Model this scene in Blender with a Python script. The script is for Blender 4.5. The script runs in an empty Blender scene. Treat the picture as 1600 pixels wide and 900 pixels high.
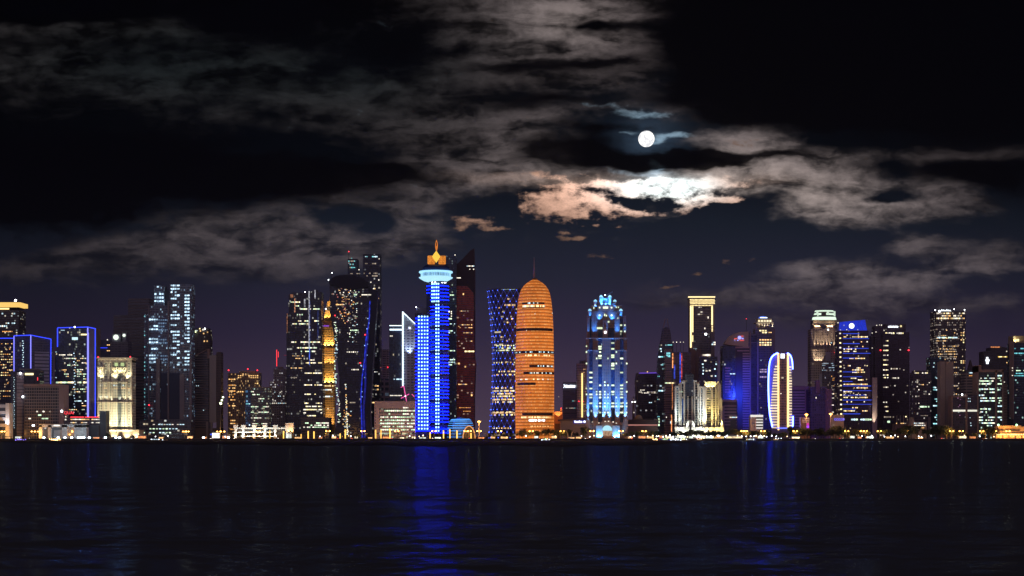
import bpy, bmesh, math, random
from mathutils import Vector
R = math.radians
random.seed(7)
S = bpy.context.scene
COL = S.collection

# ------------------------------------------------------------------ camera
F = 2667.0                      # focal length in photo pixels (1600 wide)
CAMZ, HORV = 6.0, 682.0         # eye height in metres, row of the horizon
cam = bpy.data.cameras.new('camera')
cam.sensor_width = 36.0
cam.lens = 36.0 * F / 1600.0
cam.shift_y = (HORV - 450.0) / 1600.0
cam.clip_start, cam.clip_end = 1.0, 80000.0
camo = bpy.data.objects.new('camera', cam)
camo.location = (0, 0, CAMZ)
camo.rotation_euler = (R(90), 0, 0)
COL.objects.link(camo)
S.camera = camo

S.view_settings.view_transform = 'Standard'
S.view_settings.look = 'None'
S.view_settings.exposure = 0.0
S.view_settings.gamma = 1.0
S.cycles.max_bounces = 4
S.cycles.diffuse_bounces = 2
S.cycles.glossy_bounces = 2
S.cycles.transmission_bounces = 2
S.cycles.volume_bounces = 0
S.cycles.sample_clamp_direct = 0.0
S.cycles.sample_clamp_indirect = 4.0
S.cycles.use_denoising = True
S.cycles.caustics_reflective = False
S.cycles.caustics_refractive = False

# ------------------------------------------------------------------ world: a moonlit night sky, by direction
W = bpy.data.worlds.new('World')
S.world = W
W.use_nodes = True
wn = W.node_tree
wn.nodes.clear()

class NB:
    """tiny node builder"""
    def __init__(s, tree): s.t = tree
    def new(s, kind): return s.t.nodes.new(kind)
    def put(s, sock, v):
        if isinstance(v, bpy.types.NodeSocket): s.t.links.new(v, sock)
        else: sock.default_value = v
    def m(s, op, a, b=None, c=None, clamp=False):
        n = s.new('ShaderNodeMath'); n.operation = op; n.use_clamp = clamp
        s.put(n.inputs[0], a)
        if b is not None: s.put(n.inputs[1], b)
        if c is not None: s.put(n.inputs[2], c)
        return n.outputs[0]
    def v(s, op, a, b=None, c=None):
        n = s.new('ShaderNodeVectorMath'); n.operation = op
        s.put(n.inputs[0], a)
        if b is not None:
            if op == 'SCALE': s.put(n.inputs['Scale'], b)
            else: s.put(n.inputs[1], b)
        if c is not None: s.put(n.inputs[2], c)
        return n.outputs['Value'] if op in ('DOT_PRODUCT', 'LENGTH') else n.outputs[0]
    def sep(s, v):
        n = s.new('ShaderNodeSeparateXYZ'); s.put(n.inputs[0], v); return n.outputs
    def comb(s, x, y, z=0.0):
        n = s.new('ShaderNodeCombineXYZ')
        s.put(n.inputs[0], x); s.put(n.inputs[1], y); s.put(n.inputs[2], z); return n.outputs[0]
    def noise(s, vec, scale=1.0, detail=2.0, rough=0.5, dist=0.0, col=False):
        n = s.new('ShaderNodeTexNoise'); s.put(n.inputs['Vector'], vec)
        n.inputs['Scale'].default_value = scale; n.inputs['Detail'].default_value = detail
        n.inputs['Roughness'].default_value = rough; n.inputs['Distortion'].default_value = dist
        return n.outputs['Color'] if col else n.outputs['Fac']
    def white(s, vec):
        n = s.new('ShaderNodeTexWhiteNoise'); s.put(n.inputs['Vector'], vec); return n.outputs
    def mr(s, v, a, b, c=0.0, d=1.0, mode='SMOOTHSTEP'):
        n = s.new('ShaderNodeMapRange'); n.interpolation_type = mode
        for i, x in enumerate((v, a, b, c, d)): s.put(n.inputs[i], x)
        return n.outputs[0]
    def mix(s, f, a, b, mode='MIX'):
        n = s.new('ShaderNodeMix'); n.data_type = 'RGBA'; n.blend_type = mode
        s.put(n.inputs[0], f); s.put(n.inputs[6], a); s.put(n.inputs[7], b); return n.outputs[2]
    def ramp(s, f, stops):
        n = s.new('ShaderNodeValToRGB'); s.put(n.inputs[0], f)
        e = n.color_ramp.elements
        while len(e) > 1: e.remove(e[-1])
        for i, (p, c) in enumerate(stops):
            if i == 0: el = e[0]; el.position = p
            else: el = e.new(p)
            el.color = (*c, 1)
        return n.outputs[0]

def build_sky():
    b = NB(wn)
    tc = b.new('ShaderNodeTexCoord')
    dx, dy, dz = b.sep(tc.outputs['Generated'])[:3]
    dyc = b.m('MAXIMUM', dy, 0.15)
    # sky coordinates: bearing / elevation of the direction, one unit = about 2.15 degrees
    u = b.m('MULTIPLY_ADD', b.m('DIVIDE', dx, dyc), 26.67, 8.0)
    v = b.m('MULTIPLY_ADD', b.m('DIVIDE', dz, dyc), -26.67, 6.82)
    uv = b.comb(u, v)
    str1 = b.v('MULTIPLY', uv, (0.55, 1.25, 1.0))
    n1 = b.v('SUBTRACT', b.noise(str1, 0.9, 2, 0.5, col=True), (0.5, 0.5, 0.5))
    n2 = b.v('SUBTRACT', b.noise(str1, 3.2, 3, 0.6, col=True), (0.5, 0.5, 0.5))
    wuv = b.v('ADD', uv, b.v('ADD', b.v('MULTIPLY', n1, (0.9, 0.45, 0)), b.v('MULTIPLY', n2, (0.5, 0.24, 0))))
    wuv = b.v('MULTIPLY', wuv, (1, 1, 0))

    def blobs(lst, src=wuv):
        acc = 0.0
        for cx, cy, rx, ry, amp in lst:
            q = b.v('MULTIPLY_ADD', src, (1 / rx, 1 / ry, 0), (-cx / rx, -cy / ry, 0))
            e = b.v('DOT_PRODUCT', q, q)
            acc = b.m('MULTIPLY_ADD', b.m('POWER', 0.3679, e), amp, acc)
        return acc
    # fbm textures stretched along the horizon
    f_soft = b.noise(b.v('MULTIPLY', uv, (0.7, 1.9, 1)), 0.8, 7, 0.56, 0.35)
    f_fine = b.noise(b.v('MULTIPLY', uv, (1.0, 1.75, 1)), 2.1, 9, 0.62, 0.25)
    f_lump = b.noise(b.v('MULTIPLY', uv, (0.9, 1.5, 1)), 4.2, 7, 0.62)
    c05 = lambda x: b.m('SUBTRACT', x, 0.5)

    # clear night air
    t = b.m('DIVIDE', v, 7.0, clamp=True)
    base = b.ramp(t, [(0.0, (0.0002, 0.0003, 0.0010)), (0.38, (0.0008, 0.0018, 0.0040)), (0.50, (0.0075, 0.0110, 0.0200)),
                      (0.62, (0.0150, 0.0165, 0.0330)), (0.74, (0.0270, 0.0205, 0.0480)), (0.88, (0.0540, 0.0350, 0.0680)),
                      (1.0, (0.0740, 0.0500, 0.0780))])
    leftdark = b.mr(u, 0.0, 6.5, 0.50, 1.0)
    rightdark = b.mr(u, 12.5, 16.0, 1.0, 0.72)
    base = b.v('SCALE', base, b.m('MULTIPLY', leftdark, rightdark))

    # soft mauve moonlit clouds
    A = blobs([(8.7, 0.2, 1.6, 0.5, 1.25), (9.7, 0.75, 0.75, 0.42, .95), (7.6, 0.9, 1.0, 0.4, .7), (9.4, 1.25, 1.2, 0.28, .75), (7.0, 0.25, .9, .4, .5),
               (3.4, 1.1, 3.6, .62, .62), (5.6, 1.7, 2.4, .5, .72), (7.4, 2.1, 1.5, 0.5, .9), (1.3, .50, 1.7, .10, .95), (2.5, .36, .6, .10, .6), (0.8, 1.1, 2.0, .6, .5),
               (5.7, 3.15, 1.1, .36, 1.0), (6.5, 3.45, .5, .35, .85), (4.2, 3.72, 1.7, .42, 1.05), (2.2, 4.05, 1.9, .30, .95), (0.7, 4.25, 1.3, .26, .6), (3.3, 3.5, 1.2, .3, .5),
               (4.4, 4.3, 1.6, .25, .6), (7.1, 2.78, 1.4, .24, .95), (8.3, 2.62, 1.0, .22, .9), (6.8, 3.85, .8, .12, .7), (5.9, 3.95, .8, .2, .5),
               (11.8, 2.24, .85, .19, 1.15), (12.4, 2.62, 1.1, .26, 1.1), (11.3, 2.75, 1.1, .24, 1.1), (13.0, 3.05, .55, .34, 1.1), (14.0, 3.24, 1.3, .20, 1.15), (13.4, 3.28, .9, .16, .8), (14.9, 3.1, .5, .22, .9),
               (14.8, 2.42, 1.4, .12, .75), (14.2, 2.85, .9, .16, .6), (15.7, 2.42, .6, .12, .6), (15.6, 3.1, .6, .12, .3),
               (15.4, 3.98, 1.0, .24, .95), (14.4, 3.82, .4, .14, 1.0), (13.2, 4.22, .95, .18, .95), (15.3, 4.25, .9, .16, .8), (12.2, 4.62, 1.7, .18, .85), (14.0, 4.45, 1.4, .15, .7),
               (14.6, 4.78, 1.8, .16, .85), (10.9, 4.74, 1.2, .12, .6), (13.4, 5.05, 1.9, .14, .55), (10.5, 1.82, 1.1, .18, .7), (12.6, 4.92, 1.0, .1, .5)])
    cut = blobs([(13.75, 3.10, .50, .13, .95), (5.1, 3.42, .65, .14, .85), (5.9, 3.52, .4, .12, .8), (9.15, .35, .4, .12, 1.0), (9.6, .42, .6, .09, 1.0), (6.7, 3.3, .2, .08, .7), (6.9, .45, .4, .15, .5),
                 (6.2, .75, .5, .3, .7), (12.2, 2.85, .25, .08, .5), (8.6, .6, .5, .08, .4), (7.3, .75, .5, .08, .5), (8.2, 2.0, .3, .1, .3)])
    Am = b.m('SUBTRACT', b.m('MULTIPLY_ADD', c05(f_soft), 1.5, A), cut)
    Am = b.m('MULTIPLY_ADD', c05(f_fine), 0.65, Am)
    aA = b.mr(Am, 0.15, 1.05)
    f_streak = b.noise(b.v('MULTIPLY', wuv, (0.55, 2.6, 1)), 1.15, 6, 0.58, 0.5)
    texA = b.mr(b.m('MULTIPLY_ADD', f_streak, 0.6, b.m('MULTIPLY', f_fine, 0.4)), 0.38, 0.63, 0.10, 1.75, 'SMOOTHSTEP')
    texA = b.m('MULTIPLY', texA, b.mr(f_lump, 0.3, 0.7, 0.78, 1.2, 'LINEAR'))
    near = b.m('MINIMUM', blobs([(10.6, 2.9, 2.6, .95, .85), (8.8, .3, 1.2, .7, .42), (13.4, 3.2, 1.6, .5, .30)], uv), 1.0)
    bright = b.m('ADD', b.m('MULTIPLY_ADD', near, 0.30, 0.018), blobs([(4.8, 3.7, 2.6, .6, .045), (14.0, 4.4, 2.5, .5, .070), (7.8, 2.4, 1.2, .6, .015), (2.6, 1.0, 4.2, 1.3, .020), (6.2, 1.3, 1.6, .9, .006)], uv))
    mauve = b.mix(near, (0.82, 0.66, 0.68, 1), (1.0, 0.82, 0.72, 1))
    teal = b.m('MINIMUM', blobs([(2.6, 1.0, 4.2, 1.3, 1.0), (6.0, 1.2, 1.5, .8, .4)], uv), 1.0)
    mauve = b.mix(teal, mauve, (0.20, 0.25, 0.27, 1))
    colA = b.v('SCALE', mauve, b.m('MULTIPLY', b.m('MULTIPLY', bright, texA), b.mr(v, 4.0, 4.8, 1.0, 0.75)))
    sky = b.mix(aA, base, b.v('ADD', colA, b.v('SCALE', base, 0.55)))

    # bright cloud lit by the moon behind it
    B = blobs([(9.0, 3.20, .70, .26, 1.15), (8.6, 3.05, .3, .12, .6), (9.75, 3.25, .6, .06, .9), (8.45, 3.25, .3, .12, .6), (9.2, 2.88, 1.2, .07, .75), (8.5, 2.72, .8, .06, .6),
               (10.1, 2.80, .5, .08, .9), (10.6, 2.90, .7, .11, .95), (10.9, 3.10, .5, .10, .95), (11.2, 3.14, .5, .05, .85), (9.75, 2.97, .22, .06, .8), (10.35, 2.98, .28, .06, .6), (11.2, 2.78, .6, .08, .6), (11.6, 2.85, .5, .06, .45),
               (7.42, 3.44, .36, .12, .85), (7.9, 3.56, .32, .05, .7), (8.9, 3.72, .22, .06, .9), (9.3, 3.53, .10, .035, .75), (9.8, 3.52, .1, .03, .65),
               (8.75, 3.6, .12, .04, .65), (11.6, 2.26, .5, .09, .6), (9.25, 4.08, .22, .05, .6), (11.6, 4.1, .35, .05, .6), (11.3, 3.95, .22, .045, .55), (10.5, 4.47, .26, .03, .5), (10.9, 4.25, .14, .04, .5)])
    B = b.m('MINIMUM', B, 1.05)
    kN = b.m('MULTIPLY', b.m('MINIMUM', b.m('MULTIPLY', B, 2.5), 1.0), 1.0)
    Bn = b.m('MULTIPLY_ADD', c05(f_fine), 2.5, b.m('MULTIPLY', c05(f_lump), 2.3))
    Bm = b.m('MULTIPLY_ADD', Bn, kN, B)
    aB = b.mr(Bm, 0.34, 1.12)
    texB = b.mr(f_lump, 0.3, 0.7, 0.55, 1.3, 'LINEAR')
    nb = b.m('MINIMUM', blobs([(10.45, 2.92, .85, .30, 1.25)], uv), 1.0)
    colB = b.mix(nb, (0.86, 0.50, 0.36, 1), (0.90, 0.97, 0.95, 1))
    kB = b.m('ADD', blobs([(10.0, 3.03, 1.7, .40, 1.45), (7.5, 3.45, .6, .2, .15)], uv), 0.13)
    sky = b.mix(aB, sky, b.v('SCALE', colB, b.m('MULTIPLY', kB, texB)))

    # softer lit edge along the top of the bright band
    E = blobs([(8.7, 2.80, 1.1, .07, .16), (9.5, 2.86, .7, .06, .30), (10.2, 2.74, .55, .10, .34), (10.8, 2.80, .6, .09, .22), (11.6, 2.80, .7, .08, .10)])
    sky = b.v('ADD', sky, b.v('SCALE', b.mix(nb, (1.0, .66, .50, 1), (.90, .98, 1.0, 1)), b.m('MULTIPLY', E, b.mr(f_fine, .3, .65, .3, 1.4, 'LINEAR'))))

    # thin bluish veils near the moon
    Cw = blobs([(10.1, 1.82, .55, .08, .8), (10.62, 2.14, .35, .07, .85), (10.33, 2.22, .12, .06, .9), (9.80, 2.12, .22, .04, .6), (10.25, 2.55, .10, .12, .9), (10.1, 2.68, .9, .08, .6), (9.4, 1.7, .5, .06, .4)])
    aC = b.mr(b.m('MULTIPLY_ADD', c05(f_fine), 1.5, b.m('MULTIPLY_ADD', c05(f_lump), .6, Cw)), 0.25, 1.15)
    halo = blobs([(10.15, 2.18, .40, .30, 1.0)], uv)
    wide = blobs([(10.3, 2.3, 1.3, .75, 1.0)], uv)
    sky = b.v('ADD', sky, b.v('SCALE', (0.26, 0.38, 0.48), aC))
    sky = b.v('ADD', sky, b.v('SCALE', (0.030, 0.050, 0.080), halo))
    sky = b.v('ADD', sky, b.v('SCALE', (0.004, 0.007, 0.012), wide))

    # black cloud banks in front
    D = blobs([(0.9, 0.10, 1.9, .28, .95), (3.9, .30, 1.0, .42, 1.0), (4.9, .15, .9, .3, .6), (2.0, 2.75, 2.9, .58, 1.3), (4.6, 2.75, 1.2, .30, .95), (5.9, 2.75, .7, .18, .8),
               (0.3, 2.9, 1.8, .8, .9), (6.2, .78, .55, .22, .6), (9.1, .3, .3, .10, .55), (9.6, .46, .6, .07, .5), (8.3, 1.02, 1.3, .14, .85), (9.3, .92, .6, .09, .55), (7.9, 1.6, 1.0, .12, .4), (8.7, 1.6, 1.0, .12, .6),
               (13.3, .6, 2.4, 1.1, 1.6), (11.5, 1.45, 1.0, .42, 1.0), (15.5, 1.1, 2.4, 1.0, 1.3), (12.8, 1.75, 1.7, .28, 1.0), (10.9, .5, .5, .5, .8),
               (9.1, 2.38, 1.15, .25, 1.35), (10.2, 2.50, .9, .12, 1.1), (11.3, 2.50, .9, .11, .95), (12.3, 2.42, .6, .08, .7), (15.2, 2.70, 1.1, .22, .8), (9.3, 2.03, .9, .09, .7), (11.0, 2.40, .4, .06, .5), (13.6, 3.08, .35, .06, .5), (15.9, 3.0, .8, .3, .6)])
    Dm = b.m('MULTIPLY_ADD', c05(f_fine), 1.25, D)
    Dm = b.m('MULTIPLY_ADD', c05(f_soft), 1.1, Dm)
    aD = b.mr(Dm, 0.22, 0.95, 0.0, 0.97)
    sky = b.mix(aD, sky, (0.0003, 0.0004, 0.0014, 1))

    # round horizon behind the viewer: unseen glow added to brighten the facades
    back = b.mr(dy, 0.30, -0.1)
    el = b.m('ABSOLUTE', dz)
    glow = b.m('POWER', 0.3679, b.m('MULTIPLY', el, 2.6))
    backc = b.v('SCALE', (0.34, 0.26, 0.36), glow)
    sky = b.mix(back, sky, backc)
    # night-level Nishita air under everything (moon-lit atmosphere)
    ns = b.new('ShaderNodeTexSky'); ns.sky_type = 'NISHITA'; ns.sun_disc = False
    ns.sun_elevation = R(9.9); ns.sun_rotation = math.atan2(210 / F, 1.0)
    sky = b.v('ADD', sky, b.v('SCALE', ns.outputs[0], 0.00003))
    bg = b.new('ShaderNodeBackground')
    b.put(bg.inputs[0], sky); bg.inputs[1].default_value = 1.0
    out = b.new('ShaderNodeOutputWorld')
    wn.links.new(bg.outputs[0], out.inputs[0])
build_sky()
try: W.cycles.sampling_method = 'MANUAL'; W.cycles.sample_map_resolution = 512
except Exception: pass

# ------------------------------------------------------------------ helpers
GZ = 2.5                                  # quay level above the water
def X(px, Y): return (px - 800.0) / F * Y
def Z(py, Y): return CAMZ + (HORV - py) / F * Y

def mat_new(name):
    m = bpy.data.materials.new(name); m.use_nodes = True
    nt = m.node_tree; nt.nodes.clear()
    b = NB(nt)
    out = b.new('ShaderNodeOutputMaterial'); p = b.new('ShaderNodeBsdfPrincipled')
    nt.links.new(p.outputs[0], out.inputs[0])
    m.cycles.emission_sampling = 'NONE'
    return m, b, p

def c4(c): return (c[0], c[1], c[2], 1.0)

MATS = {}
def plain(name, col, rough=0.7, var=0.25, scale=0.15, spec=0.3, metal=0.0):
    if name in MATS: return MATS[name]
    col = tuple(min(.8, c * 1.25) for c in col)
    m, b, p = mat_new(name)
    tc = b.new('ShaderNodeTexCoord')
    n = b.noise(tc.outputs['Object'], scale, 4, 0.6)
    n2 = b.noise(b.v('MULTIPLY', tc.outputs['Object'], (1.2, 1.2, 0.12)), 0.6, 3, 0.6)
    k = b.m('MULTIPLY_ADD', b.m('ADD', n, n2), var, 1.0 - var)
    b.put(p.inputs['Base Color'], b.v('SCALE', tuple(col), k))
    p.inputs['Roughness'].default_value = rough; p.inputs['Metallic'].default_value = metal
    p.inputs['Specular IOR Level'].default_value = spec
    MATS[name] = m
    return m

def lamp(name, col, k=1.0, vary=0.5, sampled=False, patch=0.0):
    """something that gives off light: window with the light on, neon line, lamp glass, painted glow"""
    if name in MATS: return MATS[name]
    m, b, p = mat_new(name)
    p.inputs['Base Color'].default_value = (0.05, 0.05, 0.05, 1)
    p.inputs['Roughness'].default_value = 0.4
    g = b.new('ShaderNodeNewGeometry'); o = b.new('ShaderNodeObjectInfo')
    r = b.m('FRACT', b.m('ADD', b.m('MULTIPLY', g.outputs['Random Per Island'], 7.13), b.m('MULTIPLY', o.outputs['Random'], 5.71)))
    s = b.m('MULTIPLY_ADD', r, 2 * vary * k, k * (1 - vary))
    if patch:
        tc = b.new('ShaderNodeTexCoord')
        n = b.noise(b.v('MULTIPLY', tc.outputs['Object'], (1, 1, 0.6)), 0.45, 3, 0.7)
        s = b.m('MULTIPLY', s, b.mr(n, 0.35, 0.62, 1 - patch, 1 + patch, 'LINEAR'))
    p.inputs['Emission Color'].default_value = c4(col)
    b.put(p.inputs['Emission Strength'], s)
    m.cycles.emission_sampling = 'AUTO' if sampled else 'NONE'
    MATS[name] = m
    return m

def facade(name, wall, glass, fh=3.7, bw=3.0, wz=0.45, wx=0.8, lit=0.0, lc1=(1, .75, .4), lc2=(.8, .95, 1), ls=0.3,
           rough=0.18, wrough=0.7, seed=0.0, cl=0.5, bandy=0.6):
    """glazed or windowed elevation: storeys every fh, bays every bw; a few rooms have the light on"""
    if name in MATS: return MATS[name]
    wall = tuple(min(.8, c * 1.45) for c in wall); glass = tuple(c * 2.0 + d for c, d in zip(glass, (.012, .019, .034)))
    m, b, p = mat_new(name)
    tc = b.new('ShaderNodeTexCoord')
    x, y, z = b.sep(tc.outputs['Object'])[:3]
    h = b.m('ADD', b.m('ADD', x, y), 500.0)
    zz = b.m('DIVIDE', z, fh); hh = b.m('DIVIDE', h, bw)
    fz, fx = b.m('FRACT', zz), b.m('FRACT', hh)
    iz, ix = b.m('FLOOR', zz), b.m('FLOOR', hh)
    mz = b.m('LESS_THAN', b.m('ABSOLUTE', b.m('SUBTRACT', fz, 0.5)), wz / 2)
    mx = b.m('LESS_THAN', b.m('ABSOLUTE', b.m('SUBTRACT', fx, 0.5)), wx / 2)
    w = b.m('MULTIPLY', mz, mx)
    n = b.noise(tc.outputs['Object'], 0.08, 4, 0.6)
    wv = b.v('SCALE', tuple(wall), b.m('MULTIPLY_ADD', n, 0.6, 0.7))
    cell = b.comb(ix, iz, seed)
    wr, wc = b.white(cell)[0], b.white(b.comb(ix, iz, seed + 3.3))[0]
    gl = b.v('SCALE', tuple(glass), b.m('MULTIPLY_ADD', wr, 1.0, 0.5))
    b.put(p.inputs['Base Color'], b.mix(w, wv, gl))
    b.put(p.inputs['Roughness'], b.m('MULTIPLY_ADD', w, rough - wrough, wrough))
    b.put(p.inputs['Specular IOR Level'], b.m('MULTIPLY_ADD', w, 0.45, 0.2))
    bp = b.new('ShaderNodeBump'); bp.inputs['Strength'].default_value = 0.6; bp.inputs['Distance'].default_value = 0.3
    b.put(bp.inputs['Height'], b.m('SUBTRACT', 1.0, w)); b.put(p.inputs['Normal'], bp.outputs[0])
    lit, ls = lit * 0.8, ls * 1.15
    if lit > 0:
        row = b.white(b.comb(3.7, iz, seed + 9))[0]
        clus = b.noise(b.comb(b.m('MULTIPLY', ix, 0.35), b.m('MULTIPLY', iz, 0.8), seed), 1.0, 1, 0.5)
        thr = b.m('MULTIPLY', lit, b.m('ADD', b.m('MULTIPLY', b.m('POWER', row, 3.0), 4.0 * bandy), 1.0 - bandy))
        thr = b.m('MULTIPLY', thr, b.mr(clus, 0.5 - 0.18, 0.5 + 0.18, 1 - cl, 1 + cl, 'LINEAR'))
        on = b.m('LESS_THAN', wc, thr)
        wb = b.white(b.comb(ix, iz, seed + 5.1))[0]
        st = b.m('MULTIPLY', b.m('MULTIPLY', on, w), b.m('MULTIPLY_ADD', b.m('POWER', wb, 2.0), 1.6 * ls, 0.25 * ls))
        b.put(p.inputs['Emission Color'], b.mix(b.white(b.comb(iz, seed, ix))[0], c4(lc1), c4(lc2)))
        b.put(p.inputs['Emission Strength'], st)
    MATS[name] = m
    return m

# ---- mesh pieces
def bm_box(bm, x0, x1, y0, y1, z0, z1):
    v = [bm.verts.new(c) for c in ((x0, y0, z0), (x1, y0, z0), (x1, y1, z0), (x0, y1, z0), (x0, y0, z1), (x1, y0, z1), (x1, y1, z1), (x0, y1, z1))]
    for f in ((0, 3, 2, 1), (4, 5, 6, 7), (0, 1, 5, 4), (1, 2, 6, 5), (2, 3, 7, 6), (3, 0, 4, 7)):
        bm.faces.new([v[i] for i in f])
def bm_prism_xz(bm, pts, y0, y1):
    a = [bm.verts.new((x, y0, z)) for x, z in pts]; c = [bm.verts.new((x, y1, z)) for x, z in pts]
    n = len(pts)
    bm.faces.new(a); bm.faces.new(c[::-1])
    for i in range(n): bm.faces.new((a[i], c[i], c[(i + 1) % n], a[(i + 1) % n]))
def bm_plan(bm, pts, z0, z1, pts2=None):
    p2 = pts2 or pts
    a = [bm.verts.new((x, y, z0)) for x, y in pts]; c = [bm.verts.new((x, y, z1)) for x, y in p2]
    n = len(pts)
    bm.faces.new(a[::-1]); bm.faces.new(c)
    for i in range(n): bm.faces.new((a[i], a[(i + 1) % n], c[(i + 1) % n], c[i]))
def bm_lathe(bm, prof, cx, cy, seg=24, a0=0.0, a1=2 * math.pi, sy=1.0):
    full = abs(a1 - a0 - 2 * math.pi) < 1e-6
    ns = seg if full else seg + 1
    rings = []
    for r, z in prof:
        if r < 1e-4 and full: rings.append([bm.verts.new((cx, cy, z))])
        else: rings.append([bm.verts.new((cx + r * math.cos(a0 + (a1 - a0) * i / seg), cy + sy * r * math.sin(a0 + (a1 - a0) * i / seg), z)) for i in range(ns)])
    for A, B_ in zip(rings, rings[1:]):
        m = ns if full else ns - 1
        for i in range(m):
            j = (i + 1) % ns
            if len(A) == 1 and len(B_) == 1: continue
            if len(A) == 1: bm.faces.new((A[0], B_[j], B_[i]))
            elif len(B_) == 1: bm.faces.new((A[i], A[j], B_[0]))
            else: bm.faces.new((A[i], A[j], B_[j], B_[i]))
    if full:
        if len(rings[0]) > 1: bm.faces.new(rings[0][::-1])
        if len(rings[-1]) > 1: bm.faces.new(rings[-1])
def bm_tube(bm, pts, r, seg=6, r2=None):
    pts = [Vector(p) for p in pts]; rings = []
    for i, p in enumerate(pts):
        d = (pts[min(i + 1, len(pts) - 1)] - pts[max(i - 1, 0)]).normalized()
        up = Vector((0, 1, 0)) if abs(d.y) < 0.9 else Vector((0, 0, 1))
        a = d.cross(up).normalized(); c = d.cross(a).normalized()
        rr = r if r2 is None else r + (r2 - r) * i / (len(pts) - 1)
        rings.append([bm.verts.new(p + a * rr * math.cos(2 * math.pi * k / seg) + c * rr * math.sin(2 * math.pi * k / seg)) for k in range(seg)])
    for A, B_ in zip(rings, rings[1:]):
        for k in range(seg): bm.faces.new((A[k], A[(k + 1) % seg], B_[(k + 1) % seg], B_[k]))
    bm.faces.new(rings[0][::-1]); bm.faces.new(rings[-1])
def bm_ball(bm, c, r, seg=8, rings=5, sz=1.0):
    prof = [(r * math.sin(math.pi * i / rings), c[2] - sz * r * math.cos(math.pi * i / rings)) for i in range(rings + 1)]
    prof[0] = (0, prof[0][1]); prof[-1] = (0, prof[-1][1])
    bm_lathe(bm, prof, c[0], c[1], seg)

def link(name, bm, mat, parent=None, smooth=False, loc=None):
    me = bpy.data.meshes.new(name)
    bmesh.ops.recalc_face_normals(bm, faces=bm.faces[:])
    if smooth:
        for f in bm.faces: f.smooth = True
    bm.to_mesh(me); bm.free()
    if mat is not None: me.materials.append(mat)
    o = bpy.data.objects.new(name, me); COL.objects.link(o)
    if parent is not None: o.parent = parent
    if loc is not None: o.location = loc
    return o
def tag(o, label=None, cat=None, group=None, kind=None):
    if label: o['label'] = label
    if cat: o['category'] = cat
    if group: o['group'] = group
    if kind: o['kind'] = kind
    return o
def empty(name, loc):
    o = bpy.data.objects.new(name, None); o.location = loc; o.empty_display_size = 2; COL.objects.link(o); return o
def copy_tree(o, parent=None):
    c = o.copy(); COL.objects.link(c); c.parent = parent
    for ch in list(o.children): copy_tree(ch, c)
    return c

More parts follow.
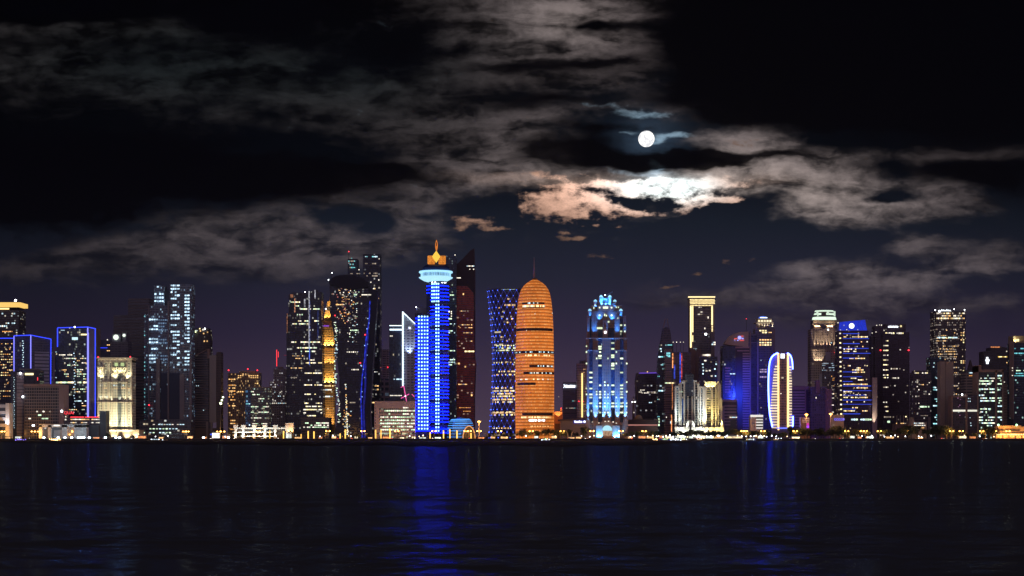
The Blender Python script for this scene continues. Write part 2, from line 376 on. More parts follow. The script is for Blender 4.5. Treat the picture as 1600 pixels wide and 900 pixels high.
WIN = {}
class T:
    """one building: an Empty at its base; shapes are given in photo columns/rows at the building's own distance"""
    ALL = []
    def __init__(s, name, label, cat, Y, px, group=None):
        s.Y, s.px, s.x0 = Y, px, X(px, Y)
        s.k = Y / F
        s.o = empty(name, (s.x0, Y, GZ))
        tag(s.o, label, cat, group)
        s.w = []; T.ALL.append(s)
    def lx(s, px): return X(px, s.Y) - s.x0
    def lz(s, py): return Z(py, s.Y) - GZ
    def d(s, n): return n * s.k
    def part(s, name, bm, mat, parent=None, smooth=False): return link(name, bm, mat, parent or s.o, smooth)
    def box(s, name, mat, x0, x1, top, bot, y0=0.0, dep=20.0, parent=None):
        """x0..x1 columns, rows top..bot (None = ground), y0 metres behind the front line"""
        bm = bmesh.new()
        bm_box(bm, s.lx(x0), s.lx(x1), y0, y0 + dep, 0.0 if bot is None else s.lz(bot), s.lz(top))
        return s.part(name, bm, mat, parent)
    def boxes(s, name, mat, lst, y0=0.0, dep=20.0, parent=None):
        for x0, x1, top, bot in lst: o = s.box(name, mat, x0, x1, top, bot, y0, dep, parent)
        return o
    def text(s, name, mat, body, px, py, h, y=-1.0):
        """raised letters, h columns tall, baseline row py"""
        cu = bpy.data.curves.new('letters', 'FONT'); cu.body = body; cu.size = s.d(h) * 1.4; cu.extrude = .2
        tmp = bpy.data.objects.new('letters', cu); me = bpy.data.meshes.new_from_object(tmp)
        bpy.data.objects.remove(tmp); me.name = name; me.materials.clear(); me.materials.append(mat)
        o = bpy.data.objects.new(name, me); o.parent = s.o; o.location = (s.lx(px), y, s.lz(py)); o.rotation_euler = (R(90), 0, 0); COL.objects.link(o)
        return o
    def poly(s, name, mat, pts, y0=0.0, dep=20.0, parent=None):
        bm = bmesh.new(); bm_prism_xz(bm, [(s.lx(a), max(0.0, s.lz(b))) for a, b in pts], y0, y0 + dep)
        return s.part(name, bm, mat, parent)
    def plan(s, name, mat, pts, top, bot=None, pts2=None, parent=None):
        """pts: (column, metres back)"""
        f = lambda P: [(s.lx(a), b) for a, b in P]
        bm = bmesh.new(); bm_plan(bm, f(pts), 0.0 if bot is None else s.lz(bot), s.lz(top), f(pts2) if pts2 else None)
        return s.part(name, bm, mat, parent)
    def lathe(s, name, mat, prof, px, cy, seg=32, a0=0.0, a1=2 * math.pi, smooth=True, parent=None, sy=1.0):
        """prof: (radius in columns, row)"""
        bm = bmesh.new(); bm_lathe(bm, [(s.d(r), max(0.0, s.lz(py))) for r, py in prof], s.lx(px), cy, seg, a0, a1, sy)
        return s.part(name, bm, mat, parent, smooth)
    def line(s, name, mat, pts, r=0.5, y=-0.6, parent=None):
        """a light line / pipe through (column,row[,y])"""
        bm = bmesh.new(); bm_tube(bm, [(s.lx(p[0]), p[2] if len(p) > 2 else y, s.lz(p[1])) for p in pts], s.d(r))
        return s.part(name, bm, mat, parent)
    def dot(s, name, mat, px, py, r=1.0, y=-1.0, parent=None):
        bm = bmesh.new(); bm_ball(bm, (s.lx(px), y, s.lz(py)), s.d(r)); return s.part(name, bm, mat, parent, True)
    def win(s, mat, px, py, w=1.6, h=1.3, y=-0.06, name='lit_window', rz=0.0):
        s.w.append((name, mat, s.lx(px), y, s.lz(py), s.d(w), s.d(h), rz))
    def wins(s, mat, x0, x1, ys, n, p=0.6, w=None, h=1.4, seed=1, y=-0.06, skew=0.0, name='lit_window'):
        """rows of windows with the light on; p = share of bays lit"""
        rr = random.Random(seed * 77 + int(s.px))
        st = (x1 - x0) / n
        mats = mat if isinstance(mat, (list, tuple)) else [mat]
        for py in ys:
            run = rr.random() < 0.5
            for i in range(n):
                if rr.random() < 0.35: run = rr.random() < p
                if run and rr.random() < 0.9: s.win(rr.choice(mats), x0 + st * (i + .5), py + skew * (i / n), w or st * 0.72, h * rr.uniform(.75, 1.1), y, name)
    def rwin(s, mat, cxp, cy, rad, px, py, w=1.6, h=1.4, off=0.05):
        """window on a round wall: rad in columns at that row"""
        t = max(-1, min(1, (px - cxp) / rad))
        a = math.asin(t)
        R_ = s.d(rad) + off
        s.w.append(('lit_window', mat, s.lx(cxp) + R_ * math.sin(a), cy - R_ * math.cos(a), s.lz(py), s.d(w), s.d(h), a))
    def done(s):
        ws = sorted(s.w, key=lambda q: -q[5] * q[6])
        for i, (name, mat, x, y, z, w, h, rz) in enumerate(ws[:100]):
            key = (mat.name, round(w, 1), round(h, 1))
            if key not in WIN:
                bm = bmesh.new(); bm_box(bm, -key[1] / 2, key[1] / 2, -0.06, 0.06, -key[2] / 2, key[2] / 2)
                me = bpy.data.meshes.new('lit_window'); bm.to_mesh(me); bm.free(); me.materials.append(mat); WIN[key] = me
            o = bpy.data.objects.new(name, WIN[key]); o.location = (x, y, z); o.rotation_euler = (0, 0, rz); o.parent = s.o; COL.objects.link(o)
        rest = ws[100:]
        bymat = {}
        for q in rest: bymat.setdefault(q[1].name, []).append(q)
        for k, qs in bymat.items():
            bm = bmesh.new()
            for (name, mat, x, y, z, w, h, rz) in qs:
                n0 = len(bm.verts)
                bm_box(bm, -w / 2, w / 2, -0.06, 0.06, -h / 2, h / 2)
                bm.verts.ensure_lookup_table()
                c, sn = math.cos(rz), math.sin(rz)
                for v in bm.verts[n0:]:
                    vx, vy = v.co.x, v.co.y
                    v.co.x, v.co.y, v.co.z = x + vx * c - vy * sn, y + vx * sn + vy * c, v.co.z + z
            o = link('small_lit_windows', bm, qs[0][1], s.o); o['kind'] = 'stuff'

# light-giving materials
WARM = lamp('warm_window', (1.0, .58, .22), 1.4); WARMY = lamp('yellow_window', (1.0, .82, .40), 1.6)
COOL = lamp('cool_window', (.62, .88, 1.0), 1.35); GREENW = lamp('greenish_window', (.72, 1.0, .66), 1.35)
PALE = lamp('pale_window', (1.0, .90, .74), 1.35); CYAN = lamp('cyan_window', (.25, .8, .85), .9)
ORAN = lamp('orange_window', (1.0, .42, .10), 1.1); DIMW = lamp('dim_window', (.9, .72, .55), 0.4)
BLUEW = lamp('blue_window', (.03, .10, 1.0), 1.6); REDL = lamp('red_beacon_glass', (1.0, .03, .05), 4.0, 0.2)
WHITEL = lamp('white_lamp_glass', (.9, .95, 1.0), 9.0, 0.3); ROOM = lamp('room_light', (.55, .80, 1.0), 1.3, .6, patch=.5)
NEONB = lamp('blue_neon', (.03, .06, 1.0), 2.0, .1, True); NEONBV = lamp('violet_blue_neon', (.22, .22, 1.0), 1.7, .1, True)
NEONW = lamp('white_neon', (.75, .92, 1.0), 2.6, .1, True); NEONP = lamp('pink_neon', (1.0, .12, .45), 1.3, .1)
NEONY = lamp('yellow_neon', (1.0, .72, .25), 2.2, .1, True); NEONR = lamp('red_neon', (1.0, .05, .07), 1.6, .1)
SODIUM = lamp('sodium_lamp_glass', (1.0, .40, .07), 14.0, .25); GLOWY = lamp('amber_light_pillar', (1.0, .55, .10), 1.9, .3)
SIGNW = lamp('white_sign_glass', (.85, .93, 1.0), 2.4, .1)
# walls
DARKM = plain('dark_metal', (.06, .06, .07), .5); CONC = plain('grey_concrete', (.26, .24, .24), .8); BEIGE = plain('beige_stone', (.42, .36, .29), .8)
BROWN = plain('mauve_brown_stone', (.30, .22, .21), .8); WHITEP = plain('white_render', (.62, .62, .60), .7); ROOFM = plain('dark_roof', (.05, .05, .055), .9)

# ------------------------------------------------------------------ ground, quay, water
def build_setting():
    # water
    bm = bmesh.new(); bm_plan(bm, [(-9000, -600), (9000, -600), (9000, 2405), (-9000, 2405)], -6.0, 0.0)
    m, b, p = mat_new('bay_water')
    tc = b.new('ShaderNodeTexCoord'); P = tc.outputs['Object']
    # wave slopes straight from noise: swell, chop and ripples
    def slope(sx, sy, sc, det, k, kx=1.0):
        n = b.noise(b.v('MULTIPLY', P, (sx, sy, 1)), sc, det, 0.6, 0.4, col=True)
        return b.v('MULTIPLY', b.v('SUBTRACT', n, (.5, .5, .5)), (k * kx, k, 0))
    sl = b.v('ADD', b.v('ADD', slope(.5, 1.3, .11, 2, .75, 1.8), slope(.6, 1.3, .45, 3, .95, 2.0)), slope(.8, 1.2, 2.2, 3, .55, 1.2))
    calm = b.mr(b.noise(b.v('MULTIPLY', P, (.3, 1, 1)), .02, 3, .6), .35, .65, .6, 1.25, 'LINEAR')
    nrm = b.v('NORMALIZE', b.v('ADD', b.v('SCALE', sl, calm), (0, 0, 1)))
    p.inputs['Base Color'].default_value = (0.17, 0.185, 0.18, 1)
    p.inputs['Roughness'].default_value = 1.0
    p.inputs['Specular IOR Level'].default_value = 0.0
    gl = b.new('ShaderNodeBsdfGlossy'); gl.inputs['Roughness'].default_value = 0.12
    gl.inputs['Color'].default_value = (0.022, 0.056, 0.21, 1)
    b.put(gl.inputs['Normal'], nrm)
    mx = b.new('ShaderNodeMixShader'); mx.inputs[0].default_value = 0.30
    b.t.links.new(p.outputs[0], mx.inputs[1]); b.t.links.new(gl.outputs[0], mx.inputs[2])
    out = [n for n in b.t.nodes if n.type == 'OUTPUT_MATERIAL'][0]; b.t.links.new(mx.outputs[0], out.inputs[0])
    tag(link('water', bm, m), kind='structure')
    # land behind the quay
    bm = bmesh.new()
    bm_plan(bm, [(-9000, 2400), (9000, 2400), (30000, 40000), (-30000, 40000)], -6.5, GZ)
    m, b, p = mat_new('city_ground')
    tc = b.new('ShaderNodeTexCoord')
    n = b.noise(tc.outputs['Object'], 0.05, 5, 0.6)
    b.put(p.inputs['Base Color'], b.ramp(n, [(0.3, (.05, .048, .045)), (0.7, (.13, .11, .09))]))
    p.inputs['Roughness'].default_value = 0.9
    tag(link('ground', bm, m), kind='structure')
    # promenade kerb and stone quay edge
    bm = bmesh.new(); bm_box(bm, -9000, 9000, 2399.4, 2400.6, GZ - .2, GZ + .7)
    tag(link('quay_kerb', bm, plain('quay_stone', (.16, .14, .12), .8)), kind='structure')
    bm = bmesh.new(); bm_box(bm, -9000, 9000, 2408, 2420, GZ, GZ + .12)
    tag(link('pavement', bm, plain('promenade_paving', (.30, .25, .20), .75)), kind='structure')
    bm = bmesh.new(); bm_box(bm, -9000, 9000, 2421, 2436, GZ - .1, GZ + .02)
    tag(link('road', bm, plain('asphalt', (.05, .05, .052), .6)), kind='structure')
    # long low rock bank in front of the quay (left and middle)
    rr = random.Random(3)
    bm = bmesh.new()
    near, far = [], []
    for i in range(121):
        px = -60 + i * 9.6
        yn = 1030 + 60 * math.sin(i * .31) + 40 * math.sin(i * .93 + 1)
        if px < 560: yn = yn + (560 - px) * 1.0
        if px > 1000: yn += (px - 1000) * 9
        near.append((X(px, yn), yn)); far.append((X(px, 2385), 2385.0))
    rows = 14; grid = []
    for j in range(rows + 1):
        t = j / rows
        row = []
        for (a, c) in zip(near, far):
            x, y = a[0] + (c[0] - a[0]) * t, a[1] + (c[1] - a[1]) * t
            hh = 0.0 if j in (0, rows) else 0.25 + 0.5 * rr.random() + (1.0 if j == 1 else 0) * .3
            row.append(bm.verts.new((x, y, hh - (0.3 if j in (0, rows) else 0))))
        grid.append(row)
    for A, B_ in zip(grid, grid[1:]):
        for i in range(len(A) - 1): bm.faces.new((A[i], A[i + 1], B_[i + 1], B_[i]))
    tag(link('mud_bank', bm, plain('wet_mud', (.030, .028, .026), .8, .4, .02)), kind='structure')
build_setting()
def build_haze():
    bm = bmesh.new(); bm_box(bm, -2600, 2600, -400, 3500, -7.5, 345)
    m = bpy.data.materials.new('night_haze'); m.use_nodes = True; nt = m.node_tree; nt.nodes.clear()
    b = NB(nt); out = b.new('ShaderNodeOutputMaterial'); v = b.new('ShaderNodeVolumePrincipled')
    v.inputs['Density'].default_value = 0.00002; v.inputs['Color'].default_value = (.80, .82, .95, 1); v.inputs['Anisotropy'].default_value = 0.3
    nt.links.new(v.outputs[0], out.inputs['Volume'])
    tag(link('haze', bm, m), kind='stuff')
build_haze()

# the full moon
def build_moon():
    m, b, p = mat_new('moon_surface')
    tc = b.new('ShaderNodeTexCoord')
    n = b.noise(tc.outputs['Object'], 0.013, 5, 0.6, 0.3)
    n2 = b.noise(tc.outputs['Object'], 0.03, 5, 0.65)
    p.inputs['Base Color'].default_value = (.1, .1, .1, 1); p.inputs['Roughness'].default_value = 1
    col = b.mix(b.mr(b.m('MULTIPLY_ADD', n2, .35, b.m('MULTIPLY', n, .65)), .42, .56), (.52, .52, .54, 1), (1.0, .97, .93, 1))
    b.put(p.inputs['Emission Color'], col); p.inputs['Emission Strength'].default_value = 1.6
    bm = bmesh.new(); bm_ball(bm, (0, 0, 0), 12.6 / F * 20000, 48, 32)
    o = link('moon', bm, m, None, True, (X(1010, 20000), 20000, Z(217, 20000)))
    tag(o, 'bright full moon shining through a gap in the dark clouds', 'moon')
build_moon()

def spot(parent, loc, target, col, power, ang=50, rad=.6, blend=.6, name='floodlight_beam'):
    l = bpy.data.lights.new(name, 'SPOT'); l.energy = power; l.color = col; l.spot_size = R(ang); l.spot_blend = blend; l.shadow_soft_size = rad
    o = bpy.data.objects.new(name, l); COL.objects.link(o)
    if parent: o.parent = parent
    o.location = loc
    o.rotation_euler = (Vector(target) - Vector(loc)).to_track_quat('-Z', 'Y').to_euler()
    return o
def uplight(t, px, py, col, power, up=60, y=-3.0, ang=40, tilt=2.5):
    """wall-washing floodlight standing at (px,py), aiming up along the wall of building t"""
    x, z = t.lx(px), max(0.4, t.lz(py))
    return spot(t.o, (x, y, z), (x, tilt, z + up), col, power, ang)
BLUE = (.03, .27, 1.0)

# ------------------------------------------------------------------ the left-hand towers
def left_side():
    t = T('office_tower', 'dark office tower with a glowing gold crown at the far left edge of the skyline', 'tower', 2720, 0)
    t.box('wall', facade('f1', (.09, .08, .085), (.03, .035, .05), 3.8, 2.6, .5, .8, .08, ls=.5), -34, 29, 484, None, 0, 40)
    t.box('crown', lamp('gold_cornice_light', (1.0, .62, .16), 1.0, .1), -34, 32, 472.5, 479, -2, 44)
    t.box('cornice', DARKM, -34, 30, 480.2, 481, -1, 42)
    t.box('light_strip', NEONY, -34, 14, 481.3, 483.4, -1, 2)
    t.dot('roof_lamp', WHITEL, 24.5, 469.5, 1.8)
    t.wins([COOL, PALE], -4, 24, [490, 505, 509.5], 9, .6, h=2.2); t.wins([WARM, ORAN], -8, 20, [518, 523], 10, .5)

    t = T('apartment_tower', 'dark tower dotted with warm windows under a thin blue roof line, at the left edge', 'tower', 2580, 2)
    t.box('wall', facade('f2', (.07, .07, .10), (.02, .02, .04), 3.5, 2.8, .5, .6, .12, (1, .6, .3), (1, .75, .5), .5), -30, 21, 529, None, 0, 30)
    t.line('neon_line', NEONB, [(-30, 528.5), (21, 528.5)], .55)
    t.wins([WARM, ORAN, WARMY], -2, 20, [533 + 4.1 * i for i in range(24)], 7, .42, w=1.7, h=1.3, seed=3)

    t = T('corner_tower', 'blue glass corner tower outlined in blue neon with a grey louvred flank', 'tower', 2540, 50)
    G = facade('f3', (.05, .06, .12), (.02, .03, .09), 3.6, 2.4, .75, .8, .03, ls=.3)
    t.plan('front_wall', G, [(22, 0), (50, -6), (50, 22), (22, 22)], 524.5)
    t.plan('side_wall', facade('f3b', (.10, .10, .13), (.03, .03, .06), 3.6, 2.4, .5, .8), [(50.1, -6), (76, 14), (76, 22), (50.1, 22)], 526)
    t.plan('louvre_panel', facade('f3c', (.34, .34, .40), (.04, .04, .06), 5.2, 40, .35, 1.0), [(55, -2.5), (73.5, 11.5), (73, 13), (55, 0)], 549.5)
    for a, bb in (((22, 525, -.6), (22, 582, -.6)), ((50, 524, -6.6), (50, 576, -6.6)), ((22, 524.6, -.6), (50, 524, -6.6)), ((50, 524, -6.6), (76, 529, 13)), ((76, 529, 13), (75.5, 600, 13))):
        t.line('neon_edge', NEONBV if a[0] in (22, 50) and a[0] == bb[0] else NEONB, [a, bb], .75 if a[0] == bb[0] else .55)
    for i in range(12): t.win(COOL, 36.5 + (i % 2) * 1.2, 533 + i * 3.6, 1.8, 1.5, -3.4)
    t.win(NEONR, 58, 598, 1, 4, -3)

    t = T('slim_office_block', 'mid-rise block with pale ribbed bay beside dark glass in front of the blue-edged tower', 'office block', 2500, 40)
    t.box('glass_wing', facade('f4', (.10, .11, .14), (.02, .03, .05), 3.6, 2.2, .7, .7), 16, 26, 580, None, 2, 22)
    t.box('pale_bay', facade('f4b', (.42, .38, .40), (.08, .08, .11), 5.0, 60, .16, 1.0), 26, 37, 582, None, 0, 24)
    t.box('dark_wing', facade('f4c', (.05, .055, .07), (.02, .022, .03), 3.6, 2.6, .7, .8), 37, 62, 578, None, 1, 22)
    t.box('roof_plant', CONC, 28, 60, 575.5, 578, 6, 12)
    t.box('sign', WARMY, 39, 52, 583, 586, .3, .6)
    for i in range(24): t.win(COOL, 21 + (i % 2) * .8, 590 + i * 3.4, 1.1, .9, 1.9)
    t.dot('floodlight', WHITEL, 32, 583, 1.5); t.win(NEONR, 58.5, 592, 1.2, 5, .9)

    t = T('striped_office', 'low office with grey floor bands and a bright white stair tower at the left edge', 'office block', 2455, 2)
    t.boxes('floor_band', plain('band_grey', (.48, .50, .55), .7), [(-30, 9, y, y + 5) for y in (632, 642, 652, 662)], -.5, 20)
    t.box('wall', facade('f5', (.05, .055, .07), (.02, .03, .05), 4, 3, .8, .8), -30, 9, 629, None, 0, 20)
    t.box('stair_tower', plain('white_panel', (.75, .75, .72)), 9, 15, 630, None, -1.5, 18)
    spot(t.o, (t.lx(12), -7, t.lz(670)), (t.lx(12), -1, t.lz(645)), (.9, .92, 1), 26000, 60)

    t = T('grid_office', 'broad dark office with a square concrete window grid behind the white portal hall', 'office block', 2485, 68)
    t.box('wall', facade('f6', (.19, .17, .17), (.012, .013, .018), 4.4, 3.4, .74, .80), 38, 92, 604, None, 0, 26)
    t.box('pier', BROWN, 92, 100, 601, None, -1.2, 28); t.box('parapet', BROWN, 37, 92, 600, 604, -1.2, 28)
    for x, y, w, mm in ((58, 643, 2.5, PALE), (68, 643, 3, PALE), (78, 643, 2, DIMW), (62, 648.6, 5, GREENW), (46.5, 654, 4, PALE), (67.5, 654, 4.5, GREENW), (73, 654, 4.5, GREENW), (52, 664.8, 3.5, WHITEL)):
        t.win(mm, x, y, w, 2)
    t.dot('floodlight', WHITEL, 36, 620, 1.6)

    t = T('portal_hall', 'low white hall with two tall framed openings lit by quay lamps on the left shore', 'hall', 2442, 98)
    t.boxes('frame', WHITEP, [(61, 66, 664, None), (75, 80, 664, None), (96.5, 105, 664, None), (116, 135, 664, None), (61, 135, 663, 667.5)], 0, 14)
    t.box('back_wall', plain('shaded_render', (.30, .31, .33)), 61, 134, 667.4, None, 6, 8)
    t.box('door_panel', WHITEP, 83, 95, 672, None, 4.5, 1.4); t.box('sign', PALE, 84, 93, 664, 665.6, -.5, .4)
    t.dot('wall_lamp', SODIUM, 112, 674, 1.3, 3); t.dot('wall_lamp', SODIUM, 108, 679, .8, 3); t.win(PALE, 69, 669, 3, 1, 5.8)

    t = T('blue_edged_tower', 'tall glass tower outlined in blue neon with a flared foot and bright office floors', 'tower', 2570, 118)
    t.poly('glass_front', facade('f8', (.05, .055, .07), (.02, .03, .045), 3.6, 2.5, .72, .84, .10, (1, .8, .5), (.8, 1, .9), .35), [(90, 512), (137, 511), (137, 700), (84.5, 700), (86, 560), (90, 543)], 0, 30)
    t.box('side_pier', plain('bronze_pier', (.24, .20, .16)), 137, 149.5, 513, None, 1.5, 28)
    t.box('corner_band', DARKM, 137, 138.6, 513, None, -.4, 3)
    for a, bb, r in (((90, 513), (90, 542), .8), ((137.2, 512), (137.2, 651), .95), ((90, 512.2), (137, 511), .6), ((137, 511), (149.8, 513.6), .6), ((149, 514), (149, 651), .7)):
        t.line('neon_edge', NEONB if r < .9 else NEONBV, [a, bb], r)
    t.line('neon_edge', NEONBV, [(138.5, 520), (138.5, 651)], .5)
    t.wins([GREENW, PALE, WARMY], 88, 136, [597.5], 16, .95, w=3, h=2.6); t.wins([GREENW, COOL], 99, 135, [626.5], 14, .9, w=2.6, h=1.8)
    t.wins([PALE], 92, 113, [554.5], 8, .95, h=1.6); t.wins([WARM, PALE, GREENW], 100, 135, [560, 563.5, 567, 570.5, 577.5, 581, 584.5, 588, 592, 604, 608, 612, 630, 634, 640], 14, .42, seed=5)
    t.wins([WARM], 96, 118, [578], 8, .9); t.win(WARMY, 131, 522.7, 9, 2.2); t.win(COOL, 117, 529, 9, 4); t.win(COOL, 98, 516, 6, 1.2)
    t.wins([COOL], 86, 89, [550 + 5 * i for i in range(20)], 1, .6, w=1.6)
    t.dot('roof_lamp', WHITEL, 117, 511, 1.2); t.line('atrium_beam', DARKM, [(112, 530), (120, 560), (118, 650)], .6)
    for i in range(22): t.win(ROOM, 115.5 + (i % 3), 552 + i * 4.4, 1.6, 1.2)

    t = T('shopping_block', 'low block with a red light strip and a red illuminated sign below the blue-edged tower', 'shop building', 2474, 132)
    t.box('wall', facade('f9', (.16, .16, .18), (.03, .035, .045), 4.5, 3.5, .5, .8), 100, 165, 652.5, None, 0, 24)
    t.box('light_strip', NEONR, 110, 131.5, 651, 652.4, -.6, .5); t.box('light_strip', NEONR, 133, 155, 651, 652.4, -.6, .5)
    t.box('annex', plain('slate_panel', (.13, .15, .17)), 156, 166, 642, None, -1, 22); t.box('link_wall', plain('slate_panel', (.13, .15, .17)), 135, 156, 664, None, -5, 6)
    t.wins([PALE, WARM], 110, 156, [655.3, 660.3], 14, .7, w=3, h=1.5, seed=2)
    t.text('sign', NEONR, 'QUAI', 100.5, 647.2, 4.6, -2)
    t.boxes('sign_post', DARKM, [(102, 102.6, 647, 653), (107.5, 108, 647, 653)], -1.6, .5)
    t.dot('floodlight', WHITEL, 97, 642.5, 1.9, -2); t.win(PALE, 102.5, 651, 2, 2, -.1); t.win(PALE, 102.5, 655.5, 2.4, 2, -.1)

    t = T('distant_block', 'plain dim tower with a faint purple top floor behind the flood-lit hotel', 'tower', 2950, 163)
    t.box('wall', facade('f10', (.06, .07, .11), (.02, .025, .05), 3.7, 3, .5, .8, .03), 150, 174, 531, None, 0, 30)
    t.line('neon_line', NEONB, [(150, 543.5), (168, 543.5)], .35); t.dot('roof_lamp', PALE, 168, 531, .9, -1); t.wins([WARM], 164, 172, [539, 548], 3, .8)

    t = T('disc_topped_tower', 'slim dark tower carrying two round white floodlights near its top', 'tower', 2860, 186)
    t.box('wall', facade('f11', (.15, .14, .17), (.04, .04, .06), 4, 6, .4, .8), 173, 200, 534, None, 0, 26)
    t.box('shaft', plain('mauve_panel', (.22, .21, .27)), 175, 188, 522, 534, 1, 22)
    bm = bmesh.new(); bm_tube(bm, [(t.lx(181.3), -1.5, t.lz(527)), (t.lx(181.3), -.2, t.lz(527))], t.d(4.0), 20); t.part('round_light', bm, lamp('white_disc', (.86, 1, .82), 1.5, .1))
    bm = bmesh.new(); bm_tube(bm, [(t.lx(194), -1.5, t.lz(524)), (t.lx(194), -.2, t.lz(524))], t.d(2.2), 16); o = t.part('round_light', bm, MATS['white_disc']); o.scale = (1, 1, 1)
    t.box('shaft', plain('mauve_panel', (.22, .21, .27)), 191, 197, 520, 534, 1, 22)

    t = T('ribbed_tower', 'unlit dark tower with faint horizontal ribs and a stepped shoulder behind the hotel', 'tower', 3000, 210)
    m = facade('f13', (.13, .115, .125), (.02, .02, .028), 5.2, 60, .6, 1.0)
    t.box('wall', m, 200, 233, 466, None, 0, 40); t.box('shoulder', m, 176, 200, 492, None, 6, 30)

    t = T('flood_lit_hotel', 'cream stone hotel with arched top windows brightly flood-lit from below', 'hotel', 2525, 182)
    ST = plain('cream_stone', (.62, .56, .44), .8, .15)
    t.box('wall', facade('f12', (.60, .55, .44), (.05, .055, .06), 3.9, 3.4, .50, .46, .10, (1, .8, .4), (.8, 1, .9), .6), 153, 206, 563, None, 0, 26)
    t.box('cornice', ST, 151, 208, 558.5, 560.8, -2.2, 30); t.box('attic', ST, 153, 206, 560.8, 566, -.8, 27)
    t.boxes('pier', ST, [(152.6, 154.4, 566, None), (160.5, 162.5, 566, None), (168.5, 170.5, 566, None), (174.5, 176, 566, None), (197, 199, 566, None), (204.5, 206.6, 566, None)], -1.3, 4)
    t.box('glass_bay', facade('f12b', (.20, .21, .2), (.04, .06, .06), 3.9, 2, .8, .8, .15, ls=.5), 184.5, 189.5, 585, 672, -.6, 3)
    t.boxes('balcony', ST, [(176, 198, 574, 575.5), (152, 164, 573, 574.5), (176, 198, 583, 584.5), (160, 200, 596.5, 597.3), (152, 207, 628, 629)], -2.2, 4)
    t.boxes('arch_window', WARMY, [(178 + i * 3.6, 180.4 + i * 3.6, 577.5, 582.5) for i in range(5)], -.5, 1)
    t.boxes('arch_window', lamp('soft_gold_window', (1, .78, .4), .7), [(154.5 + i * 3, 156.4 + i * 3, 576, 582) for i in range(3)], -.5, 1)
    t.boxes('terrace_window', lamp('green_gold_window', (.8, 1, .45), .8), [(179.5, 184, 567, 572), (189, 194, 567, 572)], -1.2, 1)
    t.box('podium', ST, 152, 218.5, 672.5, None, -6, 34); t.box('podium_cornice', ST, 151.5, 219, 671.6, 672.5, -6.8, 36)
    t.wins([WARMY, PALE, COOL], 155, 205, [602, 614, 620], 14, .45, w=1.5); t.wins([WARM], 162, 204, [606.5], 16, .9, w=1.5, h=1)
    t.dot('beacon', REDL, 154, 558, 1, -2); t.dot('beacon', REDL, 204, 557.6, 1, -2)
    for px in (158, 166, 175, 185, 195, 202): spot(t.o, (t.lx(px), -22, 1.5), (t.lx(px), 0, 38), (1, .88, .60), 52000, 70)
    for px in (158, 166, 174, 187, 195, 203): uplight(t, px, 627.6, (1, .90, .62), 7000, 30, -2.6, 60, 1)
    for px in (158, 180, 200): uplight(t, px, 596, (1, .90, .62), 26000, 30, -5, 70, 1)
    for px in (157, 180, 187, 194): uplight(t, px, 582.6, (1, .86, .5), 5000, 8, -3, 90, 1)
    for px in (160, 180, 200, 214): uplight(t, px, 690, (1, .78, .45), 14000, 12, -12, 80, 0)

    t = T('residential_tower', 'tall stepped apartment tower with icy white lights in its upper floors', 'tower', 2610, 262)
    m1 = facade('f14', (.15, .17, .22), (.03, .045, .08), 3.7, 2.3, .66, .72, .16, (.45, .7, 1), (.5, .8, 1), .35, cl=.9)
    t.box('left_wing', m1, 232, 262, 477, None, 2, 26); t.box('left_top', m1, 240, 256, 446, 477, 4, 20)
    t.box('right_wing', m1, 264.5, 299, 444, None, 0, 30); t.box('centre', plain('dark_blue_panel', (.05, .06, .09), .4), 256, 266, 452, None, 8, 18)
    t.box('low_wing', m1, 224.5, 233, 491, None, 3, 20)
    t.boxes('concrete_fin', plain('concrete_fin', (.20, .19, .23)), [(244, 250, 560, None), (262, 264, 470, None), (281, 288, 585, None), (296, 299.6, 560, None), (231.5, 233, 478, None)], -1.5, 4)
    t.boxes('glass_panel', plain('deep_blue_glass', (.02, .03, .07), .2), [(264.6, 281, 583, 655), (251, 261, 583, 655)], -.5, 1)
    t.wins([ROOM], 241, 256, [448 + 5.6 * i for i in range(6)], 4, .75, w=3, h=2.6, seed=4)
    t.wins([ROOM], 266.5, 276, [446 + 5.15 * i for i in range(22)], 3, .8, w=2.6, h=2.4, seed=6)
    t.wins([ROOM], 276, 281, [446 + 5.15 * i for i in range(26)], 1, .9, w=4, h=2.6, seed=7)
    t.wins([ROOM], 288, 296.5, [446 + 5.15 * i for i in range(28)], 2, .85, w=3.4, h=2.5, seed=8)
    t.wins([ROOM], 232.5, 247, [494 + 5.1 * i for i in range(15)], 4, .5, w=3, h=2.4, seed=9)
    t.wins([lamp('dim_ice_window', (.3, .5, .8), .4)], 247, 264, [500 + 5.1 * i for i in range(14)], 5, .5, w=2.4, h=2.2, seed=10)
    t.wins([CYAN], 225, 227, [494 + 6 * i for i in range(28)], 1, .7, w=1.2, h=1.6)
    t.box('podium', facade('f14p', (.12, .13, .16), (.03, .04, .06), 5, 4, .5, .8, .10, ls=.4), 219, 300, 655.5, None, -8, 30)
    t.wins([COOL, PALE], 240, 290, [663.3], 12, .7, w=3, h=1.3, y=-8.1); t.wins([COOL, GREENW], 224, 285, [670, 676], 12, .35, w=3, h=1.7, y=-8.1, seed=3)
    t.dot('beacon', REDL, 233, 633, 1.1, -1)

    t = T('round_top_tower', 'dark round-topped tower with a few amber lights along its curved roof', 'tower', 2950, 314)
    t.lathe('wall', facade('f15', (.10, .09, .09), (.03, .03, .035), 3.7, 3, .5, .7, .07, ls=.4), [(15, 700), (15, 530), (14, 516), (11, 512.5), (0, 512)], 314, 18)
    t.win(lamp('lime_window', (.85, 1, .5), 1.6), 302.5, 518.3, 8, 3, 1); 
    for x, y, mm in ((312, 513.5, WARMY), (317, 515, PALE), (320, 513.5, WHITEL), (313, 517, WARM), (318, 521, WARM), (324, 519, WARM), (319, 533, WARM), (323.5, 533, WARM)): t.win(mm, x, y, 1.8, 2, 1.2)

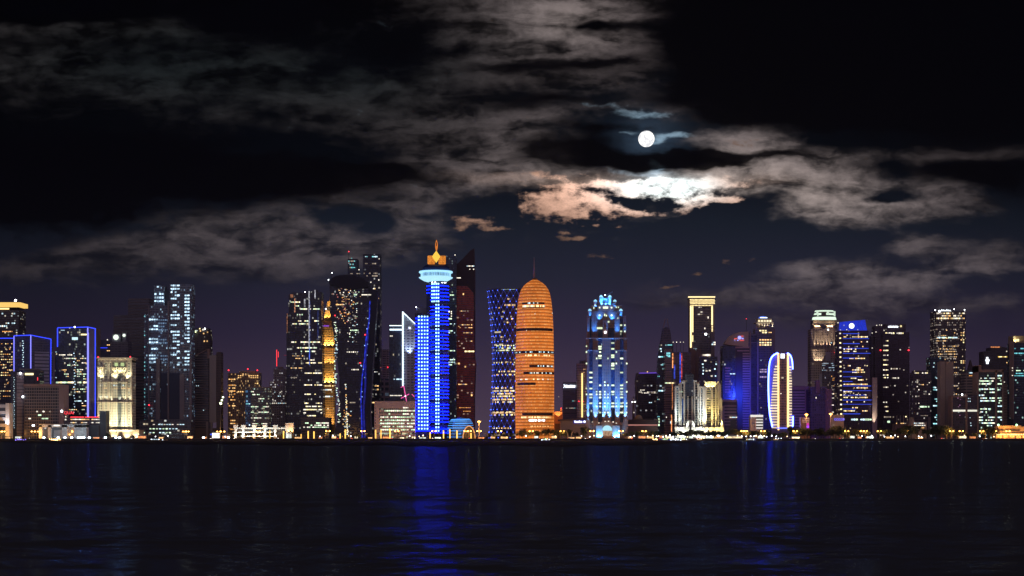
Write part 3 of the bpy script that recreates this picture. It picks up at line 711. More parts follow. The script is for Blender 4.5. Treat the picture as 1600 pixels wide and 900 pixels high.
    t = T('slant_roof_tower', 'dark tower with a slanted roof beam and a plain grey slab on its right edge', 'tower', 2660, 322)
    t.poly('wall', facade('f16', (.13, .115, .13), (.025, .025, .035), 3.8, 50, .6, 1.0), [(299.5, 560), (326, 548), (326, 700), (299.5, 700)], 0, 28)
    t.line('roof_beam', BROWN, [(299, 558.5), (325, 545.5)], .7, 0); t.box('roof_fin', BROWN, 324, 327.5, 545, 560, -.8, 10)
    t.box('grey_slab', plain('grey_slab', (.33, .31, .32), .8, .08), 327.5, 338, 555, 660, -2, 20)
    t.box('dark_core', facade('f16b', (.10, .08, .085), (.03, .03, .03), 4, 2, .5, .5), 338, 345, 550, None, 1, 22)
    t.boxes('column', CONC, [(322, 325, 659, None), (329, 332, 659, None)], -1, 4); t.box('base', plain('brown_base', (.12, .10, .10)), 299, 345, 669, None, -.6, 26)
    for x, y in ((307, 602.8), (310, 602.8), (318, 641)): t.win(COOL, x, y, 1.2, 1)

    t = T('hotel_block', 'beige apartment block with scattered orange windows and three red roof beacons', 'apartment block', 2720, 380)
    t.box('wall', facade('f17', (.34, .26, .19), (.05, .04, .035), 3.6, 3.0, .5, .5, .20, (1, .55, .2), (1, .65, .3), .7), 356, 373, 583, None, 0, 24)
    t.box('wall_right', facade('f17b', (.25, .19, .14), (.04, .035, .03), 3.6, 1.8, .8, .5, .10, (1, .55, .2), (1, .65, .3), .7), 373, 405, 582, None, 3, 24)
    t.box('roof_house', BEIGE, 373, 398, 579.5, 583, 5, 12)
    t.wins([WARM, ORAN], 357, 368, [588 + 4.6 * i for i in range(19)], 4, .55, w=2, h=1.7, seed=1); t.wins([WARM], 371, 404, [587, 590, 599, 603, 612], 10, .3, w=2, h=1.6, seed=2)
    for x in (357, 387, 402): t.dot('beacon', REDL, x, 578.5 if x != 387 else 576.5, 1.1, 1)

    t = T('glass_office', 'mid-height glass office with a blue left corner and greenish lit floors', 'office block', 2600, 402)
    t.box('wall', facade('f18', (.16, .16, .16), (.04, .05, .06), 3.7, 2.4, .55, .8, .30, (1, .85, .5), (.7, 1, .85), .35), 392, 421, 606, None, 0, 26)
    t.box('corner', facade('f18b', (.04, .08, .16), (.03, .07, .16), 3.7, 2.4, .8, .9, .15, (.1, .4, 1), (.4, .8, 1), .4), 383, 392, 609, None, 2, 22)
    t.box('roof_slab', CONC, 383, 421, 604.5, 606, -.6, 27)
    t.wins([GREENW, PALE], 392, 420, [612, 616.5, 623, 635.5, 644, 653, 662], 12, .55, w=2, h=1.4, seed=5); t.wins([CYAN, COOL], 384, 391, [617, 627, 631, 661, 664], 3, .7, h=1.6)

    t = T('grey_apartments', 'wide mauve-grey apartment slab with small square windows and a red lit mast', 'apartment block', 2670, 440)
    A = facade('f19', (.27, .22, .23), (.04, .04, .05), 3.6, 3.3, .5, .5, .22, (1, .9, .75), (.9, .9, 1), .4)
    t.box('wall', A, 421, 446, 596, None, 0, 26); t.box('upper_block', A, 427, 446, 576, 596, 3, 20); t.box('right_wing', A, 446, 470, 576, None, 4, 24)
    t.box('roof_room', BROWN, 433, 441, 573, 576, 6, 8)
    t.box('mast', DARKM, 432.2, 433.1, 546, 573, 8, .8); t.boxes('mast_light', NEONR, [(430.8, 431.9, 546, 572), (433.4, 434.2, 549, 558)], 7.4, .6)
    t.line('red_boom', lamp('dull_red_line', (.7, .02, .05), .35, .1), [(443, 554.8), (452, 554.8)], .3, 6)
    t.wins([PALE, COOL], 422, 468, [613, 619, 624, 630], 16, .45, w=1.5, h=1.2, seed=3)
    t.box('blue_recess', plain('deep_blue_glass', (.02, .03, .07), .2), 447, 452, 620, None, 3.4, 1)

    t = T('ledged_tower', 'dark glass tower with a stepped crown and broken rows of pale yellow office floors', 'tower', 2640, 475)
    m = facade('f22', (.05, .05, .065), (.015, .02, .04), 3.7, 2.2, .7, .8, .10, (1, .9, .6), (.9, .95, 1), .25)
    t.poly('wall', m, [(451, 461), (457, 457), (478, 458), (496, 453), (502, 456), (502, 500), (506, 700), (451, 700)], 0, 32)
    t.box('left_wing', m, 447, 452, 490, None, 4, 22)
    t.boxes('light_shaft', lamp('speckled_blue_light', (.1, .2, 1), .45, .8, patch=.9), [(496.2, 497.4, 485, 530), (483, 484.2, 470, 570)], -.4, .5)
    t.boxes('lit_shaft', lamp('speckled_pale_light', (.9, .9, 1), .3, .8, patch=.95), [(482, 484, 455, 545), (491.5, 493, 453, 467), (475, 477.5, 467, 480)], -.5, .5)
    t.boxes('ember_shaft', lamp('speckled_ember_light', (1, .4, .2), .4, .8, patch=.95), [(448, 449.4, 490, 520), (460, 461.4, 466, 488), (453.5, 458, 460, 465), (502.6, 503.6, 470, 500)], -.5, .5)
    for y, a, bb, p in ((472, 454, 469, .95), (478, 455, 469, .9), (482.8, 469, 480, 1), (482.8, 484, 500, .5), (491.5, 464, 473, .6), (501.5, 464, 498, .75), (506, 457, 498, .75), (515.8, 460, 485, .8), (534.5, 453, 463, 1), (534.5, 468, 500, .95), (543.5, 464, 495, .8), (549, 470, 496, .4)):
        t.wins([GREENW, PALE, WARMY], a, bb, [y], max(3, int((bb - a) / 1.7)), p, w=1.7, h=1.9, seed=int(y))
    t.wins([PALE, WARMY], 474, 503, [562.5, 567, 583, 601.5, 616, 630, 635, 640, 645, 649.5], 15, .62, w=2, h=1.7, seed=12); t.wins([DIMW, WARM], 454, 474, [552, 556, 560, 575, 590], 8, .4, seed=9)
    t.wins([GREENW, PALE], 474, 514, [661, 664.5, 667.5], 14, .8, w=2.4, h=1.8, y=-2.1, seed=4); t.box('podium', facade('f22p', (.14, .12, .12), (.04, .045, .05), 4.5, 3, .5, .8), 470, 515, 652, None, -2, 30)
    t.dot('roof_lamp', WHITEL, 476.5, 456, .8, 2)

    t = T('golden_spire_tower', 'slim ochre tower with glowing ledges rising to a pointed golden spire', 'tower', 2700, 513)
    GS = plain('ochre_stone', (.50, .33, .16), .7, .2)
    GF = facade('f23', (.52, .34, .16), (.10, .07, .04), 3.8, 3.0, .55, .6, .10, (1, .8, .4), (1, .9, .6), .5)
    t.box('shaft', GF, 504.5, 522.5, 542, None, 0, 18); t.box('upper_shaft', GF, 504, 522.5, 510, 542, 0, 18)
    t.poly('crown', GS, [(505, 510), (508, 485), (521, 485), (522.5, 510)], 1.5, 15)
    t.poly('spire_stage', GS, [(509.5, 485), (511, 470), (518, 470), (519.5, 485)], 4, 10)
    bm = bmesh.new(); r1, r2 = t.d(3.1), t.d(.25); cx = t.lx(514.5)
    bm_plan(bm, [(cx - r1, 6), (cx + r1, 6), (cx + r1, 6 + 2 * r1), (cx - r1, 6 + 2 * r1)], t.lz(485), t.lz(463), [(cx - r2, 8.6), (cx + r2, 8.6), (cx + r2, 9.2), (cx - r2, 9.2)]); t.part('spire', bm, GS)
    for y, a, bb in ((501, 505, 522.5), (543, 503.5, 523), (600.5, 504, 523)): t.box('ledge', GS, a, bb, y, y + 1.2, -2.5, 22)
    for y, up, pw in ((500, 22, 16000), (542, 25, 30000), (599.5, 25, 30000), (484, 16, 6000)):
        for px in ((508, 514, 519.5) if y != 484 else (512, 517)): uplight(t, px, y, (1, .62, .18), pw, up, -2.3, 75, 3)
    for px in (508, 514, 520): uplight(t, px, 676, (1, .60, .2), 70000, 60, -7, 40, 3)
    for px in (508, 519): uplight(t, px, 572, (1, .60, .2), 22000, 30, -6, 90, 2)
    t.wins([PALE, COOL], 508, 520, [609, 619.5], 6, .9, w=2, h=1.8); t.wins([WARMY], 507, 521, [603], 7, .9, w=1.4, h=1.3); t.box('purple_ledge', lamp('purple_glow', (.4, .1, 1), .5), 504, 514, 508.5, 510, -.7, .6)
    t.dot('lamp', WHITEL, 509.3, 482.7, 1, -1)
left_side()

# ------------------------------------------------------------------ the middle of the skyline
def middle():
    t = T('curved_crown_tower', 'broad twisting dark tower with a convex roof and speckled lights beside the golden spire', 'tower', 2640, 545)
    m = facade('f24', (.035, .035, .05), (.012, .014, .03), 3.7, 2.4, .72, .8, .05, (1, .8, .5), (.9, .95, 1), .25)
    crown = [(514, 440), (518, 434.5), (526, 431), (538, 429), (552, 430), (566, 435), (575, 441)]
    t.poly('crown', plain('black_roof_shell', (.018, .02, .035), .35), crown + [(575, 449), (552, 453), (530, 449), (515, 445)], -1, 30)
    t.poly('wall', m, [(515, 446), (530, 450), (552, 454), (575, 450), (579, 470), (577, 520), (568, 580), (564, 640), (566, 700), (521, 700), (530, 640), (530, 590), (524, 540), (516, 490)], 0, 28)
    t.poly('side_wall', plain('night_glass', (.015, .02, .045), .25), [(575, 449), (590, 455), (583, 560), (578, 640), (580, 700), (566, 700), (564, 640), (568, 580), (577, 520), (579, 470)], 3, 24)
    # speckles where rooms are lit behind the folded glass
    rr = random.Random(11)
    def speck(name, mats, fx, y0, y1, n, wd):
        for i in range(n):
            y = y0 + (y1 - y0) * rr.random(); t.win(rr.choice(mats), fx((y - y0) / (y1 - y0)) + rr.gauss(0, wd), y, rr.uniform(.8, 1.9), rr.uniform(.7, 1.5), -.1)
    speck('a', [WARM, ORAN, DIMW, PALE, lamp('rose_window', (1, .3, .25), .6)], lambda k: 536 + 3 * k, 450, 505, 90, 7.5)
    speck('b', [COOL, PALE, DIMW, GREENW], lambda k: 552 + 3 * math.sin(k * 5), 452, 535, 50, 4)
    speck('c', [GREENW, COOL, PALE], lambda k: 522.5 + 6 * k + 2 * math.sin(k * 9), 500, 660, 95, 1.1)
    speck('d', [WARM, WARMY, PALE, ORAN, COOL], lambda k: 540 + 3 * k, 598, 680, 60, .5)
    speck('d2', [WARM, WARMY, PALE, ORAN, COOL], lambda k: 541.5, 640, 682, 50, 3)
    t.line('blue_light_fold', lamp('blue_fold_light', (.02, .05, 1), .5, .2, patch=.95), [(578, 470), (577, 500), (572, 530), (570, 560), (566, 590), (564, 620), (565, 650), (566, 684)], .9, -1)
    t.line('blue_light_fold', lamp('dim_blue_fold_light', (.02, .04, .8), .22, .2, patch=.7), [(575, 520), (571, 560), (571, 600), (568, 640), (570, 684)], 1.5, -.4)
    for x, y in ((575, 498), (577, 505), (573.5, 514), (570, 540), (574.5, 538), (565, 572), (568, 577), (564, 571), (570, 590), (574, 555), (566, 612), (566, 620)): t.win(lamp('sky_blue_window', (.3, .5, 1), 1.6), x, y, 1.3, 1.3, -2.8)
    for y, a, bb, mm in ((460.6, 553, 563, GREENW), (460.6, 565, 580, PALE), (476, 525, 536, WARM), (550, 538, 560, PALE), (577.5, 539, 561, PALE), (629, 547, 555, DIMW), (516, 545, 560, GREENW)): t.wins([mm], a, bb, [y], 7, .8, w=1.9, h=1.7, seed=int(a))
    t.dot('beacon', REDL, 523.5, 493, 1, -1); t.dot('beacon', REDL, 570.5, 523, 1, -1); t.dot('beacon', REDL, 563, 567, 1, -1)
    t.line('mast', DARKM, [(518.5, 425.5), (518.5, 436)], .35, 3); t.dot('mast_lamp', WHITEL, 518.5, 426, .8, 3); t.dot('roof_lamp', WHITEL, 513.4, 437.5, .8, -2)

    t = T('tall_dark_tower', 'tallest unlit dark-blue tower with two lit roof decks behind the curved tower', 'tower', 2860, 570)
    m = facade('f25', (.04, .045, .06), (.012, .018, .04), 3.8, 2.6, .7, .8, .07, (1, .8, .5), (.8, .9, 1), .3)
    t.box('wall', m, 543, 593.5, 430, None, 0, 40); t.box('left_top', m, 543, 558, 404, 430, 4, 30); t.box('right_top', m, 567, 593.5, 397, 430, 0, 36)
    t.wins([CYAN, COOL], 568, 590, [401], 10, .9, w=2, h=1.8); t.wins([DIMW], 568, 590, [411.8, 427, 431], 10, .75, w=1.8, h=2); t.wins([CYAN, DIMW], 544, 555, [403.5, 408, 413, 418], 5, .8, w=1.6, h=1.7); t.wins([DIMW], 545, 565, [427.5], 10, .6, w=1.6)
    t.wins([WARM, PALE], 581, 592, [451, 461, 466, 490], 6, .7, w=1.7, h=1.8); t.wins([DIMW, PALE], 578, 592, [529], 6, .9, h=2.4, w=2); t.wins([COOL, PALE], 576, 590, [569, 573, 577, 581, 585], 8, .4, w=1.2, h=1.2, seed=3)
    t.wins([WARM, DIMW], 575, 592, [598.5, 603, 608.5, 629, 644], 5, .7, w=2.8, h=2, seed=4)
    for x, y in ((561, 421.5), (592.5, 404.5), (592, 437.5), (579.5, 441)): t.dot('roof_lamp', PALE, x, y, .9, -1)
    t.dot('beacon', REDL, 544, 392, .8, 10); t.line('mast', DARKM, [(544, 393), (544, 404)], .3, 10)
    t.box('edge_fin', plain('grey_fin', (.24, .20, .24)), 575, 577, 560, None, -2.5, 3)

    t = T('grey_residence', 'small grey ribbed apartment tower half hidden behind the office with the bright crown', 'apartment block', 2960, 600)
    t.box('wall', facade('f26', (.33, .26, .32), (.06, .05, .08), 3.9, 7, .4, .8), 593.5, 607, 546, None, 0, 20); t.box('lower_wing', facade('f26b', (.30, .24, .30), (.03, .04, .07), 9, 9, .6, .7, .3, (.5, .7, 1), (.6, .8, 1), .15), 594, 616, 592, None, -6, 22)
    t.dot('beacon', REDL, 606, 574, .7, -1); t.dot('beacon', REDL, 593.8, 504, .9, 4); t.dot('beacon', REDL, 594, 648, .9, -9)
    t.line('mast', DARKM, [(593.8, 504), (593.8, 546)], .3, 4)

    t = T('wedge_crown_tower', 'dark glass tower with a white neon mast edge and triangular white outlined crown', 'tower', 2740, 628)
    t.box('glass_wing', facade('f27', (.04, .06, .11), (.015, .025, .06), 3.8, 2.2, .8, .85, .02), 608, 629, 509, None, 1, 26)
    t.box('ribbed_wing', facade('f27b', (.36, .38, .50), (.05, .06, .12), 4.4, 6.5, .42, .62), 630, 649, 512, None, 0, 28)
    t.boxes('crown_band', NEONW, [(608.5, 629, 508.2, 509.3), (609, 629, 514, 516)], -.2, .6)
    t.boxes('crown_slab', DARKM, [(607.5, 629, 506.5, 508.1)], 0, 26)
    t.line('neon_edge', NEONW, [(629.4, 487), (629.4, 603)], .95, -1); t.line('neon_edge', NEONW, [(629.4, 487.5), (649, 506.5)], .6, -1)
    t.poly('crown_wedge', facade('f27c', (.35, .40, .5), (.04, .05, .1), 2.2, 2, .5, .5), [(630.4, 490), (648, 507), (649, 512), (630.4, 512)], .5, 20)
    t.dot('floodlight', WHITEL, 640, 512.5, .9, -2); spot(t.o, (t.lx(640), -6, t.lz(560)), (t.lx(639), 0, t.lz(520)), (.7, .85, 1), 60000, 60)
    t.wins([COOL], 615, 628, [592.5], 6, .9, w=2, h=1.6); t.wins([PALE], 609, 628, [520, 525, 618], 8, .25)

    t = T('white_office_block', 'wide white office block with greenish lit floors left of the blue spotted tower', 'office block', 2490, 617)
    W_ = plain('white_mauve_render', (.50, .42, .46), .7)
    t.box('wall', facade('f28', (.52, .44, .47), (.10, .11, .10), 5.1, 3.0, .48, .9, .3, (.8, 1, .6), (.7, 1, .8), .35), 592.5, 649, 637, None, 0, 26)
    t.box('parapet', W_, 585, 649, 627, 637, -.8, 27); t.box('left_pier', facade('f28b', (.50, .42, .46), (.06, .05, .06), 4.2, 6, .6, .18), 585, 592.5, 637, None, -.6, 26)
    t.wins([PALE], 626, 638, [637], 6, .95, w=2, h=1.8, y=-.9)
    t.wins([GREENW, GREENW, PALE], 594, 648.5, [641.8 + 4.95 * i for i in range(7)], 17, .85, w=2.6, h=2.0, seed=6)
    t.boxes('rooftop_rail', DARKM, [(585, 649, 625.6, 626.0)], 0, .3)

    t = T('lit_crane', 'rooftop crane outlined in pink lights above the white office block', 'crane', 2520, 633)
    t.line('mast', NEONP, [(631, 603), (635.5, 629)], .55); t.line('jib', NEONP, [(626.5, 622.5), (639.5, 615.5)], .55); t.line('cable_arm', NEONP, [(626.3, 605.5), (631, 603)], .4); t.line('counter_arm', NEONP, [(643.5, 615.8), (647.5, 620)], .5)
    t.line('mast_base', DARKM, [(635.5, 629, -.6), (636, 640, -.6), (636, 689, -.6)], .4); t.dot('pivot_lamp', WHITEL, 633.5, 619, .7, -1.2)

    # ---- the blue spotted tower
    t = T('blue_spotted_tower', 'round blue tower covered in rows of white-blue lights with a saucer and orange diamond crown', 'tower', 2500, 682)
    BW = facade('f29', (.02, .028, .07), (.008, .012, .05), 5.15, 4.4, .6, .7)
    BG = lamp('blue_floor_lamp', (.0003, .0065, 1.0), 36.0, .25, True); SPOTL = lamp('blue_white_spot', (.34, .70, 1.0), 3.4, .3, True)
    HAZY = lamp('dim_blue_floor_lamp', (.02, .07, 1.0), .35, .4, True)
    cy = 20.0
    t.box('wing', BW, 648.5, 672, 489, None, 2, 26); t.poly('wing_roof', plain('blue_grey_roof', (.20, .22, .30)), [(649.5, 480), (668, 480), (668, 488), (651, 488)], 8, 12)
    t.line('roof_arm', plain('blue_grey_roof', (.20, .22, .30)), [(668, 489), (676, 483)], .6, -1)
    t.lathe('drum', BW, [(17, 700), (17, 446), (15, 440), (14, 438)], 683, cy, 40)
    t.box('flank', plain('dark_blue_panel2', (.03, .05, .14), .4), 666, 672, 462, None, 4, 20)
    lamp('blue_small_spot', (.12, .3, 1), 1.1, .8, True)
    rows = [494.5 + 5.48 * i for i in range(33)]
    for y in rows:
        t.box('floor_light', BG, 648.8, 671.8, y + 2.7, y + 3.15, 1.2, .7)
        for x in (654.3, 658.9, 663.4, 667.8): t.win(SPOTL, x, y, 2.2, 2.2, 1.6)
    rws = [443 + 5.48 * i for i in range(43)]
    for i, y in enumerate(rws):
        bm = bmesh.new(); r = t.d(17.5); bm_lathe(bm, [(r, t.lz(y + 3.0)), (r, t.lz(y + 2.58)), (t.d(17.05), t.lz(y + 2.58)), (t.d(17.05), t.lz(y + 3.0))], t.lx(683), cy, 30, math.pi * .98, math.pi * 2.02)
        t.part('floor_light', bm, HAZY if i % 7 == 5 else BG)
        dots = (681.3, 685.0) if i > 5 else (674.8, 678.0, 681.6, 684.8)
        for x in dots: t.rwin(SPOTL, 683, cy, 17, x, y, 2.2, 2.3)
        if i > 8 and i < 40:
            for x in (673.5, 676.3): t.rwin(lamp('blue_small_spot', (.12, .3, 1), 1.1, .8, True), 683, cy, 17, x, y, 1.2, 1.1)
        if i > 3: t.rwin(MATS['blue_small_spot'], 683, cy, 17, 691 + (i % 3), y, 1.0, .8)
    t.wins([WHITEL], 672, 681, [440.8], 4, 1, w=1.6, h=1.4, y=2.5); t.wins([WHITEL], 688, 697, [441.3], 5, 1, w=1.4, h=1.2, y=3.5)
    IC = lamp('icy_saucer_light', (.35, .72, 1.0), 1.25, .1, True)
    WH = plain('white_saucer', (.7, .78, .9), .4, .1)
    t.lathe('saucer_rim', IC, [(20, 421.5), (26, 422), (26.8, 423.4), (26, 424.6), (20, 424.8)], 680, cy, 48)
    t.lathe('saucer_gallery', facade('f29g', (.5, .65, .9), (.03, .06, .2), 40, 2.3, .98, .5, 0), [(22.5, 424.8), (22.5, 430.6)], 680, cy, 48)
    t.lathe('saucer_bowl', lamp('pale_bowl_light', (.45, .82, 1.0), 1.1, .05, True), [(22, 430.4), (26.8, 431.6), (26, 433), (19, 437), (14, 438.6), (12, 439)], 680, cy, 48)
    t.lathe('saucer_roof', plain('navy_roof', (.02, .04, .14), .4), [(23, 421.6), (20, 415), (16.5, 412.5), (0, 412)], 680.5, cy, 40)
    bm = bmesh.new()
    for k in range(28):
        a = math.pi + math.pi * k / 27; bm_tube(bm, [(t.lx(680) + t.d(23.4) * math.cos(a), cy + t.d(23.4) * math.sin(a), t.lz(431)), (t.lx(680) + t.d(23.4) * math.cos(a), cy + t.d(23.4) * math.sin(a), t.lz(424.6))], t.d(.42), 5)
    t.part('gallery_railing', bm, IC)
    OR = lamp('orange_lattice_light', (1.0, .33, .04), .85, .3, True); YD = lamp('amber_diamond_light', (1.0, .60, .07), 1.15, .05, True)
    bm = bmesh.new()
    for x0, x1 in ((668.3, 678.5), (685.5, 695.8)):
        for i in range(6):
            x = x0 + (x1 - x0) * i / 5
            bm_tube(bm, [(t.lx(x), 5, t.lz(399.4)), (t.lx(x), 5, t.lz(411.8))], t.d(.42), 4)
        for y in (399.4, 402.4, 405.5, 408.6, 411.8): bm_tube(bm, [(t.lx(x0), 5, t.lz(y)), (t.lx(x1), 5, t.lz(y))], t.d(.40), 4)
        bm_tube(bm, [(t.lx(x0), 5, t.lz(399.4)), (t.lx(x1), 5, t.lz(411.8))], t.d(.4), 4); bm_tube(bm, [(t.lx(x1), 5, t.lz(399.4)), (t.lx(x0), 5, t.lz(411.8))], t.d(.4), 4)
    t.part('crown_lattice', bm, OR)
    t.boxes('crown_panel', lamp('ember_panel_light', (1.0, .26, .03), .30, .2), [(668.5, 679, 399.8, 411.6), (685.4, 695.5, 399.8, 411.6)], 7, 8)
    cx = t.lx(681.4); bm = bmesh.new(); q = t.d(6.6)
    vs = [bm.verts.new(c) for c in ((cx, 4, t.lz(391)), (cx - q, 4, t.lz(400.4)), (cx, 4 - q, t.lz(400.4)), (cx + q, 4, t.lz(400.4)), (cx, 4 + q, t.lz(400.4)), (cx, 4, t.lz(410.5)))]
    for i in range(4): bm.faces.new((vs[0], vs[1 + i], vs[1 + (i + 1) % 4])); bm.faces.new((vs[5], vs[1 + (i + 1) % 4], vs[1 + i]))
    t.part('crown_diamond', bm, YD)
    t.lathe('finial', lamp('orange_finial_light', (1.0, .28, .04), .75, .1), [(0, 374), (.9, 376), (2.1, 381), (2.0, 386), (1.1, 390), (.9, 392)], 681.8, 4, 14)
    t.box('finial_slot', DARKM, 681.1, 682.5, 378.5, 384, 1.6, .5)
    t.dot('roof_lamp', WHITEL, 650, 479.5, .9, 6)

    t = T('blue_glass_tower', 'dark blue glass tower with patches of green-white rooms squeezed behind the blue spotted tower', 'tower', 2720, 704)
    t.box('wall', facade('f30', (.03, .05, .09), (.012, .03, .07), 3.8, 2.2, .7, .8, .05, (.8, 1, .8), (.7, .9, 1), .3), 694, 713, 399, None, 0, 30)
    t.wins([GREENW, PALE], 699, 706, [487, 490, 494, 498], 5, .85, w=1.4, h=2.2, seed=2); t.wins([GREENW, COOL], 698, 711, [458, 461, 506, 509, 517, 520, 523, 548, 562, 566, 570], 8, .45, w=1.3, h=1.8, seed=3)
    t.dot('roof_lamp', PALE, 711, 398.5, .9, -1)

    t = T('red_faceted_tower', 'dark red faceted tower with a sharply slanted top right of the blue spotted tower', 'tower', 2760, 727)
    RM = facade('f31', (.40, .07, .05), (.16, .03, .025), 3.8, 3.2, .55, .85, .04, (1, .6, .4), (1, .8, .6), .3)
    t.poly('upper_wall', plain('black_red_glass', (.035, .018, .026), .3), [(712, 438), (712.5, 414), (722, 405), (735, 391), (741, 388), (741.5, 460), (712, 460)], 2, 26)
    t.poly('wall', RM, [(712, 447), (730, 447), (740, 458), (741.5, 560), (743.5, 566), (741, 600), (741, 700), (713, 700)], 0, 26)
    t.poly('side_facet', plain('plum_facet', (.10, .045, .07), .4), [(741, 388), (742.4, 430), (742.4, 560), (744, 568), (742, 620), (742, 700), (740.8, 700), (740.8, 458)], 4, 20)
    t.wins([WARM, DIMW], 716, 738, [486, 507.5, 510, 512, 520, 533, 600.5], 11, .55, w=1.6, h=1.3, seed=2); t.wins([WARMY], 723, 741, [549], 6, .9, w=2.6, h=2.4); t.wins([COOL, PALE], 727, 741, [415.5, 420.5], 7, .5, w=1.5, h=1.6, y=1.9); t.wins([ORAN], 715, 740, [637, 642.5], 12, .5, w=1.4, h=1)
    for x, y, w in ((724, 459.5, 1.8), (737, 617.5, 2.2), (727, 573, 2.4), (717, 568, 3)): t.win(WARM, x, y, w, 2.6)
    t.boxes('floor_line', DARKM, [(712, 742, y, y + .5) for y in (483.5, 530, 560, 588, 628.5)], -.25, .3)
    t.wins([PALE], 712, 720, [434], 5, .8, w=1.4, h=1.6, y=1.9)

    t = T('ribbed_pavilion', 'blue lit ribbed tube-shaped pavilion with an arched orange mouth on the promenade', 'pavilion', 2448, 724)
    bm = bmesh.new(); n = 34
    BR = lamp('blue_rib_light', (.06, .36, 1.0), 1.5, .45, True)
    cxs = t.lx(722)
    for i in range(19):            # curved louvres over the vault
        a = math.pi * (i + .5) / 19
        r = t.d(17); pts = []
        for k in range(9):
            q = k / 8; rad = r * (1 - .12 * (1 - q)); pts.append((t.lx(706 + 27 * q) + math.cos(math.pi - a) * rad * .52, 2 + 5 * q - 6 * math.sin(a) * .3, .5 + math.sin(a) * rad * (2.0 - .2 * q)))
        bm_tube(bm, pts, t.d(.38), 4)
    t.part('louvre_ribs', bm, BR)
    t.lathe('vault_shell', plain('blue_shell', (.10, .22, .42), .5), [(13, 700), (13, 666), (11.5, 659), (8, 654.5), (3, 652), (0, 651.6)], 719, 20, 24, sy=.6)
    bm = bmesh.new(); arch = [(t.lx(733) + t.d(9.5) * math.cos(math.pi * k / 16), -3, t.d(16.5) * 1.2 * math.sin(math.pi * k / 16) + .2) for k in range(17)]; bm_tube(bm, arch, t.d(.7), 6); t.part('arch_mouth', bm, lamp('orange_arch_light', (1, .42, .12), .8, .2))
    bm = bmesh.new(); bm_prism_xz(bm, [(a[0], a[2]) for a in arch], -2.6, -2.2); t.part('mouth_shadow_wall', bm, plain('dark_opening', (.02, .015, .02)))

    # ---- latticed hourglass tower
    t = T('lattice_tower', 'dark hourglass tower wrapped in a diagonal grid with blue star lights', 'tower', 2640, 797)
    cy = 34.0
    prof = [(452, 35.5), (470, 33.6), (490, 31.6), (510, 29.6), (530, 28.2), (550, 27.4), (575, 27.2), (600, 28), (630, 29.6), (660, 31.8), (690, 34.0)]
    def rad(y):
        for (a, ra), (c, rc) in zip(prof, prof[1:]):
            if a <= y <= c: return ra + (rc - ra) * (y - a) / (c - a)
        return prof[0][1] if y < 452 else prof[-1][1]
    t.lathe('wall', facade('f33', (.05, .045, .075), (.018, .018, .045), 3.9, 2.8, .6, .8, .08, (1, .75, .35), (1, .9, .6), .4, bandy=.95), [(r - .5, y) for y, r in prof] + [(0, 452)], 797, cy, 48)
    nr, nc = 26, 22; dyr = (684 - 453) / nr
    bmd = bmesh.new()
    def P(i, k, off=.5):
        y = 453 + dyr * i; a = -math.pi / 2 + 2 * math.pi * (k + .5 * (i % 2)) / nc; r = t.d(rad(y) + off)
        return (t.lx(797) + r * math.cos(a), cy + r * math.sin(a), max(.1, t.lz(y)))
    for i in range(nr):
        for k in range(nc):
            for dk in ((0, -1) if i % 2 == 0 else (0, 1)):
                bm_tube(bmd, [P(i, k), P(i + 1, k + dk)], t.d(.20), 3)
    t.part('diagonal_grid', bmd, lamp('faint_blue_grid', (.14, .16, .95), .42, .3))
    stars = []
    for i in range(nr + 1):
        for k in range(nc):
            p = P(i, k, .9)
            if p[1] < cy + 3: stars.append(p)
    bm = bmesh.new(); bm_ball(bm, (0, 0, 0), t.d(.68), 8, 5); me = bpy.data.meshes.new('star_light'); bm.to_mesh(me); bm.free()
    ST_ = lamp('blue_star_light', (.05, .12, 1.0), 3.2, .5); me.materials.append(ST_)
    stars.sort(key=lambda p: p[0])
    for p in stars[:100]:
        o = bpy.data.objects.new('star_light', me); o.location = p; o.parent = t.o; COL.objects.link(o)
    bm = bmesh.new()
    for p in stars[100:]: bm_ball(bm, p, t.d(.68), 6, 4)
    o = t.part('small_star_lights', bm, ST_); o['kind'] = 'stuff'
    def rws_(mats, a, bb, ys, p, w=2.0, h=1.8, seed=1):
        q = random.Random(seed)
        for y in ys:
            x = a
            while x < bb:
                if q.random() < p: t.rwin(q.choice(mats), 797, cy, rad(y), x, y, w * .9, h)
                x += w
    rws_([COOL, GREENW], 784, 806, [451.4], .95, 2, 1.8); rws_([WARM, DIMW], 789, 806, [476.5], .8, 1.9, 2.6); rws_([WARMY, GREENW], 776, 806, [539.5, 543.5, 547], .6, 1.9, 1.9)
    rws_([WARM, WARMY, PALE], 770, 806, [606, 610.5, 615, 619, 624, 628], .62, 2.0, 2.2, 4); rws_([WARM, WARMY], 768, 806, [580, 585, 566, 644, 648], .35, 2, 2, 5); rws_([WARM], 768, 806, [645], .8); rws_([WARM, PALE], 770, 806, [669], .6)
    for x, y in ((780, 480.5), (793, 503.5), (783, 526), (792, 532), (800, 498), (794, 467)): t.rwin(WARM, 797, cy, rad(y), x, y, 2.2, 2)
    t.lathe('roof_rim', plain('dark_rim', (.10, .10, .13)), [(33.5, 452.5), (36, 452), (36, 450.5), (33.5, 450)], 797, cy, 40)

    # ---- orange bullet tower
    t = T('orange_dome_tower', 'bullet-shaped tower glowing orange all over with a domed top and thin spire', 'tower', 2500, 836)
    cy = 32.0
    op = [(690, 30.2), (640, 30.6), (600, 30.6), (560, 30.4), (520, 29.6), (500, 28.9), (480, 27.6), (466, 26.0), (456, 24.0), (449, 21.2), (443, 17.0), (438.5, 11.6), (435.5, 6.6), (434.4, 4.6)]
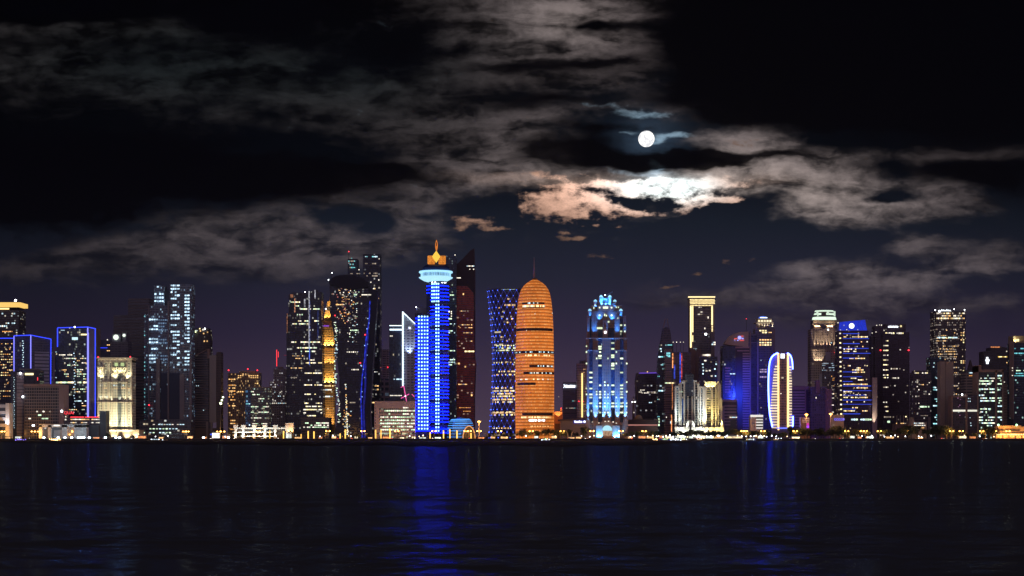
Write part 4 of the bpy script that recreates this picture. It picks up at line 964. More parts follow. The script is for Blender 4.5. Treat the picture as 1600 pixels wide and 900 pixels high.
    def rad2(y):
        for (a, ra), (c, rc) in zip(op, op[1:]):
            if c <= y <= a: return ra + (rc - ra) * (a - y) / (a - c)
        return 30
    m, b, p = mat_new('orange_screen_glow')
    tc = b.new('ShaderNodeTexCoord'); x, y, z = b.sep(tc.outputs['Object'])[:3]
    ang = b.m('MULTIPLY', b.m('ARCTAN2', b.m('SUBTRACT', y, cy), x), 44 / math.pi)
    fh = t.d(5.05); zz = b.m('DIVIDE', z, fh); fz = b.m('FRACT', zz); fa = b.m('FRACT', ang)
    slit = b.m('MULTIPLY', b.m('LESS_THAN', b.m('ABSOLUTE', b.m('SUBTRACT', fa, .5)), .2), b.m('LESS_THAN', b.m('ABSOLUTE', b.m('SUBTRACT', fz, .52)), .17))
    bandd = b.m('LESS_THAN', fz, .20); lamprow = b.m('MULTIPLY', b.m('GREATER_THAN', fz, .20), b.m('LESS_THAN', fz, .36))
    cell = b.white(b.comb(b.m('FLOOR', ang), b.m('FLOOR', zz), 1.0))[0]
    nz = b.noise(tc.outputs['Object'], .045, 3, .6); big = b.noise(b.v('MULTIPLY', tc.outputs['Object'], (1, 1, .3)), .02, 2, .5)
    st = b.m('MULTIPLY_ADD', nz, .30, .42); st = b.m('MULTIPLY', st, b.mr(big, .32, .68, .62, 1.25, 'LINEAR'))  # uneven lamp light behind the screen, painted into its emission
    st = b.m('MULTIPLY', st, b.m('SUBTRACT', 1.0, b.m('MULTIPLY', bandd, .7))); st = b.m('ADD', st, b.m('MULTIPLY', lamprow, .30))
    st = b.m('ADD', st, b.m('MULTIPLY', b.m('MULTIPLY', slit, b.m('POWER', cell, 2.0)), .45))
    colr = b.mix(b.m('MULTIPLY', slit, cell), (1.0, .245, .030, 1), (1.0, .56, .18, 1))
    b.put(p.inputs['Emission Color'], colr); b.put(p.inputs['Emission Strength'], b.m('MULTIPLY', st, 1.32))
    p.inputs['Base Color'].default_value = (.30, .14, .06, 1); p.inputs['Roughness'].default_value = .6
    t.lathe('screen', m, [(r, y) for y, r in op] + [(0, 434)], 836, cy, 64)
    lip = lamp('brown_lip_glow', (.5, .11, .02), .30, .3)  # floor lips carry a dim painted glow
    yy = 679
    while yy > 446:
        r = rad2(yy); bm = bmesh.new(); bm_lathe(bm, [(t.d(r + .1), t.lz(yy + .5)), (t.d(r + .55), t.lz(yy + .5)), (t.d(r + .55), t.lz(yy)), (t.d(r + .1), t.lz(yy))], t.lx(836), cy, 40, math.pi, 2 * math.pi); t.part('floor_lip', bm, lip); yy -= 5.05
    BN = plain('plant_floor_louvre', (.06, .035, .04), .5)
    for y0, y1, xa, xb in ((471.5, 474.5, 816, 851), (512, 516.5, 806.5, 864), (547.5, 552, 805.8, 866.2), (570, 573.5, 827, 865), (580.5, 584.5, 818, 866.2), (597.5, 601.5, 808.5, 837), (645, 649, 816, 864), (479.5, 481, 816, 851)):
        r = rad2(y0); a = math.asin(max(-1, (xa - 836) / (r + .7))); c = math.asin(min(1, (xb - 836) / (r + .7)))
        bm = bmesh.new(); bm_lathe(bm, [(t.d(r + .2), t.lz(y1)), (t.d(r + .8), t.lz(y1)), (t.d(r + .8), t.lz(y0)), (t.d(r + .2), t.lz(y0))], t.lx(836), cy, 24, a - math.pi / 2, c - math.pi / 2); t.part('louvre_band', bm, BN)
    def ow(mats, a, bb, ys, pr, w=2.0, h=1.6, seed=1):
        q = random.Random(seed)
        for y in ys:
            x = a
            while x < bb:
                if q.random() < pr: t.rwin(q.choice(mats), 836, cy, rad2(y) + .4, x, y, w * .9, h, .9)
                x += w
    ow([WARMY, PALE], 818, 851, [477.6], .9, 1.9, 3); ow([COOL, PALE], 822, 848, [473], .45, 2, 2.6, 2); ow([COOL], 806, 864, [549.8], .4, 2.3, 1.6, 3); ow([WARMY], 822, 860, [555], .6, 2, 2.2, 4)
    ow([PALE, COOL], 829, 864, [571.7, 582.6], .35, 2, 2, 5); ow([PALE, WARMY], 808, 864, [592.5], .35, 2, 1.6, 6); ow([WARMY, WARM], 816, 862, [652], .85, 2, 2.6, 7); ow([WHITEL, COOL], 827, 851, [656.8], .85, 1.7, 2.6, 8); ow([WARM], 830, 862, [666], .5, 2, 1.2, 9)
    for x, y in ((863, 487.5), (823, 516), (836, 490)): t.rwin(PALE, 836, cy, rad2(y) + .4, x, y, 1.4, 1.3, .6)
    t.lathe('roof_cap', plain('bronze_cap', (.3, .15, .06)), [(4.6, 434.4), (4.2, 432.3), (2, 431.2), (0, 431)], 836, cy, 20)
    t.lathe('spire', plain('spire_steel', (.40, .28, .30), .6), [(1.8, 432), (1.5, 420), (1.0, 410), (.5, 399)], 835, cy, 8)

    t = T('sign_tower', 'small dark tower wearing a white illuminated name sign right of the orange tower', 'tower', 2840, 891)
    t.box('wall', facade('f35', (.12, .11, .16), (.05, .05, .08), 4, 20, .4, .96), 880, 901.5, 597, None, 0, 26)
    b2 = bmesh.new(); rr = random.Random(2)
    bm_tube(b2, [(t.lx(880.6), -1, t.lz(606)), (t.lx(882.5), -1, t.lz(603.5)), (t.lx(881), -1, t.lz(600.5))], t.d(.55), 5)
    for i in range(9): bm_box(b2, t.lx(883.6 + i * 1.75), t.lx(884.7 + i * 1.75), -1.3, -.7, t.lz(605.4), t.lz(602.2 - rr.random() * .9))
    bm_box(b2, t.lx(883.4), t.lx(898), -1.2, -.8, t.lz(605.7), t.lz(604.9)); t.part('sign', b2, SIGNW)
    t.wins([DIMW, CYAN], 884, 899, [626.5, 637.7], 6, .6, w=2.2, h=1)
    t.dot('lamp', DIMW, 873, 620, .6)
    t = T('neon_column_tower', 'narrow mauve tower with one tall yellow light column beside the blue stepped tower', 'tower', 2760, 908)
    t.box('wall', facade('f36', (.26, .20, .26), (.06, .05, .07), 4, 3, .5, .6), 901.5, 917, 568, None, 0, 26); t.box('top_block', facade('f36b', (.12, .12, .15), (.03, .03, .05), 3.8, 3, .6, .7, .1), 906, 917, 563, 568, 3, 20)
    t.line('light_column', NEONY, [(909.5, 583), (909.5, 652)], .95, -1.2); t.dot('beacon', REDL, 904.5, 627, .8, -1); t.dot('beacon', REDL, 911.5, 627, .6, -2); t.wins([WARM], 911, 917, [577 + 5 * i for i in range(14)], 2, .5, w=1.2, h=1)
    t = T('low_bank_hall', 'low dark hall with a violet-blue glowing sign in front of the sign tower', 'hall', 2500, 896)
    t.box('wall', plain('taupe_wall', (.22, .18, .19)), 876, 918, 655, None, 0, 24); t.poly('canopy', plain('dark_canopy', (.08, .06, .08)), [(872, 655.5), (918, 653), (918, 656), (872, 658)], -3, 28)
    t.box('sign_board', lamp('violet_sign_glow', (.06, .05, .9), .35, .1), 896, 916, 656.3, 661.6, -.6, .5)
    b2 = bmesh.new()
    for i in range(7): bm_box(b2, t.lx(897.6 + i * 1.75), t.lx(899 + i * 1.75), -1.1, -.6, t.lz(660.2), t.lz(658 - (.8 if i in (0, 4) else 0)))
    bm_box(b2, t.lx(897.6), t.lx(909.5), -1.1, -.6, t.lz(660.4), t.lz(659.5)); bm_ball(b2, (t.lx(913.2), -.8, t.lz(658.9)), t.d(1.7), 10, 6); t.part('sign', b2, SIGNW)
    t = T('orange_lit_house', 'small orange lit building with a raised corner at the foot of the orange tower', 'building', 2560, 872)
    t.box('wall', plain('terracotta', (.5, .25, .13)), 866, 879, 643, None, 0, 14); t.box('turret', plain('terracotta', (.5, .25, .13)), 875.5, 878.5, 638.5, 643, 1, 5); t.dot('beacon', REDL, 877, 638, .9, 2)
    uplight(t, 872, 650, (1, .45, .15), 9000, 8, -6, 100, 1); t.box('lower_room', plain('dark_taupe', (.14, .11, .11)), 867, 882, 662, None, -4, 12)

    # ---- blue stepped deco tower
    t = T('stepped_deco_tower', 'stepped stone tower flood-lit bright blue with domed turrets and a needle on top', 'tower', 2500, 948)
    DS = facade('f37', (.21, .135, .125), (.03, .04, .07), 4.3, 3.0, .42, .30); DS2 = plain('deco_stone', (.34, .26, .25), .75, .15); DG = facade('f37g', (.03, .05, .10), (.01, .02, .05), 3.9, 2.2, .8, .85, .03, (1, 1, .7), (.8, 1, .8), .5)
    t.box('glass_core', DG, 917.5, 979, 530, None, 3, 42)
    t.box('upper_core', DG, 921, 975, 498, 530, 6, 34)
    piers = [(916.8, 920.6), (926.3, 934.8), (940.8, 954.8), (960.8, 968.6), (974.6, 979.6)]
    for a, c in piers: t.box('pier', DS, a, c, 528.5, None, 0, 10)
    up = [(917.6, 921.5, 493), (924.5, 934, 486), (942, 950, 500), (960, 968.6, 486), (974, 978.6, 493)]
    for a, c, y in up: t.box('upper_pier', DS, a, c, y, 528.5, 2.5, 12)
    t.box('ledge', DS2, 916, 980, 527.6, 529, -1.5, 16); t.box('string_course', DS2, 916.5, 935, 547, 547.8, -1, 3); t.box('string_course', DS2, 960, 979.8, 547, 547.8, -1, 3)
    t.box('shoulder', DS, 925, 972, 478, 500, 8, 26); t.box('tower_head', DS, 934, 962, 475, 512, 5, 26); t.box('crown_block', DS2, 936.5, 956.5, 465, 475, 9, 16)
    t.boxes('crown_rail', DS2, [(925, 972, 477, 478), (935, 961, 474.2, 475.2)], 4, 26)
    for px, py in ((939.7, 463), (953.3, 463), (930.7, 470), (961.2, 470), (922, 484.5), (970.6, 484.5)):
        bm = bmesh.new(); q = t.d(2.9); bm_lathe(bm, [(q, t.lz(py + 9)), (q, t.lz(py + 2)), (q * 1.2, t.lz(py + 2)), (q * 1.2, t.lz(py + 1)), (q, t.lz(py + .8)), (q * .8, t.lz(py - 1)), (q * .4, t.lz(py - 2.2)), (0, t.lz(py - 2.7))], t.lx(px), 8, 14); tu = t.part('turret', bm, DS2, smooth=False)
        bm = bmesh.new(); bm_lathe(bm, [(q * 1.02, t.lz(py + .9)), (q * .84, t.lz(py - 1.1)), (q * .42, t.lz(py - 2.3)), (0, t.lz(py - 2.9))], t.lx(px), 8, 14); link('lit_dome', bm, lamp('ice_dome_light', (.35, .75, 1.0), 1.2, .1), tu)
        uplight(t, px, py + 10, BLUE, 12000, 12, 2.5, 90, 6)
    t.line('needle', plain('blue_steel', (.2, .3, .5), .4), [(947, 460.8, 16), (958.5, 454, 16)], .75); t.line('needle_mast', DARKM, [(946.5, 459.5, 14), (946.5, 466, 14)], .4); t.dot('needle_lamp', WHITEL, 946.3, 460, .6, 13)
    for px in (940, 946.5, 953): uplight(t, px, 475, BLUE, 80000, 12, 3.5, 80, 9)
    for px in (927.5, 931, 963, 967): uplight(t, px, 487, BLUE, 50000, 14, 3, 80, 8)
    for px, pw in ((919, 40000), (927.5, 90000), (931.5, 40000), (946.5, 60000), (963, 70000), (966, 70000), (976.5, 45000)): uplight(t, px, 527.4, BLUE, pw * 1.7, 30, -1, 32, 2.8)
    for px in (936.5, 957): uplight(t, px, 501, BLUE, 40000, 12, 1, 80, 6)
    for px in (918.7, 928.5, 932.5, 943, 947.8, 952.5, 962.5, 967, 977): uplight(t, px, 658, BLUE, 900000, 70, -5, 26, .8)
    for px in (918.7, 930.5, 943, 952.5, 965, 977): uplight(t, px, 657.5, (.12, .45, 1), 220000, 34, -3, 44, 1)
    t.boxes('base_course', DS2, [(915, 922, 655.5, None), (926, 934, 657, None), (974, 981, 655.5, None), (939, 957, 659, None)], -2, 8)
    t.box('base', DS, 918, 978, 660, None, -.8, 20)
    bm = bmesh.new(); bm_lathe(bm, [(t.d(7.4), t.lz(673)), (t.d(7.2), t.lz(669.5)), (t.d(5.4), t.lz(666.6)), (t.d(2.8), t.lz(665.2)), (0, t.lz(664.8))], t.lx(948.6), -3, 20); t.part('entrance_dome', bm, lamp('ice_entrance_light', (.45, .85, 1.0), 1.0, .1), smooth=True)
    t.box('entrance_hall', lamp('warm_entrance_light', (1, .62, .4), .35, .1, patch=.6), 941, 956.5, 673.5, 681, -8, 10); t.boxes('portico', plain('blue_lit_render', (.45, .5, .55)), [(931, 941, 665, None), (956.5, 968, 665, None)], -6, 8)
    for px in (934, 938, 961, 966): uplight(t, px, 684, (.1, .5, 1), 16000, 14, -9, 90, 0)
    YW = lamp('lime_white_window', (.85, 1, .65), 1.3)
    for x, y, w, h in ((946.3, 480.5, 8, 3.2), (937, 480.5, 2.4, 2.4), (955.6, 480.5, 2.4, 2.4), (937, 492.5, 3, 2.6), (955.8, 492.5, 3, 2.6), (945, 492, 1.4, 3.6), (947.6, 493, 1.4, 2.4), (937, 512.6, 9, 3), (951, 502.7, 2.6, 2.6), (965.6, 497, 1.8, 1.8), (930, 476.5, 2, 1.6), (966.3, 480, 1.4, 2.4), (963, 480, 1.4, 2.4), (928, 481, 1.6, 3)): t.win(YW, x, y, w, h, 1.9)
    for x0, ys in ((937.6, (541.5, 545, 555.8, 559.5, 571)), (957.6, (535.8, 545, 555, 558, 571, 576))):
        for y in ys: t.win(YW, x0, y, 5, 2.6, 2.9)
    cols = [(916.4, 2), (923.4, 4.8), (932.3, 2), (937.8, 3.2), (945, 2), (950, 2), (957.8, 4.6), (963, 1.8), (971.5, 4.8), (979.2, 2)]
    q = random.Random(21)
    for y, pr in ((541, .2), (550, .2), (560, .25), (568, .3), (582, .25), (590, .3), (607, .35), (612, .55), (616.2, .95), (621, .8), (630, .5), (635, .8), (644.5, .75), (597, .3), (602, .3)):
        for x, w in cols:
            if q.random() < pr: t.win(YW, x, y, w, 2.5, 2.9 if w > 2.5 else -.15)
    for x in (970.5, 976.5):
        for y in (508, 517.6): t.win(YW, x, y, 3.4 if x < 975 else 2, 2.6, 2)
    for x, y in ((925.8, 659.4), (935.5, 660.8), (945.5, 658.7), (950.8, 658.5), (958, 659.3), (963, 661.2)): t.win(PALE, x, y, 2, 1.8, -1)
    t.dot('lamp', WHITEL, 946, 519, 1.6, 1.5)
middle()

# ------------------------------------------------------------------ the right-hand half
def right_side():
    t = T('low_domed_hall', 'long low hall with a shallow domed roof and a pink light line at its eaves', 'hall', 2560, 1005)
    t.box('wall', plain('plum_wall', (.26, .20, .20)), 980, 1028, 664, None, 0, 30); t.box('light_strip', lamp('pink_strip_light', (1, .4, .35), .45, .1), 981, 1027, 663.2, 665, -.6, .5)
    t.box('roof_slab', plain('plum_roof', (.14, .11, .13)), 978, 1029, 655.5, 663, -1.5, 32); t.lathe('dome', plain('pale_dome', (.5, .42, .3)), [(7, 655.5), (5.5, 651), (3, 648.5), (0, 648)], 999, 16, 20)
    t = T('small_minaret', 'tiny pale minaret with lamps on its gallery behind the low domed hall', 'minaret', 2900, 990)
    t.lathe('shaft', plain('plum_wall', (.26, .20, .20)), [(2.2, 700), (1.8, 636), (1.2, 632), (1.2, 622), (.1, 619)], 990, 3, 12)
    t.lathe('gallery', BEIGE, [(2.4, 630), (3.6, 629), (3.6, 627.5), (2, 627)], 990, 3, 12)
    for x in (988, 991.8): t.dot('lamp', WHITEL, x, 628, .8, -.8)
    t.dot('lamp', PALE, 990.5, 644.5, .8, -.8)
    t = T('bulging_block', 'dark block with bowed sides and a purple light line along its roof', 'office block', 2880, 1010)
    t.poly('wall', facade('f39', (.09, .08, .11), (.03, .03, .05), 3.8, 3, .6, .8, .06, (1, .8, .6), (.8, .9, 1), .3), [(995, 583), (1026, 583), (1027.5, 640), (1027, 700), (996, 700), (993.2, 610), (993, 595)], 0, 24)
    t.line('light_strip', lamp('purple_line', (.22, .10, .9), .8, .1), [(998.5, 583), (1026, 582.6)], .6); t.line('edge_rib', BROWN, [(998, 582), (994.4, 590), (993.6, 602), (995.5, 614), (996.5, 650)], .4); t.line('edge_rib', BROWN, [(1026.3, 582), (1025.3, 600), (1027, 650)], .4)
    t.wins([WARM, PALE], 1000, 1020, [609.5], 8, .6, w=1.6); t.wins([DIMW, PALE], 998, 1024, [612.5, 614], 16, .6, w=1.3, h=1); t.wins([COOL], 1014, 1020, [629], 4, .8, w=1.4); t.dot('roof_lamp', WARM, 1011.5, 581, .8)

    t = T('claw_top_tower', 'dark bullet-shaped tower ending in two curved claws with cyan rooms on its left edge', 'tower', 2740, 1040)
    t.poly('crown', facade('f40t', (.10, .085, .12), (.03, .03, .06), 3.8, 2.2, .6, .8), [(1033, 535), (1035.5, 522), (1036, 514), (1040, 511), (1046, 512), (1048.5, 522), (1050, 538), (1050, 540), (1033, 540)], 2, 22)
    t.line('claw', BROWN, [(1036.5, 512), (1038.5, 505), (1040.2, 497.5)], .45, 6); t.line('claw', BROWN, [(1045.8, 512), (1044, 505), (1043, 497.5)], .45, 6)
    t.poly('wall', facade('f40', (.06, .07, .10), (.02, .035, .06), 3.8, 2.4, .6, .8, .10, (.3, .8, .9), (1, .8, .6), .3), [(1032, 537), (1052, 537), (1052, 700), (1026, 700), (1027, 600), (1029, 560)], 0, 26)
    t.wins([CYAN, COOL], 1029, 1036, [557.5, 570, 610.5], 4, .95, w=2, h=2, seed=1); t.wins([COOL], 1031, 1034, [545, 549, 552, 603], 2, .8, w=1.4, h=2); t.wins([CYAN], 1043, 1050, [539], 4, .9, h=1.6, w=1.8); t.wins([PALE, CYAN], 1027, 1031, [588 + 9 * i for i in range(10)], 2, .5, w=1.2)
    t.wins([GREENW], 1028, 1031, [655, 659, 664], 1, 1, w=2.2, h=3)

    t = T('ember_edge_tower', 'mauve tower with red, blue and amber light flecks running down its edges', 'tower', 2720, 1058)
    t.box('wall', facade('f41', (.24, .18, .18), (.10, .08, .09), 3.8, 40, .5, 1), 1039, 1050, 545, None, -2, 22); t.box('right_wall', facade('f41b', (.14, .11, .15), (.05, .045, .07), 3.8, 3, .6, .8, .03), 1050, 1080, 550, None, 0, 28)
    t.wins([CYAN], 1041, 1047, [552, 555, 557], 3, .95, w=2, h=2.2, y=-2.1); t.wins([WARMY, GREENW], 1039, 1053, [598.5], 8, 1, w=2, h=1.8, y=-2.1)
    t.boxes('light_shaft', lamp('ember_flecks', (1, .35, .12), .8, .8, patch=.95), [(1050.2, 1051.6, 552, 575), (1049.8, 1051, 600, 640), (1048.5, 1049.8, 648, 684)], -2.4, .5)
    t.boxes('blue_light_shaft', lamp('cobalt_flecks', (.06, .12, 1), .9, .8, patch=.95), [(1053, 1055, 570, 592), (1062, 1063.4, 551, 600)], -.5, .5); t.boxes('red_light_shaft', lamp('rose_flecks', (1, .12, .15), .4, .8, patch=.95), [(1064.5, 1065.8, 552, 592)], -.5, .5)
    t.wins([PALE, WARM], 1040, 1049, [590, 606, 614, 634, 652, 660], 4, .35, w=1, h=2.4, y=-2.1); t.win(COOL, 1048, 660, 1.8, 3.4, -2.2); t.wins([PALE], 1070, 1074, [575, 588, 592], 2, .5)
    for x in (1053, 1058.3, 1064.3, 1069): t.dot('roof_lamp', PALE, x, 534, .8, 12)
    t.boxes('roof_mast', DARKM, [(1052.8, 1053.2, 534, 551), (1058, 1058.5, 534, 551), (1064, 1064.5, 534, 551), (1068.8, 1069.2, 534, 551)], 12, .4)

    t = T('gold_frame_tower', 'tall tower framed by golden light columns under a wide gold lattice cornice', 'tower', 2840, 1097)
    CG = lamp('pale_gold_light', (1.0, .80, .38), 1.9, .1, True)
    t.box('wall', facade('f42', (.17, .14, .15), (.05, .045, .06), 3.9, 2.6, .55, .8, .03), 1083, 1112, 480, None, 2, 30); t.box('left_column', plain('mauve_stone', (.26, .20, .21)), 1078, 1084, 480, None, 0, 24); t.box('right_column', plain('mauve_stone', (.26, .20, .21)), 1111, 1116.5, 480, None, 0, 24)
    t.box('cornice', BEIGE, 1077, 1116, 466.5, 479, 0, 26); t.box('cornice_light', CG, 1075.3, 1117.2, 463.2, 465, -2.5, 4); t.box('roof_slab', DARKM, 1076.4, 1116.4, 465.1, 466.4, -1, 28)
    bm = bmesh.new()
    for j in range(4):
        for i in range(20): bm_ball(bm, (t.lx(1078.6 + i * 1.95 + (j % 2) * .8), -.3, t.lz(468.2 + j * 2)), t.d(.72), 6, 4)
    t.part('cornice_lattice', bm, CG); t.boxes('lamp_row', CG, [(1079 + i * 2.2, 1080.2 + i * 2.2, 476.6, 477.8) for i in range(16)], -.6, .5)
    t.box('light_column', lamp('bright_gold_light', (1, .78, .36), 2.6, .1, True), 1078.3, 1080.3, 478.5, 543, -.9, .8); t.box('light_column', CG, 1081.4, 1083.2, 478.5, 519, -.9, .8); t.box('light_column', CG, 1081.6, 1083, 524, 534, -.9, .8); t.box('light_column', CG, 1111.6, 1113.6, 478.5, 508, -.9, .8); t.boxes('light_column', CG, [(1112, 1113.6, 509.5 + i * 2.3, 511 + i * 2.3) for i in range(4)], -.9, .8)
    t.wins([PALE, DIMW], 1090, 1098, [480, 484, 487.5, 491], 5, .5, w=1.5, h=1.2); t.win(WHITEL, 1103, 522, 3, 2.6, 1.8); t.win(PALE, 1106.5, 496, 1.4, 3); t.win(COOL, 1086, 546, 6, 2.6, -.1); t.wins([COOL, PALE], 1112, 1118, [535, 538], 3, .8, w=2, h=2); t.win(PALE, 1101.5, 513, 1.2, 2.4, 1.8)
    t.boxes('lower_shaft', plain('rust_mauve_stone', (.25, .16, .15)), [(1079, 1087, 545, None), (1087.4, 1095, 545, None)], -3, 10)
    t = T('blue_office_block', 'dark-blue office block with scattered white rooms below the gold framed tower', 'office block', 2660, 1108)
    t.box('wall', facade('f42b', (.05, .05, .09), (.02, .02, .05), 3.8, 2.6, .6, .8, .06), 1094, 1121, 557, None, 0, 24)
    t.wins([PALE], 1098, 1110, [554.8], 4, 1, w=3, h=2.6); t.box('roof_room', BROWN, 1095, 1112, 553, 557, 2, 12)
    for x, y, w in ((1102, 563.5, 3.5), (1098, 569, 2.4), (1104, 579.5, 3), (1109, 579, 3), (1117, 576.5, 2.2), (1119, 569, 2.4), (1098.5, 584, 2), (1112, 587.5, 3), (1118, 587.5, 2), (1098.5, 574, 2), (1099, 579, 1.8)): t.win(COOL if w < 3 else PALE, x, y, w, 2)

    # twin flood-lit towers
    t = T('white_lit_block', 'stepped stone block with arched bays flood-lit cool white from below', 'hotel', 2500, 1076)
    SW = plain('pale_warm_stone', (.50, .47, .44), .75, .15); SG = facade('f43g', (.34, .35, .34), (.02, .035, .05), 3.6, 30, .62, 1.0)
    t.box('glass_wall', SG, 1055, 1098, 602, None, 4, 22); t.box('centre_glass', facade('f43c', (.07, .08, .11), (.02, .03, .05), 3.6, 3, .7, .9, .03), 1070.5, 1084, 585, 640, 0, 20)
    t.poly('centre_roof', plain('slate_roof', (.10, .10, .13)), [(1071, 586), (1077, 586), (1080.5, 582.5), (1084, 587), (1084, 590), (1071, 590)], 1, 16)
    prs = [(1054.5, 1057.3, 603), (1060.4, 1062.2, 600), (1063.2, 1065, 597), (1068, 1070.4, 594), (1084.2, 1086.4, 594), (1090, 1092, 597), (1093.2, 1095.6, 603), (1098, 1101, 606)]
    for a, c, y in prs: t.box('pier', SW, a, c, y, None, 0, 7)
    for a, c, y in ((1055, 1062, 603), (1060.5, 1065, 599), (1064.5, 1071, 595), (1083.8, 1089, 594), (1088.5, 1093, 599), (1092, 1100.8, 604)):
        bm = bmesh.new(); xa, xb = t.lx(a), t.lx(c); zt = t.lz(y); xm = (xa + xb) / 2; r = (xb - xa) / 2 * .62
        out = [(xa, zt - r * 2.2), (xa, zt), (xb, zt), (xb, zt - r * 2.2), (xm + r, zt - r * 2.2)] + [(xm + r * math.cos(math.pi * k / 8), zt - r * 2.2 + r * 1.3 * math.sin(math.pi * k / 8)) for k in range(1, 8)] + [(xm - r, zt - r * 2.2)]
        bm_prism_xz(bm, out, -.3, 6); t.part('arch', bm, SW)
    t.boxes('corbel', SW, [(1062, 1067, 620, 622.5), (1087, 1092.5, 620, 622.5), (1072.5, 1084, 619, 622.5)], 0, 6); t.boxes('portal_pier', SW, [(1074, 1075.8, 619, None), (1080.5, 1082.3, 619, None)], -1.2, 6)
    t.poly('entrance_gable', SW, [(1072, 690), (1072, 664), (1074, 658), (1078, 656), (1082.3, 658), (1085, 664), (1085, 690)], -4, 5); t.poly('entrance_arch', plain('dark_opening', (.02, .015, .02)), [(1076.8, 690), (1076.8, 664), (1078.4, 661.5), (1080, 664), (1080, 690)], -4.3, .2)
    t.box('base', SW, 1054, 1101, 667, None, -3.4, 10); t.box('blue_bay', lamp('blue_bay_light', (.04, .20, .8), .22, .2, patch=.8), 1066, 1069.5, 622, 660, 3.4, .5)
    for px in (1055.9, 1061.3, 1073, 1084, 1094, 1099.5): uplight(t, px, 668, (.86, 1, .90), 60000, 40, -5, 40, 2.5)
    for px in (1056, 1094, 1099): uplight(t, px, 668, (.7, .85, 1), 130000, 80, -6, 26, 2)
    for px in (1074, 1083): uplight(t, px, 686, (.95, 1, .9), 10000, 16, -12, 70, -3)
    for px in (1058, 1066, 1090, 1097): spot(t.o, (t.lx(px), -20, 2), (t.lx(px), -3, 9), (.9, 1, .88), 26000, 70)
    t.wins([DIMW, GREENW], 1057, 1067, [612], 6, .7, w=1.6, h=1.3, y=3.9)
    t = T('gold_lit_block', 'stone block of arched bays flood-lit golden yellow beside its white lit twin', 'hotel', 2498, 1115)
    t.box('glass_wall', facade('f44g', (.36, .34, .28), (.03, .03, .03), 3.4, 30, .6, 1.0, .05), 1101.5, 1128, 602, None, 4, 22)
    prs = [(1101.3, 1104.2, 596), (1111, 1114.5, 596), (1117.5, 1119.6, 604), (1125.8, 1128.3, 622), (1121.5, 1122.8, 596)]
    for a, c, y in prs: t.box('pier', SW, a, c, y, None, 0, 7)
    t.box('attic', SW, 1101.3, 1119, 596, 605, .2, 7); t.poly('stair_gable', SW, [(1119, 622), (1119, 598), (1125, 597), (1127, 602), (1127, 640), (1123, 640), (1123, 622)], 2.5, 6)
    for a, c, y in ((1103, 1112, 605), (1113.6, 1119, 605)):
        bm = bmesh.new(); xa, xb = t.lx(a), t.lx(c); zt = t.lz(y); xm = (xa + xb) / 2; r = (xb - xa) / 2 * .75
        out = [(xa, zt - r * 1.6), (xa, zt), (xb, zt), (xb, zt - r * 1.6), (xm + r, zt - r * 1.6)] + [(xm + r * math.cos(math.pi * k / 8), zt - r * 1.6 + r * 1.2 * math.sin(math.pi * k / 8)) for k in range(1, 8)] + [(xm - r, zt - r * 1.6)]
        bm_prism_xz(bm, out, -.3, 6); t.part('arch', bm, SW)
    t.boxes('attic_window', lamp('bright_gold_room', (1, .85, .3), 1.1, .3), [(1104, 1106.5, 597.5, 603.4), (1108, 1110.4, 597.5, 603.4), (1111.6, 1114, 597.5, 603.4), (1115, 1117.6, 597.5, 603.4)], -.15, .3)
    t.poly('side_gable', SW, [(1124.5, 690), (1125, 664), (1127, 656), (1130, 664), (1130.6, 690)], -3, 6); t.box('base', SW, 1101.3, 1130.6, 667.5, None, -3.4, 10)
    for px in (1103, 1107, 1112.5, 1118, 1127): uplight(t, px, 668, (1, .78, .25), 110000, 60, -5, 36, 2.5)
    for px in (1104, 1112, 1120, 1127): spot(t.o, (t.lx(px), -20, 2), (t.lx(px), -3, 9), (1, .78, .28), 30000, 70)
    for px in (1106, 1114): uplight(t, px, 606.5, (1, .82, .28), 20000, 10, -3, 100, 0)
    t.wins([DIMW, WARMY], 1105, 1110.5, [631, 637, 645, 652], 4, .5, w=1.4, h=1.1, y=3.9); t.wins([DIMW, PALE], 1105, 1118, [622.5], 6, .8, w=2, h=1.4, y=-.1); t.wins([DIMW], 1119.5, 1125.6, [645.5, 647.5], 4, .7, w=1.3, y=3.9)

    t = T('banded_office', 'low mauve office with horizontal stone bands right of the gold lit block', 'office block', 2570, 1142)
    t.box('wall', plain('plum_glass', (.06, .04, .06), .3), 1129, 1152, 628, None, .8, 20)
    t.boxes('floor_band', plain('mauve_band', (.34, .24, .23)), [(1132, 1151, 633 + 4.9 * i, 635.4 + 4.9 * i) for i in range(7)] + [(1129, 1151, 624, 628)], 0, 20); t.box('end_pier', plain('mauve_band', (.34, .24, .23)), 1129, 1132, 634, None, -.4, 20)
    t.wins([PALE, COOL], 1132, 1152, [652], 10, .85, w=1.6, h=1.4, y=.7); t.box('notch', DARKM, 1141, 1150, 656.5, 668, -.3, .6)

    t = T('quarter_dome_tower', 'tower with a quarter-circle beige crown bearing a red and blue logo', 'tower', 2660, 1150)
    t.box('glass_wall', facade('f45', (.045, .05, .10), (.018, .022, .06), 3.8, 2.6, .7, .8, .05), 1129, 1161, 540, None, 2, 28)
    t.poly('crown', plain('logo_stone', (.46, .34, .31), .8, .1), [(1132, 537), (1134, 533), (1139, 527), (1146, 522), (1156, 519), (1169.5, 518), (1169.5, 542), (1150, 540), (1136, 538.5)], -.5, 20)
    t.box('ribbed_wall', plain('plum_glass', (.06, .04, .06), .3), 1149, 1172, 542, None, 1, 26)
    t.boxes('floor_band', plain('pink_mauve_band', (.42, .27, .30)), [(1149, 1171, 541.5, 544), (1152, 1171, 547, 549)] + [(1160.5, 1171.5, 551.5 + 3.9 * i, 553.6 + 3.9 * i) for i in range(34)], -.2, 24)
